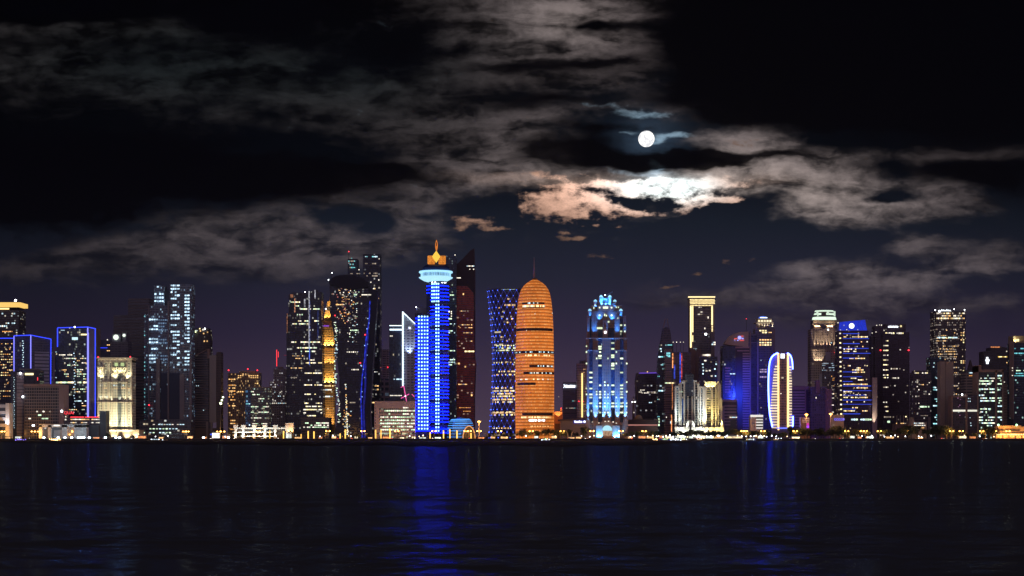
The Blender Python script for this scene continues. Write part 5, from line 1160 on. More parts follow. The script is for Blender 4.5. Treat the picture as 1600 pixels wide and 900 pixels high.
    t.boxes('small_band', plain('pink_mauve_band', (.42, .27, .30)), [(1133, 1141, 574 + 4.2 * i, 576 + 4.2 * i) for i in range(10)], 0, 3)
    t.box('edge_fin', plain('plum_fin', (.26, .18, .24)), 1171.5, 1173.4, 518, None, -.6, 4); t.wins([COOL], 1141, 1160, [584], 8, .85, w=2, h=1.4, y=1.9); t.wins([COOL, CYAN], 1152, 1158, [560, 565], 3, .4, y=1.9)
    lg = t.part('logo', (lambda bm: (bm_lathe(bm, [(t.d(2.7), -.3), (t.d(2.7), .3)], 0, 0, 14), bm)[1])(bmesh.new()), lamp('logo_blue_light', (.35, .35, 1), 1.7, .1)); lg.location = (t.lx(1155.4), -1.2, t.lz(527.7)); lg.rotation_euler = (R(90), 0, 0)
    t.boxes('logo_bar', lamp('logo_red_light', (1, .12, .10), 1.0, .1), [(1147, 1152, 528.6, 529.8), (1156, 1162.2, 531.2, 532.8), (1157.5, 1161.4, 524.6, 525.8)], -1.1, .4); t.boxes('logo_dot', MATS['logo_blue_light'], [(1158.8, 1161.6, 528, 529.8), (1152, 1153.6, 531, 532.6), (1147.6, 1148.6, 531, 532)], -1.1, .4)
    t = T('masted_blue_slab', 'thin blue-lit slab tower with a mast and single red lamp next to the quarter-circle crown', 'tower', 2760, 1175)
    t.box('wall', facade('f45m', (.07, .07, .14), (.03, .03, .08), 3.8, 2.4, .6, .8, .05, (.2, .4, 1), (.3, .6, 1), .3), 1167, 1183, 522, None, 0, 24); t.line('mast', DARKM, [(1167.3, 498, 8), (1167.3, 522, 8)], .3); t.dot('beacon', REDL, 1167.3, 497.6, .6, 8)
    t.boxes('slab_edge', plain('lilac_edge', (.4, .34, .5)), [(1168, 1182, 523, 523.6), (1168, 1182, 535, 535.6), (1183, 1185, 535, None)], -.4, .8)

    t = T('blue_dome_tower', 'slender tower with an open lit crown and small blue dome', 'tower', 2790, 1194)
    t.box('wall', facade('f46', (.20, .17, .22), (.04, .04, .09), 3.8, 2.6, .55, .6, .04), 1180, 1210, 513, None, 0, 26); t.box('side_pier', plain('mauve_stone2', (.24, .18, .22)), 1206, 1211, 514, None, -1, 20); t.boxes('crown_post', BEIGE, [(1182 + i * 4.1, 1183 + i * 4.1, 500, 513) for i in range(7)], 0, 2); t.boxes('crown_deck', BEIGE, [(1180, 1208.5, 503.6, 505), (1184, 1206, 497.5, 499)], -.6, 24)
    t.box('lantern', plain('lantern_wall', (.4, .36, .3)), 1185, 1204, 499, 512.5, 4, 14); t.lathe('dome', lamp('blue_dome_light', (.08, .2, 1), 1.0, .1), [(7, 497.5), (6.4, 495.4), (4, 493.8), (0, 493.2)], 1193.5, 11, 24); t.box('dome_band', NEONW, 1188, 1199, 495.6, 496.8, 1.2, .4); t.line('mast', DARKM, [(1194, 483, 11), (1194, 494, 11)], .2)
    t.boxes('crown_window', lamp('cream_crown_window', (1, .85, .55), 1.2, .3), [(1184.6 + i * 4.4, 1187.6 + i * 4.4, 500, 503) for i in range(5)], -.4, .5)
    for px in (1185, 1190, 1195, 1200, 1207): uplight(t, px, 511, (1, .9, .7), 5000, 8, -1.5, 60, 1)
    t.wins([WARMY], 1186, 1198.5, [516.6, 519.6], 3, 1.2, w=3, h=2.2, seed=1); t.wins([WARM, WARMY], 1186, 1206, [527.5, 531, 535.4, 539], 5, .97, w=2.8, h=2.0, seed=2); t.wins([DIMW, WARM], 1198, 1206, [519.5], 3, .8)
    t.wins([lamp('lilac_window', (.8, .6, 1), .6)], 1187, 1198, [577.5, 581, 589], 4, .95, w=2, h=2); t.wins([COOL], 1188, 1192, [563, 567], 2, .4)

    # bowed tower outlined in blue-white and gold
    t = T('bowed_neon_tower', 'bowed white tower outlined by blue-white neon arcs and golden light columns', 'tower', 2495, 1220)
    BL = lamp('blue_white_arc', (.05, .09, 1.0), 22.0, .05, True)
    def arc(pts, r, mm, y=-1.4): return t.line('neon_arc', mm, [(a, c, y) for a, c in pts], r)
    def fill(ctrl, n=14):      # smooth curve through control points
        out = []
        for i in range(len(ctrl) - 1):
            p0, p1, p2, p3 = ctrl[max(i - 1, 0)], ctrl[i], ctrl[i + 1], ctrl[min(i + 2, len(ctrl) - 1)]
            for k in range(n):
                s = k / n
                out.append(tuple(.5 * ((2 * p1[j]) + (p2[j] - p0[j]) * s + (2 * p0[j] - 5 * p1[j] + 4 * p2[j] - p3[j]) * s * s + (-p0[j] + 3 * p1[j] - 3 * p2[j] + p3[j]) * s ** 3) for j in (0, 1)))
        return out + [ctrl[-1]]
    La = fill([(1215, 551.5), (1207, 556.5), (1202.4, 567), (1200.6, 590), (1200.6, 615), (1202.4, 645), (1206.5, 667)], 6)
    Ra = fill([(1230, 551.5), (1235, 556), (1237.6, 565), (1238.4, 577)], 6)
    arc(La, 1.15, BL); arc(Ra, 1.05, BL); arc([(1238.8, 650), (1238.6, 667)], 1.1, BL)
    t.poly('left_wall', plain('indigo_panel', (.16, .14, .26), .5), [(a + 1.0, c) for a, c in La] + [(1213, 667), (1213, 700), (1213, 551.8)][:1] + [(1213, 690), (1206, 690), (1206.6, 668)][:0] + [(1215, 667)], 1.2, 16)
    t.poly('right_wall', plain('indigo_panel', (.16, .14, .26), .5), [(1229, 552), (1234, 556), (1237, 565), (1238, 577), (1238, 700), (1229, 700)], 1.2, 16)
    t.box('core', facade('f47', (.20, .12, .20), (.06, .04, .08), 3.8, 4, .6, .8, .02), 1217.5, 1229.6, 551.3, None, -.5, 18); t.box('roof_cap', plain('indigo_panel', (.16, .14, .26), .5), 1214, 1231, 550.4, 551.6, 0, 16)
    GC = lamp('gold_column_light', (1.0, .62, .20), 2.6, .05, True)
    t.box('light_column', GC, 1215.0, 1217.2, 552, 672, -1.8, 1.4); t.box('light_column', GC, 1229.8, 1232.4, 552, 672, -1.8, 1.4)
    LB = lamp('cream_balcony_light', (1.0, .80, .55), 1.1, .25)
    for i in range(23):
        y = 571.5 + i * 4.35; xl = 1211 - min(7.4, i * .42 + (0 if i < 1 else 1.0)); xl = max(xl, 1203.4 + max(0, (i - 19)) * .9)
        t.box('balcony', LB, xl, 1215.0, y, y + 1.9, -1.2, 2); t.box('balcony', LB, 1232.4, 1236.3 + (.9 if i > 3 else 0), y + 1, y + 2.9, -1.0, 2)
    t.box('sign', SIGNW, 1219.8, 1225.8, 552.8, 559.8, -1.0, .5); t.box('sign_letter', lamp('sign_green_letter', (.5, .8, .6), .8, .1), 1222.4, 1223.2, 554.5, 558, -1.2, .3)
    t.wins([PALE], 1219, 1228, [615, 650], 4, .35, y=-.6); t.box('base_light', lamp('blue_base_light', (.15, .2, 1), 2.0, .3, True), 1213, 1232, 668, 670, -3, 1); t.box('base', plain('indigo_panel', (.16, .14, .26), .5), 1205, 1238, 671, None, -1.6, 18)
    # added spots imitating blue LED spill from the arcs on to the neighbours
    spot(t.o, (t.lx(1199), 8, t.lz(610)), (t.lx(1193), 262, t.lz(615)), (.02, .05, 1), 0.9e6, 46, 3); spot(t.o, (t.lx(1240), 8, t.lz(640)), (t.lx(1252), 100, t.lz(630)), (.20, .05, 1), 0.05e6, 130, 3)

    t = T('small_white_block', 'small white block with a brightly lit top band left of the bowed neon tower', 'office block', 2490, 1182)
    t.box('wall', plain('lilac_white', (.5, .45, .55)), 1172.5, 1192.5, 649, None, 0, 14); t.boxes('lit_band', lamp('white_band_light', (1, .95, .9), .9, .2), [(1172.5, 1192.4, 648.2, 651.6)] + [(1181.5, 1192, 654.5 + 4.4 * i, 656.6 + 4.4 * i) for i in range(4)], -.3, .4); t.boxes('dark_glazing', DARKM, [(1181.5, 1192, 652 + 4.4 * i, 654.4 + 4.4 * i) for i in range(4)], -.15, .3); t.line('mast', DARKM, [(1189.5, 637), (1189.5, 649)], .3, 3); t.dot('mast_lamp', DIMW, 1189.5, 637, .9, 3)

    t = T('violet_banded_block', 'violet-tinted office with horizontal bands and a stone frame right of the bowed neon tower', 'office block', 2600, 1252)
    t.box('wall', plain('indigo_glass', (.05, .04, .10), .3), 1238, 1258, 603, None, 1, 20); t.boxes('floor_band', plain('lilac_band', (.36, .28, .42)), [(1238, 1257.5, 611.5 + 4.4 * i, 614 + 4.4 * i) for i in range(16)], .2, 18); t.box('frame_top', plain('lilac_frame', (.30, .20, .26)), 1238, 1268, 603.5, 609, -.4, 20); t.boxes('frame_post', plain('lilac_frame', (.30, .20, .26)), [(1257.6, 1259.5, 609, None), (1265, 1268, 609, None)], -.4, 18); t.box('end_glass', plain('indigo_glass', (.05, .04, .10), .3), 1259.5, 1265, 609, None, .6, 14)
    t = T('pink_lit_shop', 'tiny shop with pink and purple lit windows under the violet office', 'shop', 2470, 1257)
    t.box('wall', plain('rose_wall', (.30, .18, .18)), 1251, 1265, 652, None, 0, 10); t.wins([lamp('rose_cream_window', (1, .55, .45), .7)], 1252, 1264.5, [653.6, 656.6, 659.4], 7, .75, w=1.4, h=1, seed=2); t.box('neon_sign', lamp('magenta_sign_light', (.9, .05, .5), .9, .2), 1260, 1264, 661, 664.5, -.4, .3); t.box('neon_sign', lamp('purple_sign_light', (.4, .05, 1), 1.2, .2), 1260, 1264, 665, 668.5, -.4, .3)

    t = T('dark_violet_block', 'unlit violet-brown slab pair between the violet office and the crown-topped hotel', 'office block', 2580, 1280)
    t.box('wall', facade('f50', (.09, .065, .11), (.04, .03, .07), 3.8, 3, .6, .7), 1267, 1291, 604, None, 2, 22); t.box('stair_shaft', plain('rust_violet', (.22, .13, .16)), 1275, 1281, 594, 614, 0, 8); t.boxes('edge', plain('rust_violet', (.22, .13, .16)), [(1290, 1292.5, 606, None), (1292.8, 1300, 608, None)], 0, 14); t.win(PALE, 1275.5, 621.5, .9, 2.4, 1.9)

    t = T('lantern_crown_tower', 'tall stone tower with column uplights and a glowing octagonal white lantern crown', 'tower', 2790, 1288)
    MS = plain('sand_mauve_stone', (.34, .27, .25), .8, .15)
    t.box('wall', facade('f51', (.30, .24, .23), (.05, .045, .05), 3.9, 3, .55, .5, .04), 1267, 1306, 514, None, 0, 30); t.box('lower_right', facade('f51b', (.15, .12, .14), (.06, .055, .08), 3.9, 2.4, .6, .7, .12, (.9, .9, 1), (1, .7, .5), .25), 1284, 1304, 566, None, -3, 26); t.box('neck', facade('f51n', (.13, .11, .12), (.04, .04, .05), 3.9, 2.4, .6, .7), 1271, 1309, 499.5, 514, 4, 24); t.line('mast', DARKM, [(1294, 520, 0), (1294, 530, 0)], .2)
    CW = lamp('white_lantern_light', (.80, 1.0, .80), 1.05, .15, True)
    def ring(r0, y0, r1, y1, mm, name, seg=16): t.lathe(name, mm, [(r0, y0), (r1, y1)], 1291, 18, seg, smooth=False, sy=.7)
    ring(19.2, 498.5, 18.2, 494.6, CW, 'lantern_band'); ring(17, 494, 16.2, 491.6, DARKM, 'lantern_louvre'); ring(16.6, 491, 15.6, 488.5, CW, 'lantern_band'); ring(15.2, 488.2, 15, 486.4, DARKM, 'lantern_louvre'); ring(15.4, 486.2, 14.2, 484, CW, 'lantern_band')
    t.boxes('lantern_screen', DARKM, [(1283.5, 1291, 488.3, 494), (1272, 1277, 492, 494)], -.6 + 1, 1)
    t.boxes('lantern_post', lamp('lantern_post_light', (.8, 1, .8), .8, .1), [(1276, 1279.5, 485, 494), (1292.5, 1296, 486, 491), (1303.4, 1306, 486, 494), (1297, 1303, 488.8, 490.6)], 3.4, 1)
    fins = (1272.5, 1277.6, 1282, 1286.6, 1291.5, 1296.2, 1303)
    for px in fins: t.box('fin', MS, px - 1, px + 1, 516, 545, -1.8, 3)
    t.boxes('cornice', MS, [(1270, 1283.5, 512, 513.6), (1289.5, 1303.6, 512, 513.6)], -2.4, 8); t.boxes('ledge', MS, [(1266.6, 1306, 545, 546.4)], -2.5, 10); t.box('ledge', MS, 1267, 1286, 567, 568, -4, 8)
    for px in fins: uplight(t, px, 544.6, (1, .80, .48), 26000, 24, -4.6, 32, 0)
    for px in (1274.5, 1279, 1294, 1299.5): uplight(t, px, 511.8, (1, .68, .28), 16000, 8, -1.6, 90, 4)
    t.boxes('dormer', MS, [(1273, 1281.5, 508, 512), (1292, 1301, 508, 512)], 1.4, 5)
    for px in (1274, 1278.5, 1283): uplight(t, px, 566.6, (1, .80, .48), 9000, 8, -3.8, 60, 0)
    uplight(t, 1272.4, 563, (1, .8, .48), 22000, 18, -3, 30, .4); uplight(t, 1269, 700, (1, .8, .6), 200000, 100, -9, 40, 3)
    t.box('grey_panel', plain('grey_violet_panel', (.34, .32, .36)), 1290, 1297.6, 550, 564, -.6, 1); t.box('grey_panel', plain('grey_violet_panel', (.34, .32, .36)), 1280, 1284, 584, 620, -3.4, 1)
    t.wins([lamp('pale_blue_window', (.6, .8, 1), .5)], 1284, 1303, [568, 571, 574.5, 578.5], 11, .7, w=1.6, h=1.2, y=-3.1); t.wins([DIMW, ORAN], 1298, 1303.5, [588 + 3 * i for i in range(14)], 3, .35, w=1.2, y=-3.1, seed=3); t.wins([PALE], 1297, 1304, [615.5, 622, 633, 644], 4, .7, w=1.4, y=-3.1)
    t.dot('roof_lamp', PALE, 1310, 504, 1, 3); t.win(WHITEL, 1294, 515, 1.6, 1.4); t.win(COOL, 1299, 535.6, 1.6, 1.6)
    for x, y in ((1304, 551), (1308, 549.5), (1313, 548.3)): t.dot('beacon', REDL, x, y, .8, -3)
    t.line('beacon_arm', DARKM, [(1302, 552), (1314, 548.6)], .25, -2.4)

    t = T('blue_screen_tower', 'dark tower striped by blue light lines under a slanted blue screen with a white disc', 'tower', 2640, 1335)
    t.poly('wall', facade('f52', (.06, .04, .08), (.025, .018, .04), 3.6, 2.5, .5, .6, .07, (1, .75, .45), (1, .85, .6), .6), [(1310, 517), (1357, 517), (1363, 700), (1307.5, 700)], 0, 28)
    t.poly('screen', lamp('cobalt_screen_light', (.012, .045, .85), .62, .05, patch=.25), [(1311.5, 516), (1312.6, 503.5), (1330, 501.5), (1351.5, 500), (1354.6, 516)], -1, 6); t.line('screen_arm', plain('steel_grey', (.3, .3, .36)), [(1312, 503), (1356, 499.4)], .3, 1)
    bm = bmesh.new(); bm_tube(bm, [(t.lx(1330.5), -1.6, t.lz(509.3)), (t.lx(1330.5), -1.05, t.lz(509.3))], t.d(4.1), 24); t.part('disc', bm, SIGNW)
    for x, y in ((1318.5, 508.4), (1322.7, 515.2), (1340, 515.2), (1313, 515.5)): t.dot('screen_lamp', PALE, x, y, .7, -1.4)
    BLN = lamp('blue_strip_light', (.04, .10, 1), .85, .35, True)
    for y, x1 in ((521.3, 1343), (529, 1358), (536.8, 1343), (544.3, 1357), (552, 1360), (559.4, 1336), (581, 1338), (588.6, 1347), (596, 1332), (603, 1361), (610.3, 1361.5), (617.4, 1352), (625, 1362), (631.6, 1362), (639, 1337), (646.6, 1344)):
        t.box('light_strip', BLN, 1317, x1, y - .35, y + .45, -.7, .5)
    for i, y in enumerate([521 + 7.4 * k for k in range(20)]): t.win(WARMY if i % 3 else PALE, 1312.6 + .1 * i, y, 2.6, 2, -.3)
    t.wins([WARMY, WARM, PALE], 1318, 1356, [526.4, 534, 541.5, 545.5, 549, 560, 571.5, 575, 578, 581.5, 586, 591, 593.6, 600.5, 606, 612, 617, 621, 627.7, 637, 642], 17, .3, w=1.7, h=1.7, seed=8, y=-.3)
    t.wins([GREENW, COOL], 1326, 1362, [655.5], 10, .95, w=3, h=2.8, y=-.4); t.boxes('ground_column', DARKM, [(1318 + i * 4.4, 1319 + i * 4.4, 659, None) for i in range(11)], -.8, 1)
    t.box('side_pier', plain('taupe_pier', (.36, .28, .28)), 1362.5, 1370, 590, None, -3, 14); uplight(t, 1365, 668, (1, .85, .6), 60000, 50, -6.5, 36, -1.5); uplight(t, 1364, 668, (1, .85, .6), 60000, 90, -6.5, 24, -2)
    t = T('blue_name_block', 'low stone block with a small blue illuminated sign between two tall lamp posts', 'building', 2480, 1308)
    t.box('wall', plain('grey_mauve_render', (.33, .27, .27)), 1299, 1318.5, 648, None, 0, 14)
    t.text('sign', lamp('sign_blue_light', (.12, .14, 1), 1.6, .1), 'CCCCB', 1303.2, 656.9, 3.4, -.6)
    t.wins([DIMW], 1301, 1306, [661.5, 664], 3, .5, w=1)

    t = T('unlit_twin_tower', 'broad dark tower with a white rooftop sign, ladder of lit rooms and red lamps', 'tower', 2880, 1395)
    m = facade('f53', (.07, .045, .07), (.03, .02, .035), 3.8, 3, .5, .7, .025, (1, .8, .6), (1, .9, .8), .4)
    t.box('wall', m, 1368, 1422, 519, None, 4, 34); t.box('head', m, 1384, 1416, 506, 519, 4, 30); t.box('left_head', m, 1368, 1384, 509, 519, 7, 24); t.box('front_shaft', m, 1379, 1392, 521, None, 0, 8)
    b2 = bmesh.new()
    for i in range(7): bm_ball(b2, (t.lx(1389.6 + i * 2.2), 3.2, t.lz(510.4 - .3 * (i % 2))), t.d(1.35), 8, 5)
    bm_box(b2, t.lx(1389), t.lx(1404), 2.6, 3.4, t.lz(511.2), t.lz(509.4)); t.part('sign', b2, SIGNW); t.dot('sign_lamp', WARMY, 1408.4, 509.5, 1.6, 3)
    t.wins([PALE, WARMY], 1384, 1413, [520.4], 10, .8, w=1.9, h=2.4, y=3.9); t.wins([PALE, DIMW, WARMY], 1380, 1388, [532.5, 540, 547.5, 555, 562.5, 570, 578, 586, 590, 597.5, 605, 613.5, 628.5, 635.5, 642.5], 4, .95, w=1.9, h=1.7, y=-.1, seed=4); t.wins([DIMW, PALE], 1392, 1408, [576, 590.5], 7, .6, w=1.7, h=2, y=3.9); t.wins([DIMW], 1381, 1397, [651.5], 7, .9, h=2, y=-.1); t.win(GREENW, 1388.5, 659, 4, 3, -.2)
    for x, y in ((1371, 508), (1375.5, 507.3), (1378.5, 507.6), (1364, 520), (1370, 518.6), (1382.6, 516), (1364, 543.5)): t.dot('facade_lamp', PALE, x, y, .8, 6 if x > 1366 else 6)
    t.boxes('left_edge', m, [(1362.5, 1368, 524, None)], 8, 20); t.dot('beacon', REDL, 1376.5, 547, 1.1, 3); t.dot('beacon', REDL, 1420.4, 547, 1.2, 3)
    t = T('terrace_block', 'low terrace with thin flagpoles and a small amber lamp between the dark towers', 'building', 2520, 1412)
    t.box('wall', plain('plum_wall2', (.14, .10, .11)), 1398, 1424, 662, None, 0, 16); t.boxes('flagpole', plain('pole_white', (.5, .45, .42)), [(1401.6 + 5.3 * i, 1402.1 + 5.3 * i, 649, 662) for i in range(4)], 2, .4); t.wins([WARM, DIMW], 1400, 1416, [661.5], 9, .7, w=1.4, h=1.4); t.dot('roof_lamp', WARMY, 1415.7, 651, 1.1, 1)

    t = T('speckled_grey_tower', 'small grey tower with a ladder of white rooms and a pale green lit floor', 'tower', 2680, 1441)
    t.box('wall', facade('f54', (.12, .10, .11), (.04, .04, .05), 3.8, 2.6, .55, .7, .10, (1, .85, .7), (1, 1, .9), .35), 1427, 1455, 582, None, 0, 24); t.box('roof', facade('f54r', (.12, .10, .11), (.04, .04, .05), 3, 2.6, .5, .7, .2), 1429, 1452, 579, 582, 2, 18)
    t.wins([PALE, WARMY], 1429, 1452, [582.8], 10, .85, w=1.9, h=1.8); t.wins([PALE, DIMW], 1432, 1437, [594, 598, 604, 609, 619, 630, 637, 641, 647, 630], 2, .7, w=1.5); t.wins([DIMW, WARM], 1437, 1450, [601], 6, .8, w=1.6); t.wins([GREENW], 1437.5, 1452, [635.5], 7, 1, w=2.4, h=2.6); t.wins([DIMW], 1438, 1450, [649.4], 5, .9, h=1); t.wins([PALE], 1451, 1453, [598, 612, 616], 1, .8)
    t.box('pier', plain('stone_pier', (.34, .28, .24)), 1450, 1453.6, 652, None, -2, 6)
    t = T('shell_roof_mall', 'low pale mall with lit galleries and peaked shell roof below the grey tower', 'shopping centre', 2500, 1436)
    t.poly('wall', plain('pale_shell', (.34, .29, .28)), [(1423, 668), (1426, 652), (1430, 660), (1448, 660), (1448, 690), (1423, 690)], 0, 18); t.wins([PALE, COOL], 1428, 1446, [661.2, 664.6], 10, .8, w=1.5, h=1.2); t.wins([lamp('amber_gallery_light', (1, .55, .2), 1.2)], 1438, 1446, [668.3], 4, 1, w=2.2, h=2.4)

    t = T('cyan_window_tower', 'dark-blue tower whose lower floors glow cyan beside the plain beige slab', 'tower', 2700, 1464)
    t.box('wall', facade('f55', (.03, .04, .06), (.012, .02, .04), 3.8, 2.4, .6, .8, .07, (.5, .9, 1), (.8, 1, 1), .4), 1453.5, 1474, 558, None, 0, 26)
    CY2 = lamp('bright_cyan_window', (.45, .95, 1.0), .95)
    t.wins([CY2, COOL, CYAN], 1458, 1472, [605.5, 609, 612.6, 620, 623.5, 627, 634, 648.5, 652, 656, 662], 6, .62, w=2.3, h=1.9, seed=3); t.wins([CY2], 1470, 1473.5, [591 + 3.6 * i for i in range(20)], 1, 1.4, w=2.2, h=2, seed=4)
    for x, y in ((1465, 580.5), (1458.7, 573.3), (1464, 591)): t.win(COOL, x, y, 1.8, 1.7)
    t = T('tall_grid_tower', 'tall tower of small warm windows with a white lit sign on its roofline', 'tower', 2960, 1485)
    t.box('wall', facade('f56', (.115, .09, .09), (.035, .03, .035), 3.9, 2.7, .5, .55, .34, (1, .7, .5), (.9, .85, .8), .38, bandy=.4), 1462, 1508, 486, None, 0, 40); t.box('right_fin', facade('f56r', (.09, .07, .08), (.03, .03, .03), 3.9, 2.7, .5, .55, .3, (1, .7, .4), (1, .8, .6), .4), 1500, 1508.5, 488, None, -1, 12)
    t.wins([WARM, PALE, DIMW, WARMY], 1463, 1507, [489.6, 493.5, 497.5], 20, .8, w=1.7, h=2.2, seed=2, y=-1.1); t.wins([COOL, GREENW], 1464, 1496, [527.5], 13, .7, w=2, h=2, y=-.1); t.wins([WARM, WARMY], 1500, 1507, [520, 524, 531, 535, 546, 564, 567, 575, 579, 584, 588, 592, 596, 606, 610], 2, .95, w=1.9, h=1.8, y=-1.1); t.wins([DIMW], 1464, 1486, [554, 557, 559.5], 14, .55, w=1.2, h=1)
    t.wins([DIMW, WARM], 1463, 1498, [516 + 4.15 * i for i in range(30)], 14, .38, w=1.3, h=1.4, seed=5)
    b2 = bmesh.new(); bm_ball(b2, (t.lx(1468), 1, t.lz(486.5)), t.d(2.2), 12, 8); bm_box(b2, t.lx(1471), t.lx(1476.5), .6, 1.4, t.lz(486.5), t.lz(484.8))
    for i in range(6): bm_box(b2, t.lx(1471 + i * 2.6), t.lx(1472.6 + i * 2.6), .6, 1.4, t.lz(486.4), t.lz(483.4 + .5 * (i % 3)))
    bm_box(b2, t.lx(1476), t.lx(1486), .6, 1.4, t.lz(486.4), t.lz(485.2)); t.part('sign', b2, SIGNW)
    for x, y in ((1461.6, 484.4), (1491, 483), (1507.4, 483.9)): t.dot('roof_lamp', WHITEL, x, y, .8, 1)
    t.boxes('roof_mast', DARKM, [(1461.4, 1461.8, 484, 490), (1490.8, 1491.2, 483, 487), (1507.2, 1507.6, 484, 489)], 1, .4)

    t = T('beige_slab_tower', 'plain windowless beige slab tower split by one dark joint', 'tower', 2580, 1480)
    BS = plain('taupe_slab', (.34, .28, .25), .85, .08)
    t.box('left_slab', BS, 1469.5, 1477.5, 565, None, .6, 20); t.box('right_slab', BS, 1478.0, 1490, 565, None, 0, 20); t.box('joint', DARKM, 1477.5, 1478, 566, None, 1.4, 16)
    t = T('framed_pair_block', 'dark glass block in a brown stone frame crossed by one bright white floor', 'office block', 2530, 1507)
    FR = plain('brown_frame', (.27, .20, .18)); FG = facade('f58', (.06, .05, .07), (.025, .02, .035), 3.8, 2.6, .6, .8, .02)
    t.box('left_glass', FG, 1488.5, 1509, 621, None, 1, 20); t.box('right_glass', FG, 1511.5, 1527, 618, None, 1, 20); t.boxes('frame', FR, [(1508.6, 1511.6, 616, None), (1488, 1509, 618.6, 621), (1526.8, 1529, 600, None), (1486.6, 1488.6, 619, None)], -.6, 20)
    t.boxes('lit_floor', lamp('cream_floor_light', (1, .97, .80), 1.1, .15), [(1489, 1508.4, 640.3, 643), (1512, 1526.6, 640.3, 643)], -.1, .6); t.dot('roof_lamp', WHITEL, 1503, 616.6, 1.3, -1)
    for x, y in ((1497, 622), (1501, 624), (1498, 635.5), (1500, 649), (1513.5, 622.6), (1516, 622.8), (1513, 627), (1516, 627), (1516, 652.6), (1517, 661), (1517.4, 665), (1500, 633)): t.win(COOL if x > 1510 else lamp('plum_window', (.7, .3, .6), .6), x, y, 1.2, 1.2, .8)

    t = T('banded_beige_tower', 'beige tower with tight balcony bands and a row of cool lamps near the roof', 'apartment block', 2800, 1518)
    t.box('wall', facade('f59', (.36, .28, .23), (.06, .05, .05), 4.6, 12, .45, .9, .05), 1507, 1530, 582, None, 0, 24); t.box('roof_room', plain('grey_roof_room', (.14, .13, .15)), 1510, 1528, 578.5, 582, 3, 14); t.wins([COOL], 1514, 1523, [582.5], 5, .95, w=1.5, h=1.7, y=-.2); t.wins([ORAN], 1514, 1523, [587], 5, .8, w=1.5, h=1.2); t.wins([GREENW], 1523.4, 1525, [608, 612], 1, 1); t.poly('pyramid_roof', plain('plum_roof2', (.10, .07, .08)), [(1514, 579), (1518.5, 562), (1523, 579)], 6, 8)

    t = T('green_window_block', 'stone-framed office block full of greenish white lit floors on the right', 'office block', 2545, 1547)
    t.box('glass', facade('f60', (.05, .055, .06), (.02, .03, .03), 3.7, 2.4, .6, .8, .14, (.7, 1, .7), (.8, 1, .9), .5), 1529, 1555, 581, None, 1, 22); t.box('right_glass', facade('f60b', (.05, .055, .06), (.02, .03, .03), 3.7, 2.4, .6, .8, .14, (.7, 1, .7), (.8, 1, .9), .5), 1558, 1566, 583, None, 1, 22)
    t.boxes('frame', plain('brown_stone_frame', (.30, .22, .19)), [(1525.5, 1529, 572, None), (1555, 1558, 578, None), (1565.8, 1568, 578, None), (1525.5, 1568, 577.4, 581.4), (1525.5, 1533.5, 571, 577.4)], -.4, 22)
    t.wins([GREENW, COOL, PALE], 1530, 1554.5, [591, 595.3, 599.8, 608, 613, 617.5, 622, 626.3, 639, 643.6, 652, 656.5, 661, 665], 12, .62, w=2.0, h=1.9, seed=7, y=.9); t.wins([GREENW, COOL], 1559, 1565.6, [587, 591, 599.8, 609, 613, 617.5, 622, 626, 634.6, 639, 643, 652, 656, 661], 3, .7, w=2.0, h=1.8, seed=8, y=.9)
    t = T('name_lit_tower', 'dark tower with upright white-blue sign and bronze lit roof edge behind framed blocks', 'tower', 2940, 1557)
    t.poly('wall', facade('f61', (.06, .045, .05), (.025, .02, .03), 3.8, 3, .5, .7, .03, (1, .8, .5), (1, .9, .7), .4), [(1537, 549), (1548, 548), (1548, 543), (1562, 541), (1580, 545), (1580, 700), (1537, 700)], 0, 30); t.box('roof_light', lamp('rust_roof_light', (1, .35, .12), .5, .3, patch=.5), 1548, 1562, 541.4, 543.2, -.6, .6)
    b2 = bmesh.new(); bm_ball(b2, (t.lx(1542.4), -.8, t.lz(559.6)), t.d(1.8), 10, 6); bm_box(b2, t.lx(1540), t.lx(1545.6), -1, -.4, t.lz(564.6), t.lz(561.4)); bm_box(b2, t.lx(1540.8), t.lx(1544.4), -1, -.4, t.lz(568.6), t.lz(564.6)); t.part('sign', b2, SIGNW)
    t.wins([DIMW], 1541, 1545.6, [552.4], 2, 1.2, w=2.4, h=2.8); t.wins([WARMY, lamp('amber_window', (1, .62, .1), 1.0)], 1551, 1574, [557.5], 11, .8, w=2, h=1.7); t.wins([PALE, WARM], 1564, 1579, [566.6], 7, .8, w=1.9, h=1.7); t.dot('lamp', PALE, 1569, 597, .9, -1); t.dot('lamp', PALE, 1575, 598, .7, -1)
    t = T('fluted_beige_block', 'narrow beige block of thin balcony slabs right of the green windowed office', 'apartment block', 2700, 1573)
    t.box('wall', plain('shadow_brown', (.10, .075, .06)), 1568, 1580, 600, None, 1, 18); t.boxes('balcony_slab', plain('sand_band', (.42, .32, .24)), [(1568, 1579.6, 601 + 2.45 * i, 602.3 + 2.45 * i) for i in range(30)], -.4, 4); t.wins([PALE], 1574, 1577, [601], 2, 1)
    t = T('far_right_tower', 'dark-blue glass tower with bronze piers and teal lit floors at the right edge', 'tower', 2600, 1596)
    t.box('wall', facade('f63', (.04, .04, .06), (.015, .022, .045), 3.8, 2.6, .6, .8, .05, (.4, .9, .9), (.8, 1, .9), .4), 1583, 1622, 536, None, 1, 30); t.boxes('pier', plain('bronze_pier2', (.32, .22, .19)), [(1579, 1580.7, 533, 653), (1581.6, 1584, 533, 655)], -.6, 8); t.box('head', plain('bronze_head', (.30, .24, .16)), 1584, 1622, 524.6, 536, 3, 26); t.wins([WARMY], 1588, 1593, [531.4], 2, 1.2, w=3, h=4, y=2.8); t.dot('floodlight', WARMY, 1585, 527.4, 2.0, 0)
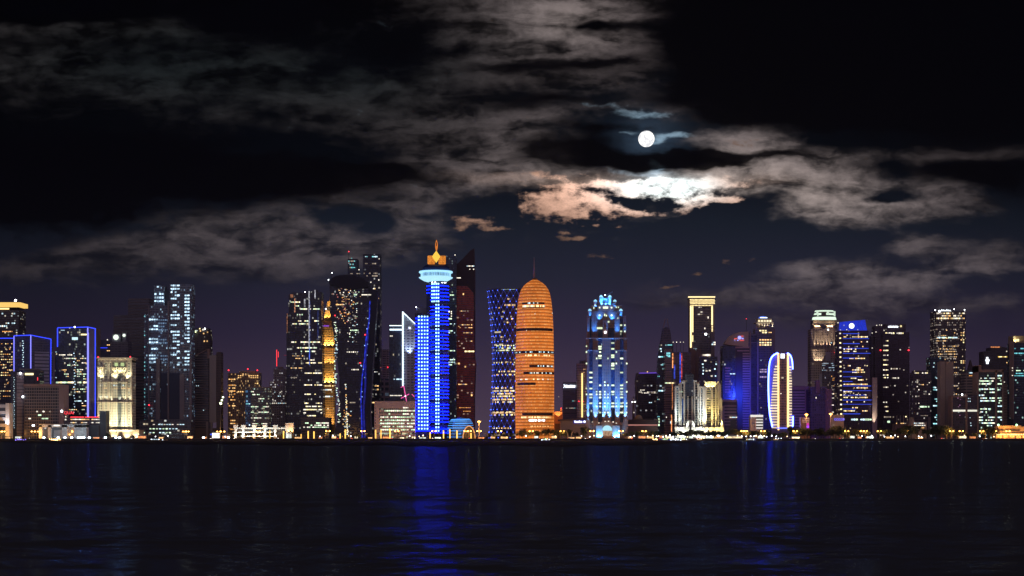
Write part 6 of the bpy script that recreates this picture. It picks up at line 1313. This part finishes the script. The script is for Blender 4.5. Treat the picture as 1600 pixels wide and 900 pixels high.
    spot(t.o, (t.lx(1585), 1, t.lz(534)), (t.lx(1592), 5, t.lz(526)), (1, .8, .4), 9000, 100)
    TE = lamp('teal_window', (.2, .75, .85), .9); t.wins([TE], 1585, 1602, [544.6, 549, 552, 583.4, 587], 7, .55, w=2, h=1.7, seed=3, y=.9); t.wins([GREENW, DIMW], 1588, 1602, [579], 6, .8, w=2, h=1.5, y=.9); t.wins([PALE], 1580.4, 1583, [575, 579, 586.6], 1, 1, w=1.5, y=-.8); t.wins([DIMW], 1588, 1602, [609], 6, .5, y=.9)
    t = T('amber_lit_terminal', 'low wide building washed in orange light with a string of lamps along its front', 'building', 2442, 1582)
    AW = plain('apricot_wall', (.55, .38, .24), .8, .15)
    t.box('wall', AW, 1562, 1612, 666.6, 679, 2, 18); t.box('upper_floor', AW, 1560, 1596, 665, 669, 1, 18); t.box('ground_wall', AW, 1557, 1612, 679, None, 4, 16); t.boxes('window_strip', DARKM, [(1562, 1594, 671, 673.2), (1562, 1600, 675.6, 677)], .9, 1.4)
    t.boxes('lamp_string', lamp('amber_string_lamp', (1, .65, .3), 2.6, .5), [(1557 + i * 1.9, 1558.1 + i * 1.9, 678.4, 679.6) for i in range(28)], -.6, .6)
    for px in (1562, 1572, 1582, 1592, 1602): uplight(t, px, 687, (1, .48, .12), 9000, 9, -4, 110, 3); 
    for x in (1560, 1588.5): t.dot('green_floodlight', lamp('green_flood_glass', (.45, 1, .5), 5, .2), x, 664, 1.6, 0)
    t.boxes('arcade_post', AW, [(1559 + i * 5, 1559.8 + i * 5, 679.6, None) for i in range(11)], 0, 1)
right_side()

# ------------------------------------------------------------------ waterfront: arcade, lamps, light pillars, trees, boats
def street():
    t = T('white_arcade', 'low white arcade with flaring columns, brightly lit, on the promenade left of centre', 'arcade', 2440, 410)
    AR = plain('arcade_white', (.80, .80, .76), .6, .1)
    for cxp in (368, 380, 397, 414, 430, 449):
        t.poly('column', AR, [(cxp - 2.2, 690), (cxp - 1.7, 672), (cxp - 3.8, 664), (cxp + 3.8, 664), (cxp + 1.7, 672), (cxp + 2.2, 690)], 0, 3)
    t.boxes('beam', AR, [(366, 446, 668, 670.2), (364, 428, 674.6, 676.2), (366, 430, 681, 682.6)], 1, 2); t.box('pavilion', AR, 446, 458, 661, 673, .5, 9); t.box('bright_booth', lamp('white_booth_light', (.85, .95, .9), 1.0, .2, patch=.4), 447, 455, 675.5, 684.5, -1, 3)
    t.box('back_wall', plain('arcade_dark', (.07, .06, .06)), 364, 458, 666, None, 9, 4)
    for px in (368, 380, 388, 397, 406, 414, 424, 434, 449): uplight(t, px, 687.4, (.85, 1, .92), 11000, 12, -7, 90, 1)
    # twin-headed sodium street lamps
    def street_lamp():
        o = empty('street_lamp', (0, 0, GZ))
        bm = bmesh.new(); bm_tube(bm, [(0, 0, 0), (0, 0, 11.2)], .16, 6, .09); link('pole', bm, DARKM, o)
        bm = bmesh.new(); bm_tube(bm, [(-2.2, 0, 11.3), (-1, 0, 11.7), (0, 0, 11.1), (1, 0, 11.7), (2.2, 0, 11.3)], .08, 5); link('arm', bm, DARKM, o)
        for s in (-1, 1):
            bm = bmesh.new(); bm_ball(bm, (s * 2.35, 0, 11.15), 1.05, 10, 6, .75); link('lamp_head', bm, SODIUM, o, True)
        return o
    lamp0 = street_lamp(); used = []
    pl = bpy.data.lights.new('sodium_light', 'POINT'); pl.energy = 9000; pl.color = (1, .45, .10); pl.shadow_soft_size = 1.6
    spots = [(1, 2432), (4.6, 2440), (52, 2436), (57, 2442), (288.5, 2434), (292, 2440), (342, 2436), (348, 2441), (403, 2432), (454, 2434), (512.5, 2430), (567, 2432), (620, 2432), (678, 2436), (728.5, 2430), (733, 2440), (780.5, 2430), (748.5, 2436), (830, 2432), (878.5, 2432), (925, 2434), (970.5, 2432), (1006.5, 2432), (1161, 2432), (1164.5, 2440), (1192, 2432), (1242.5, 2430), (1323, 2436), (1347.5, 2436), (1352, 2446), (1374, 2432), (1421, 2436), (1487, 2432), (1502, 2438), (1534, 2436), (1554, 2440), (1575, 2432)]
    for i, (px, Y) in enumerate(spots):
        o = lamp0 if i == 0 else copy_tree(lamp0)
        o.location = (X(px, Y), Y, GZ)
        z = 1.0 if px > 360 else .95
        o.scale = (1, 1, (682 - 670.5 + 3.9) / (682 - 670.5 + 3.9) * z)
        tag(o, 'twin-headed orange street lamp on the waterfront road', 'street lamp', 'orange street lamps along the waterfront')
        if i % 2 == 0 or px in (878.5, 1161):
            l = bpy.data.objects.new('sodium_light', pl); l.parent = o; l.location = (0, -2.5, 9.5); COL.objects.link(l)
    # two tall single masts near the bowed tower and one by the ribbed pavilion
    for lab, px, py in (('tall amber lamp mast in front of the violet banded office', 1260, 648), ('tall amber lamp mast beside the block with the small blue sign', 1298, 647), ('tall amber lamp mast between the ribbed pavilion and the lattice tower', 748.5, 659)):
        t = T('lamp_mast', lab, 'lamp mast', 2440, px, None)
        t.box('pole', plain('lit_pole', (.5, .4, .3)), px - .3, px + .3, py, None, 0, .5); t.lathe('lamp_head', SODIUM, [(0, py + 1), (2.0, py + .6), (2.6, py - .4), (1.2, py - 1.2), (0, py - 1.4)], px, .2, 12)
        l = bpy.data.objects.new('mast_light', pl); l.parent = t.o; l.location = (0, -3, t.lz(py) - 1); COL.objects.link(l)
    # amber light pillars on the promenade
    pill = None
    for px, top in ((421.5, 672), (443, 673), (470.5, 678), (481.5, 673), (490.5, 673.5), (531.5, 677), (539.5, 670.5), (587, 671), (595.3, 671), (609.3, 669), (672, 675), (693, 672), (703, 670), (714, 672), (736, 676)):
        Y = 2412
        if pill is None:
            bm = bmesh.new(); bm_box(bm, -.75, .75, -.5, .5, 0.1, 11); pill = bpy.data.meshes.new('pillar'); bm.to_mesh(pill); bm.free(); pill.materials.append(GLOWY)
            bm = bmesh.new(); bm_box(bm, -1, 1, -.8, .8, 0, .35); bm_box(bm, -.85, .85, -.6, .6, 11, 11.3); pb = bpy.data.meshes.new('pillar_base'); bm.to_mesh(pb); bm.free(); pb.materials.append(DARKM)
        o = empty('light_pillar', (X(px, Y), Y, GZ)); o.scale = (1, 1, (685.8 - top) / 12.6)
        for nm, me in (('light_panel', pill), ('base', pb)): q = bpy.data.objects.new(nm, me); q.parent = o; COL.objects.link(q)
        tag(o, 'tall amber glowing light pillar standing on the promenade', 'light pillar', 'amber light pillars on the promenade')
    # white ball lamps along the right-hand promenade
    rr = random.Random(31)
    bm = bmesh.new(); bm_ball(bm, (0, 0, 3.4), .62, 10, 6); gm = bpy.data.meshes.new('lamp_globe'); bm.to_mesh(gm); bm.free(); gm.materials.append(WHITEL)
    bm = bmesh.new(); bm_ball(bm, (0, 0, 3.4), .62, 10, 6); gm2 = bpy.data.meshes.new('lamp_globe'); bm.to_mesh(gm2); bm.free(); gm2.materials.append(lamp('warm_globe', (1, .72, .38), 7, .3))
    bm = bmesh.new(); bm_tube(bm, [(0, 0, 0), (0, 0, 2.9)], .08, 6); pm = bpy.data.meshes.new('pole'); bm.to_mesh(pm); bm.free(); pm.materials.append(DARKM)
    pos = [(822, 0), (868, 1), (908.5, 0), (921.5, 0), (928, 1), (934.5, 0), (960, 0), (967.5, 1), (985, 0), (991, 0), (1012, 1), (1020, 1), (1026, 0)] + [(1031 + i * 5.6 + rr.uniform(-2, 2), int(rr.random() < .35)) for i in range(31)] + [(1206, 0), (1213, 0), (1230, 1), (1331, 1), (1347, 0), (1362, 0), (1382, 0), (1392, 0), (1398.6, 0), (1403, 1), (1414.6, 0), (1435.5, 0), (1440, 0), (1455, 0), (1507, 1), (1531, 0), (1553, 1), (520, 0), (500, 0), (548, 0), (655, 1), (661, 1), (640, 0), (243, 0), (262, 0), (352, 0)]
    gpl = []
    for cc in ((.85, .92, 1), (1, .65, .35)):
        g_ = bpy.data.lights.new('globe_light', 'POINT'); g_.energy = 2600; g_.color = cc; g_.shadow_soft_size = .6; gpl.append(g_)
    for i, (px, k) in enumerate(pos):
        Y = 2404 + rr.random() * 24
        o = empty('promenade_lamp', (X(px, Y), Y, GZ)); o.scale = (1, 1, rr.uniform(.8, 1.5))
        for nm, me in (('lamp_globe', (gm, gm2)[k]), ('pole', pm)): q = bpy.data.objects.new(nm, me); q.parent = o; COL.objects.link(q)
        if i % 4 == 1:
            l = bpy.data.objects.new('globe_light', gpl[k]); l.parent = o; l.location = (0, -1.6, 3.6); COL.objects.link(l)
        tag(o, 'warm white ball lamp on a short post along the promenade' if k else 'cool white ball lamp on a short post along the promenade', 'lamp', 'warm ball lamps along the promenade' if k else 'cool ball lamps along the promenade')
    # work floodlights on the left quay
    bm = bmesh.new(); bm_lathe(bm, [(0, 1.7), (1.5, 1.9), (1.7, 2.8), (1.2, 3.4), (0, 3.5)], 0, 0, 14); hm = bpy.data.meshes.new('flood_head'); bm.to_mesh(hm); bm.free(); hm.materials.append(lamp('flood_glass', (.72, .92, 1.0), 12, .2))
    bm = bmesh.new(); bm_tube(bm, [(0, 0, 0), (0, 0, 1.8)], .12, 6); bm_box(bm, -1, 1, -.5, .5, 0, .25); sm = bpy.data.meshes.new('stand'); bm.to_mesh(sm); bm.free(); sm.materials.append(DARKM)
    fl = bpy.data.lights.new('flood_light', 'POINT'); fl.energy = 7000; fl.color = (.65, .85, 1); fl.shadow_soft_size = 1
    for i, px in enumerate((68.5, 91, 101.5, 112, 122.5, 127, 131, 139.5, 164.7, 181, 187, 318, 357)):
        Y = 2403
        o = empty('quay_floodlight', (X(px, Y), Y, GZ - .6))
        for nm, me in (('flood_head', hm), ('stand', sm)): q = bpy.data.objects.new(nm, me); q.parent = o; COL.objects.link(q)
        tag(o, 'blue-white floodlight standing low on the left quay', 'floodlight', 'blue-white floodlights on the left quay')
        if i % 3 == 1: l = bpy.data.objects.new('flood_light', fl); l.parent = o; l.location = (0, -3, 3.5); COL.objects.link(l)
    t = T('lamp_mast', 'leaning mast with three green-white lamps beside the grey slab tower', 'lamp mast', 2440, 345, None)
    t.line('pole', DARKM, [(344, 686, 0), (345, 631, 0), (349, 619, 0)], .3)
    for x, y, r in ((345, 630.3, 2.0), (346.8, 625.4, 1.5), (348.6, 620.6, 1.5)): t.dot('lamp_head', lamp('lime_mast_lamp', (.9, 1, .6), 4, .1), x, y, r, -.6)
    # small lit kiosks and shop fronts along the road
    kw = [lamp('kiosk_glow_%d' % i, c, k, .3, patch=.7) for i, (c, k) in enumerate((((1, .55, .22), 1.3), ((1, .82, .5), 1.5), ((.9, 1, .85), 1.2), ((1, .35, .12), 1.0)))]
    bm = bmesh.new(); bm_box(bm, -6, 6, 0, 5, 0, 4); km = bpy.data.meshes.new('wall'); bm.to_mesh(km); bm.free(); km.materials.append(CONC)
    bm = bmesh.new(); bm_box(bm, -6.8, 6.8, -2, 5.5, 4, 4.4); kr = bpy.data.meshes.new('roof'); bm.to_mesh(kr); bm.free(); kr.materials.append(ROOFM)
    kf = []
    for mm in kw:
        bm = bmesh.new(); bm_box(bm, -5.4, 5.4, -.2, .1, .8, 3.2); f_ = bpy.data.meshes.new('shop_front'); bm.to_mesh(f_); bm.free(); f_.materials.append(mm); kf.append(f_)
    rk = random.Random(9)
    for px in (12, 28, 150, 222, 252, 296, 318, 352, 466, 500, 522, 556, 578, 604, 628, 646, 660, 684, 752, 770, 788, 838, 866, 893, 904, 985, 1003, 1016, 1034, 1046, 1080, 1108, 1124, 1188, 1244, 1332, 1344, 1360, 1392, 1440, 1504, 1520):
        o = empty('kiosk', (X(px, 2426), 2426 + rk.uniform(-3, 6), GZ)); o.scale = (rk.uniform(.4, 1.0), 1, rk.uniform(.7, 1.3))
        for nm, me in (('wall', km), ('roof', kr), ('shop_front', rk.choice(kf))): q = bpy.data.objects.new(nm, me); q.parent = o; COL.objects.link(q)
        tag(o, 'small flat-roofed kiosk with a lit front beside the waterfront road', 'kiosk', 'small lit kiosks along the waterfront')
    # cars on the corniche road
    def car():
        o = empty('car', (0, 0, GZ))
        bm = bmesh.new(); bm_prism_xz(bm, [(-2.2, .35), (-2.2, .95), (-1.5, 1.0), (-.9, 1.45), (.7, 1.45), (1.3, 1.0), (2.2, .85), (2.2, .35)], -.85, .85); link('body', bm, plain('car_paint', (.35, .35, .36), .35), o)
        for x in (-1.4, 1.4):
            bm = bmesh.new(); bm_tube(bm, [(x, -.9, .35), (x, .9, .35)], .35, 10); link('wheel', bm, ROOFM, o)
        for y in (-.6, .6):
            bm = bmesh.new(); bm_box(bm, 2.2, 2.32, y - .25, y + .25, .5, .85); link('headlight', bm, lamp('headlight_glass', (1, .95, .85), 12, .3), o)
            bm = bmesh.new(); bm_box(bm, -2.32, -2.2, y - .25, y + .25, .6, .9); link('tail_light', bm, lamp('tail_light_glass', (1, .03, .02), 8, .3), o)
        bm = bmesh.new(); bm_box(bm, -.8, .6, -.88, .88, 1.05, 1.35); link('window', bm, plain('car_glass', (.02, .02, .03), .2), o)
        return o
    c0 = car()
    for i in range(40):
        o = c0 if i == 0 else copy_tree(c0)
        px = 10 + i * 39.5 + rk.uniform(-12, 12); Y = rk.choice((2423.5, 2429, 2433))
        o.location = (X(px, Y), Y, GZ + .02); o.rotation_euler = (0, 0, rk.choice((0, math.pi)) + rk.uniform(-.9, .9))
        tag(o, 'small grey car with its lights on along the waterfront road', 'car', 'cars on the waterfront road')
    # billboard
    t = T('lit_billboard', 'small bright white billboard on posts at the left promenade', 'billboard', 2415, 337)
    t.box('panel', lamp('billboard_light', (1, .98, .95), 1.5, .1, patch=.3), 331.5, 343, 676.5, 684.5, 0, .6); t.boxes('post', DARKM, [(333, 333.6, 684.5, None), (341, 341.6, 684.5, None)], .1, .4); t.box('blue_panel', BLUEW, 328.5, 331, 677.5, 680, 0, .5)
    # orange lit quay wall on the left
    t = T('quay_wall', 'low quay wall washed orange by street lamps left of the white arcade', 'wall', 2402, 305)
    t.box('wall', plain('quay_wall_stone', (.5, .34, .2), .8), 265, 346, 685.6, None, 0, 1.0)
    for px in (275, 292, 310, 328, 342): l = bpy.data.objects.new('wall_light', bpy.data.lights.get('wall_light') or bpy.data.lights.new('wall_light', 'POINT')); l.data.energy = 900; l.data.color = (1, .4, .08); l.data.shadow_soft_size = .4; l.parent = t.o; l.location = (t.lx(px), -2.2, 2.2); COL.objects.link(l)
    # leaning crane boom by the hotel
    t = T('crane_boom', 'thin dark crane boom leaning in front of the flood-lit hotel', 'crane', 2420, 180)
    t.line('boom', DARKM, [(178, 687, 0), (188.5, 653, 0)], .45); t.box('cab', DARKM, 176, 181, 682, None, -2, 4)
    # uplit tree trunks near the left and by the sign hall (uplight painted as emission)
    for lab, cxp in (('pair of curved masts with painted orange uplight at the far left quay', 5), ('pair of curved masts with painted amber uplight below the sign tower', 890)):
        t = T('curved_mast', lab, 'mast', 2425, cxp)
        for s, q in ((-4, 1), (4, -1)): t.line('mast_pole', lamp('amber_uplight_glow', (1, .42, .14), .35, .2), [(cxp + s - q * 2, 673, 0), (cxp + s + q * .6, 677, 0), (cxp + s + q * 1.2, 682, 0), (cxp + s + q * 1.3, 689, 0)], .35)

    # ---- trees
    def leafmat(name, col):
        m, b, p = mat_new(name); g = b.new('ShaderNodeNewGeometry')
        b.put(p.inputs['Base Color'], b.v('SCALE', col, b.m('MULTIPLY_ADD', g.outputs['Random Per Island'], 1.2, .4))); p.inputs['Roughness'].default_value = .7; return m
    LM = leafmat('ficus_leaves', (.05, .065, .035)); PMt = leafmat('palm_fronds', (.06, .075, .035)); BK = plain('bark', (.12, .09, .07), .9)
    def crown_mesh(seed, w, h):
        rr = random.Random(seed); bm = bmesh.new(); cl = [(rr.uniform(-.6, .6) * w, rr.uniform(-.5, .5) * w, h * rr.uniform(.38, .82), rr.uniform(.28, .45) * w) for _ in range(9)]
        for i in range(950):
            c = rr.choice(cl); d = Vector((rr.gauss(0, 1), rr.gauss(0, 1), rr.gauss(0, .8))).normalized() * c[3] * rr.random() ** .4
            p = Vector((c[0], c[1], c[2])) + d; s = rr.uniform(.22, .5)
            a = Vector((rr.uniform(-1, 1), rr.uniform(-1, 1), rr.uniform(-1, 1))).normalized(); e = a.cross(Vector((0.3, .5, .8))).normalized()
            if p.z < .8: continue
            bm.faces.new([bm.verts.new(p + a * s), bm.verts.new(p + e * s * .7), bm.verts.new(p - a * s), bm.verts.new(p - e * s * .7)])
        me = bpy.data.meshes.new('crown'); bm.to_mesh(me); bm.free(); me.materials.append(LM); return me
    crowns = [crown_mesh(i, 5.0, 9.0) for i in range(4)]
    bm = bmesh.new(); bm_tube(bm, [(0, 0, 0), (.1, 0, 2.0), (0, 0, 4.5)], .35, 7, .15); bm_tube(bm, [(.1, 0, 2), (1.4, .4, 4.6)], .16, 5, .07); bm_tube(bm, [(.05, 0, 2.3), (-1.5, -.3, 5)], .16, 5, .07); trunk = bpy.data.meshes.new('trunk'); bm.to_mesh(trunk); bm.free(); trunk.materials.append(BK)
    rr = random.Random(77)
    trees = []
    def row(x0, x1, n, sc0, sc1):
        for i in range(n): trees.append((x0 + (x1 - x0) * (i + rr.uniform(.2, .8)) / n, rr.uniform(sc0, sc1)))
    row(806, 905, 12, .75, 1.15); trees.append((910, 1.55)); row(975, 1035, 7, .7, 1.0); row(1048, 1135, 17, .8, 1.1); row(1135, 1205, 12, .9, 1.25); row(1238, 1320, 16, 1.0, 1.45); row(1205, 1240, 4, .7, .9); trees += [(1340, 1.3), (1356, 1.0), (1378, 1.2), (1388, 1.2)]
    trees += [(1404, 1.4), (1414, 1.5), (1424, 1.65), (1432, 1.5), (1462, 1.5), (1470, 1.7), (1479, 1.6), (1486, 1.2), (1540, 1.5), (1547, 1.55), (1552, 1.3), (1325, 1.0), (1444, 1.1), (1455, 1.2), (1495, .8), (1510, .7), (1522, .8), (500, .6), (168, 1.0), (560, .8), (575, .8), (764, .9), (772, 1.0), (787, .9), (798, 1.1), (372, .8), (210, .7)]
    for px, sc in trees:
        sc *= 1.45 if px > 800 else 1.0
        Y = 2438 + rr.uniform(-8, 14) if px > 800 else 2430
        o = empty('tree', (X(px, Y), Y, GZ)); o.scale = (sc, sc, sc * rr.uniform(.9, 1.1)); o.rotation_euler = (0, 0, rr.uniform(0, 6.28))
        for nm, me in (('crown', rr.choice(crowns)), ('trunk', trunk)): q = bpy.data.objects.new(nm, me); q.parent = o; COL.objects.link(q)
        tag(o, 'dark broad-leaved tree standing along the waterfront', 'tree', 'dark trees along the waterfront')
    def palm_mesh(seed):
        rr = random.Random(seed); bm = bmesh.new()
        for k in range(16):
            a = k * 2.4 + rr.uniform(-.2, .2); L = rr.uniform(2.6, 3.4); up = rr.uniform(.2, 1.5)
            for j in range(7):
                s0, s1 = j / 7, (j + 1) / 7
                f = lambda s: Vector((math.cos(a) * L * s, math.sin(a) * L * s, 8 + up * s * 1.6 - 3.2 * s * s))
                p0, p1 = f(s0), f(s1); n = Vector((-math.sin(a), math.cos(a), -.5)) * .34 * (1 - s0 * .6); n2 = Vector((math.sin(a), -math.cos(a), -.5)) * .34 * (1 - s0 * .6)
                for nn in (n, n2): bm.faces.new([bm.verts.new(p0), bm.verts.new(p1), bm.verts.new(p1 + nn), bm.verts.new(p0 + nn * .7)])
        me = bpy.data.meshes.new('fronds'); bm.to_mesh(me); bm.free(); me.materials.append(PMt); return me
    palms = [palm_mesh(i) for i in range(3)]
    bm = bmesh.new(); bm_tube(bm, [(0, 0, 0), (.15, 0, 4), (0, 0, 8)], .28, 7, .2); ptr = bpy.data.meshes.new('trunk'); bm.to_mesh(ptr); bm.free(); ptr.materials.append(BK)
    for i in range(52):
        px = 358 + i * 8.4 + rr.uniform(-3, 3)
        if px > 800: break
        Y = 2422 + rr.uniform(-6, 12); sc = rr.uniform(.75, 1.25)
        o = empty('palm_tree', (X(px, Y), Y, GZ)); o.scale = (sc,) * 3; o.rotation_euler = (0, 0, rr.uniform(0, 6.28))
        for nm, me in (('fronds', rr.choice(palms)), ('trunk', ptr)): q = bpy.data.objects.new(nm, me); q.parent = o; COL.objects.link(q)
        tag(o, 'palm tree standing on the promenade among amber pillars', 'palm tree', 'palm trees on the promenade')

    # ---- boats
    def boat(label, px, Y, L, cab, lamps, haul=(.30, .22, .16)):
        """wooden dhow: curved hull, cabin with canopy, mast, strings of lamps"""
        o = empty('boat', (X(px, Y), Y, 0.0)); tag(o, label, 'boat')
        bm = bmesh.new(); n = 9; secs = []
        for i in range(n):
            s = i / (n - 1); x = (s - .5) * L; w = L * .14 * math.sin(math.pi * min(.97, max(.06, s * .9 + .06))) ** .6; sh = .9 + 1.3 * (2 * s - 1) ** 2 * (1 if s > .5 else .7)
            secs.append([bm.verts.new(c) for c in ((x, -w, sh), (x, -w * .75, .1), (x, 0, -.5), (x, w * .75, .1), (x, w, sh))])
        for A, B_ in zip(secs, secs[1:]):
            for k in range(4): bm.faces.new((A[k], A[k + 1], B_[k + 1], B_[k]))
            bm.faces.new((A[0], B_[0], B_[4], A[4]))
        bm.faces.new(secs[0]); bm.faces.new(secs[-1][::-1]); link('hull', bm, plain('boat_wood', haul, .6), o)
        bm = bmesh.new(); bm_box(bm, -L * .30, L * .12, -L * .09, L * .09, 1.0, 2.9); link('cabin', bm, plain('cabin_white', (.6, .6, .58)), o)
        bm = bmesh.new(); bm_box(bm, -L * .34, L * .20, -L * .11, L * .11, 2.95, 3.1); link('canopy', bm, DARKM, o)
        bm = bmesh.new(); bm_tube(bm, [(L * .25, 0, .8), (L * .25, 0, 5.2)], .09, 5); link('mast', bm, DARKM, o)
        bm = bmesh.new()
        for i in range(4): bm_box(bm, -L * .27 + i * L * .1, -L * .2 + i * L * .1, -L * .092, -L * .0905, 1.6, 2.4)
        link('window_row', bm, cab, o)
        for j, (lx_, lz_, mm, r) in enumerate(lamps):
            bm = bmesh.new(); bm_ball(bm, (lx_ * L, -L * .12, lz_), r, 8, 5); link('boat_lamp', bm, mm, o)
        return o
    PUR = lamp('violet_boat_light', (.25, .18, 1.0), 4, .3); AMB = lamp('amber_boat_light', (1, .6, .2), 9, .3); GRN = lamp('green_boat_light', (.3, 1, .35), 5, .3)
    bluel = lamp('ice_boat_light', (.7, .85, 1), 8, .3)
    boat('dark wooden boat strung with violet lamps at the left shore', 33, 2250, 15, PUR, [(-.45, 1.3, PUR, .6), (-.30, 3.0, PUR, .4), (.42, 2.2, PUR, .45), (.25, 1.4, PUR, .35), (-.1, 3.3, PUR, .3)])
    b_ = boat('small boat with a blazing amber deck light near the left floodlights', 87, 2150, 20, AMB, [(-.35, 2.8, AMB, .5), (-.22, 2.5, AMB, .6), (-.1, 2.2, AMB, .7), (.02, 2.0, AMB, .9), (.15, 1.9, AMB, .9), (.3, 2.2, AMB, .7)])
    boat('long unlit boat lying at the quay below the apartment tower', 246, 2340, 26, COOL, [(-.3, 2.2, bluel, .4), (.1, 2.0, bluel, .4), (.3, 1.6, bluel, .5)], (.4, .4, .42))
    boat('small boat with green-white lamps in front of the orange dome tower', 852, 2260, 13, GREENW, [(-.35, 1.6, bluel, .5), (0, 3.1, GRN, .4), (.2, 3.0, AMB, .4), (.4, 2.0, bluel, .5), (.1, 2, bluel, .4)])
    boat('party boat with orange and white lamps at the foot of the claw-top tower', 1025, 2330, 14, AMB, [(-.3, 2.4, AMB, .4), (0, 3.2, AMB, .4), (.3, 2.8, REDL, .3), (.1, 1.6, AMB, .5)])
    boat('boat with green and blue lamps second from the claw-top tower', 1039.5, 2335, 14, GREENW, [(-.4, 2.2, BLUEW, .5), (-.1, 3, GRN, .4), (.2, 2.6, GRN, .4), (.4, 1.6, BLUEW, .4)])
    boat('boat with blazing white lamps in front of the white lit block', 1055.5, 2330, 16, COOL, [(-.4, 1.8, bluel, .7), (-.2, 2.6, bluel, .6), (0, 2, WHITEL, .8), (.2, 1.8, bluel, .7), (.4, 1.6, bluel, .5)])
    boat('boat with warm white lamps right of the blazing white one', 1068.6, 2330, 13, WARMY, [(-.3, 1.9, WHITEL, .5), (0, 2.4, AMB, .5), (.25, 2, WHITEL, .5), (-.1, 3.2, GRN, .35)])
    boat('dim boat with a red and a cream lamp below the white lit block', 1093, 2335, 13, WARM, [(-.3, 3.2, REDL, .3), (.2, 2.8, AMB, .45), (0, 3.3, REDL, .3)])
    boat('boat with cream and blue lamps below the quarter-circle crown tower', 1173, 2335, 14, COOL, [(-.4, 2.0, WARMY, .6), (-.1, 2.8, WARMY, .5), (.25, 2, bluel, .7), (.45, 1.6, BLUEW, .4)])
    boat('pale boat with three ball lamps moored below the bowed neon tower', 1213.5, 2340, 15, WARM, [(-.1, 3.4, bluel, .4), (.15, 3.4, bluel, .4), (.4, 3.4, bluel, .4)], (.4, .38, .36))
    # low restaurant with a lit front, right of the boats
    t = T('lit_kiosk', 'long low waterside kiosk with a warm lit front below the banded office', 'kiosk', 2416, 1147)
    t.box('wall', CONC, 1134, 1161, 680, None, 1, 8); t.box('lit_front', lamp('kiosk_light', (1, .78, .45), 1.2, .3, patch=.6), 1135, 1160, 682, 684.6, .4, .5); t.box('roof', ROOFM, 1133, 1162, 679.3, 680, -.6, 11)
street()
for t in T.ALL: t.done()
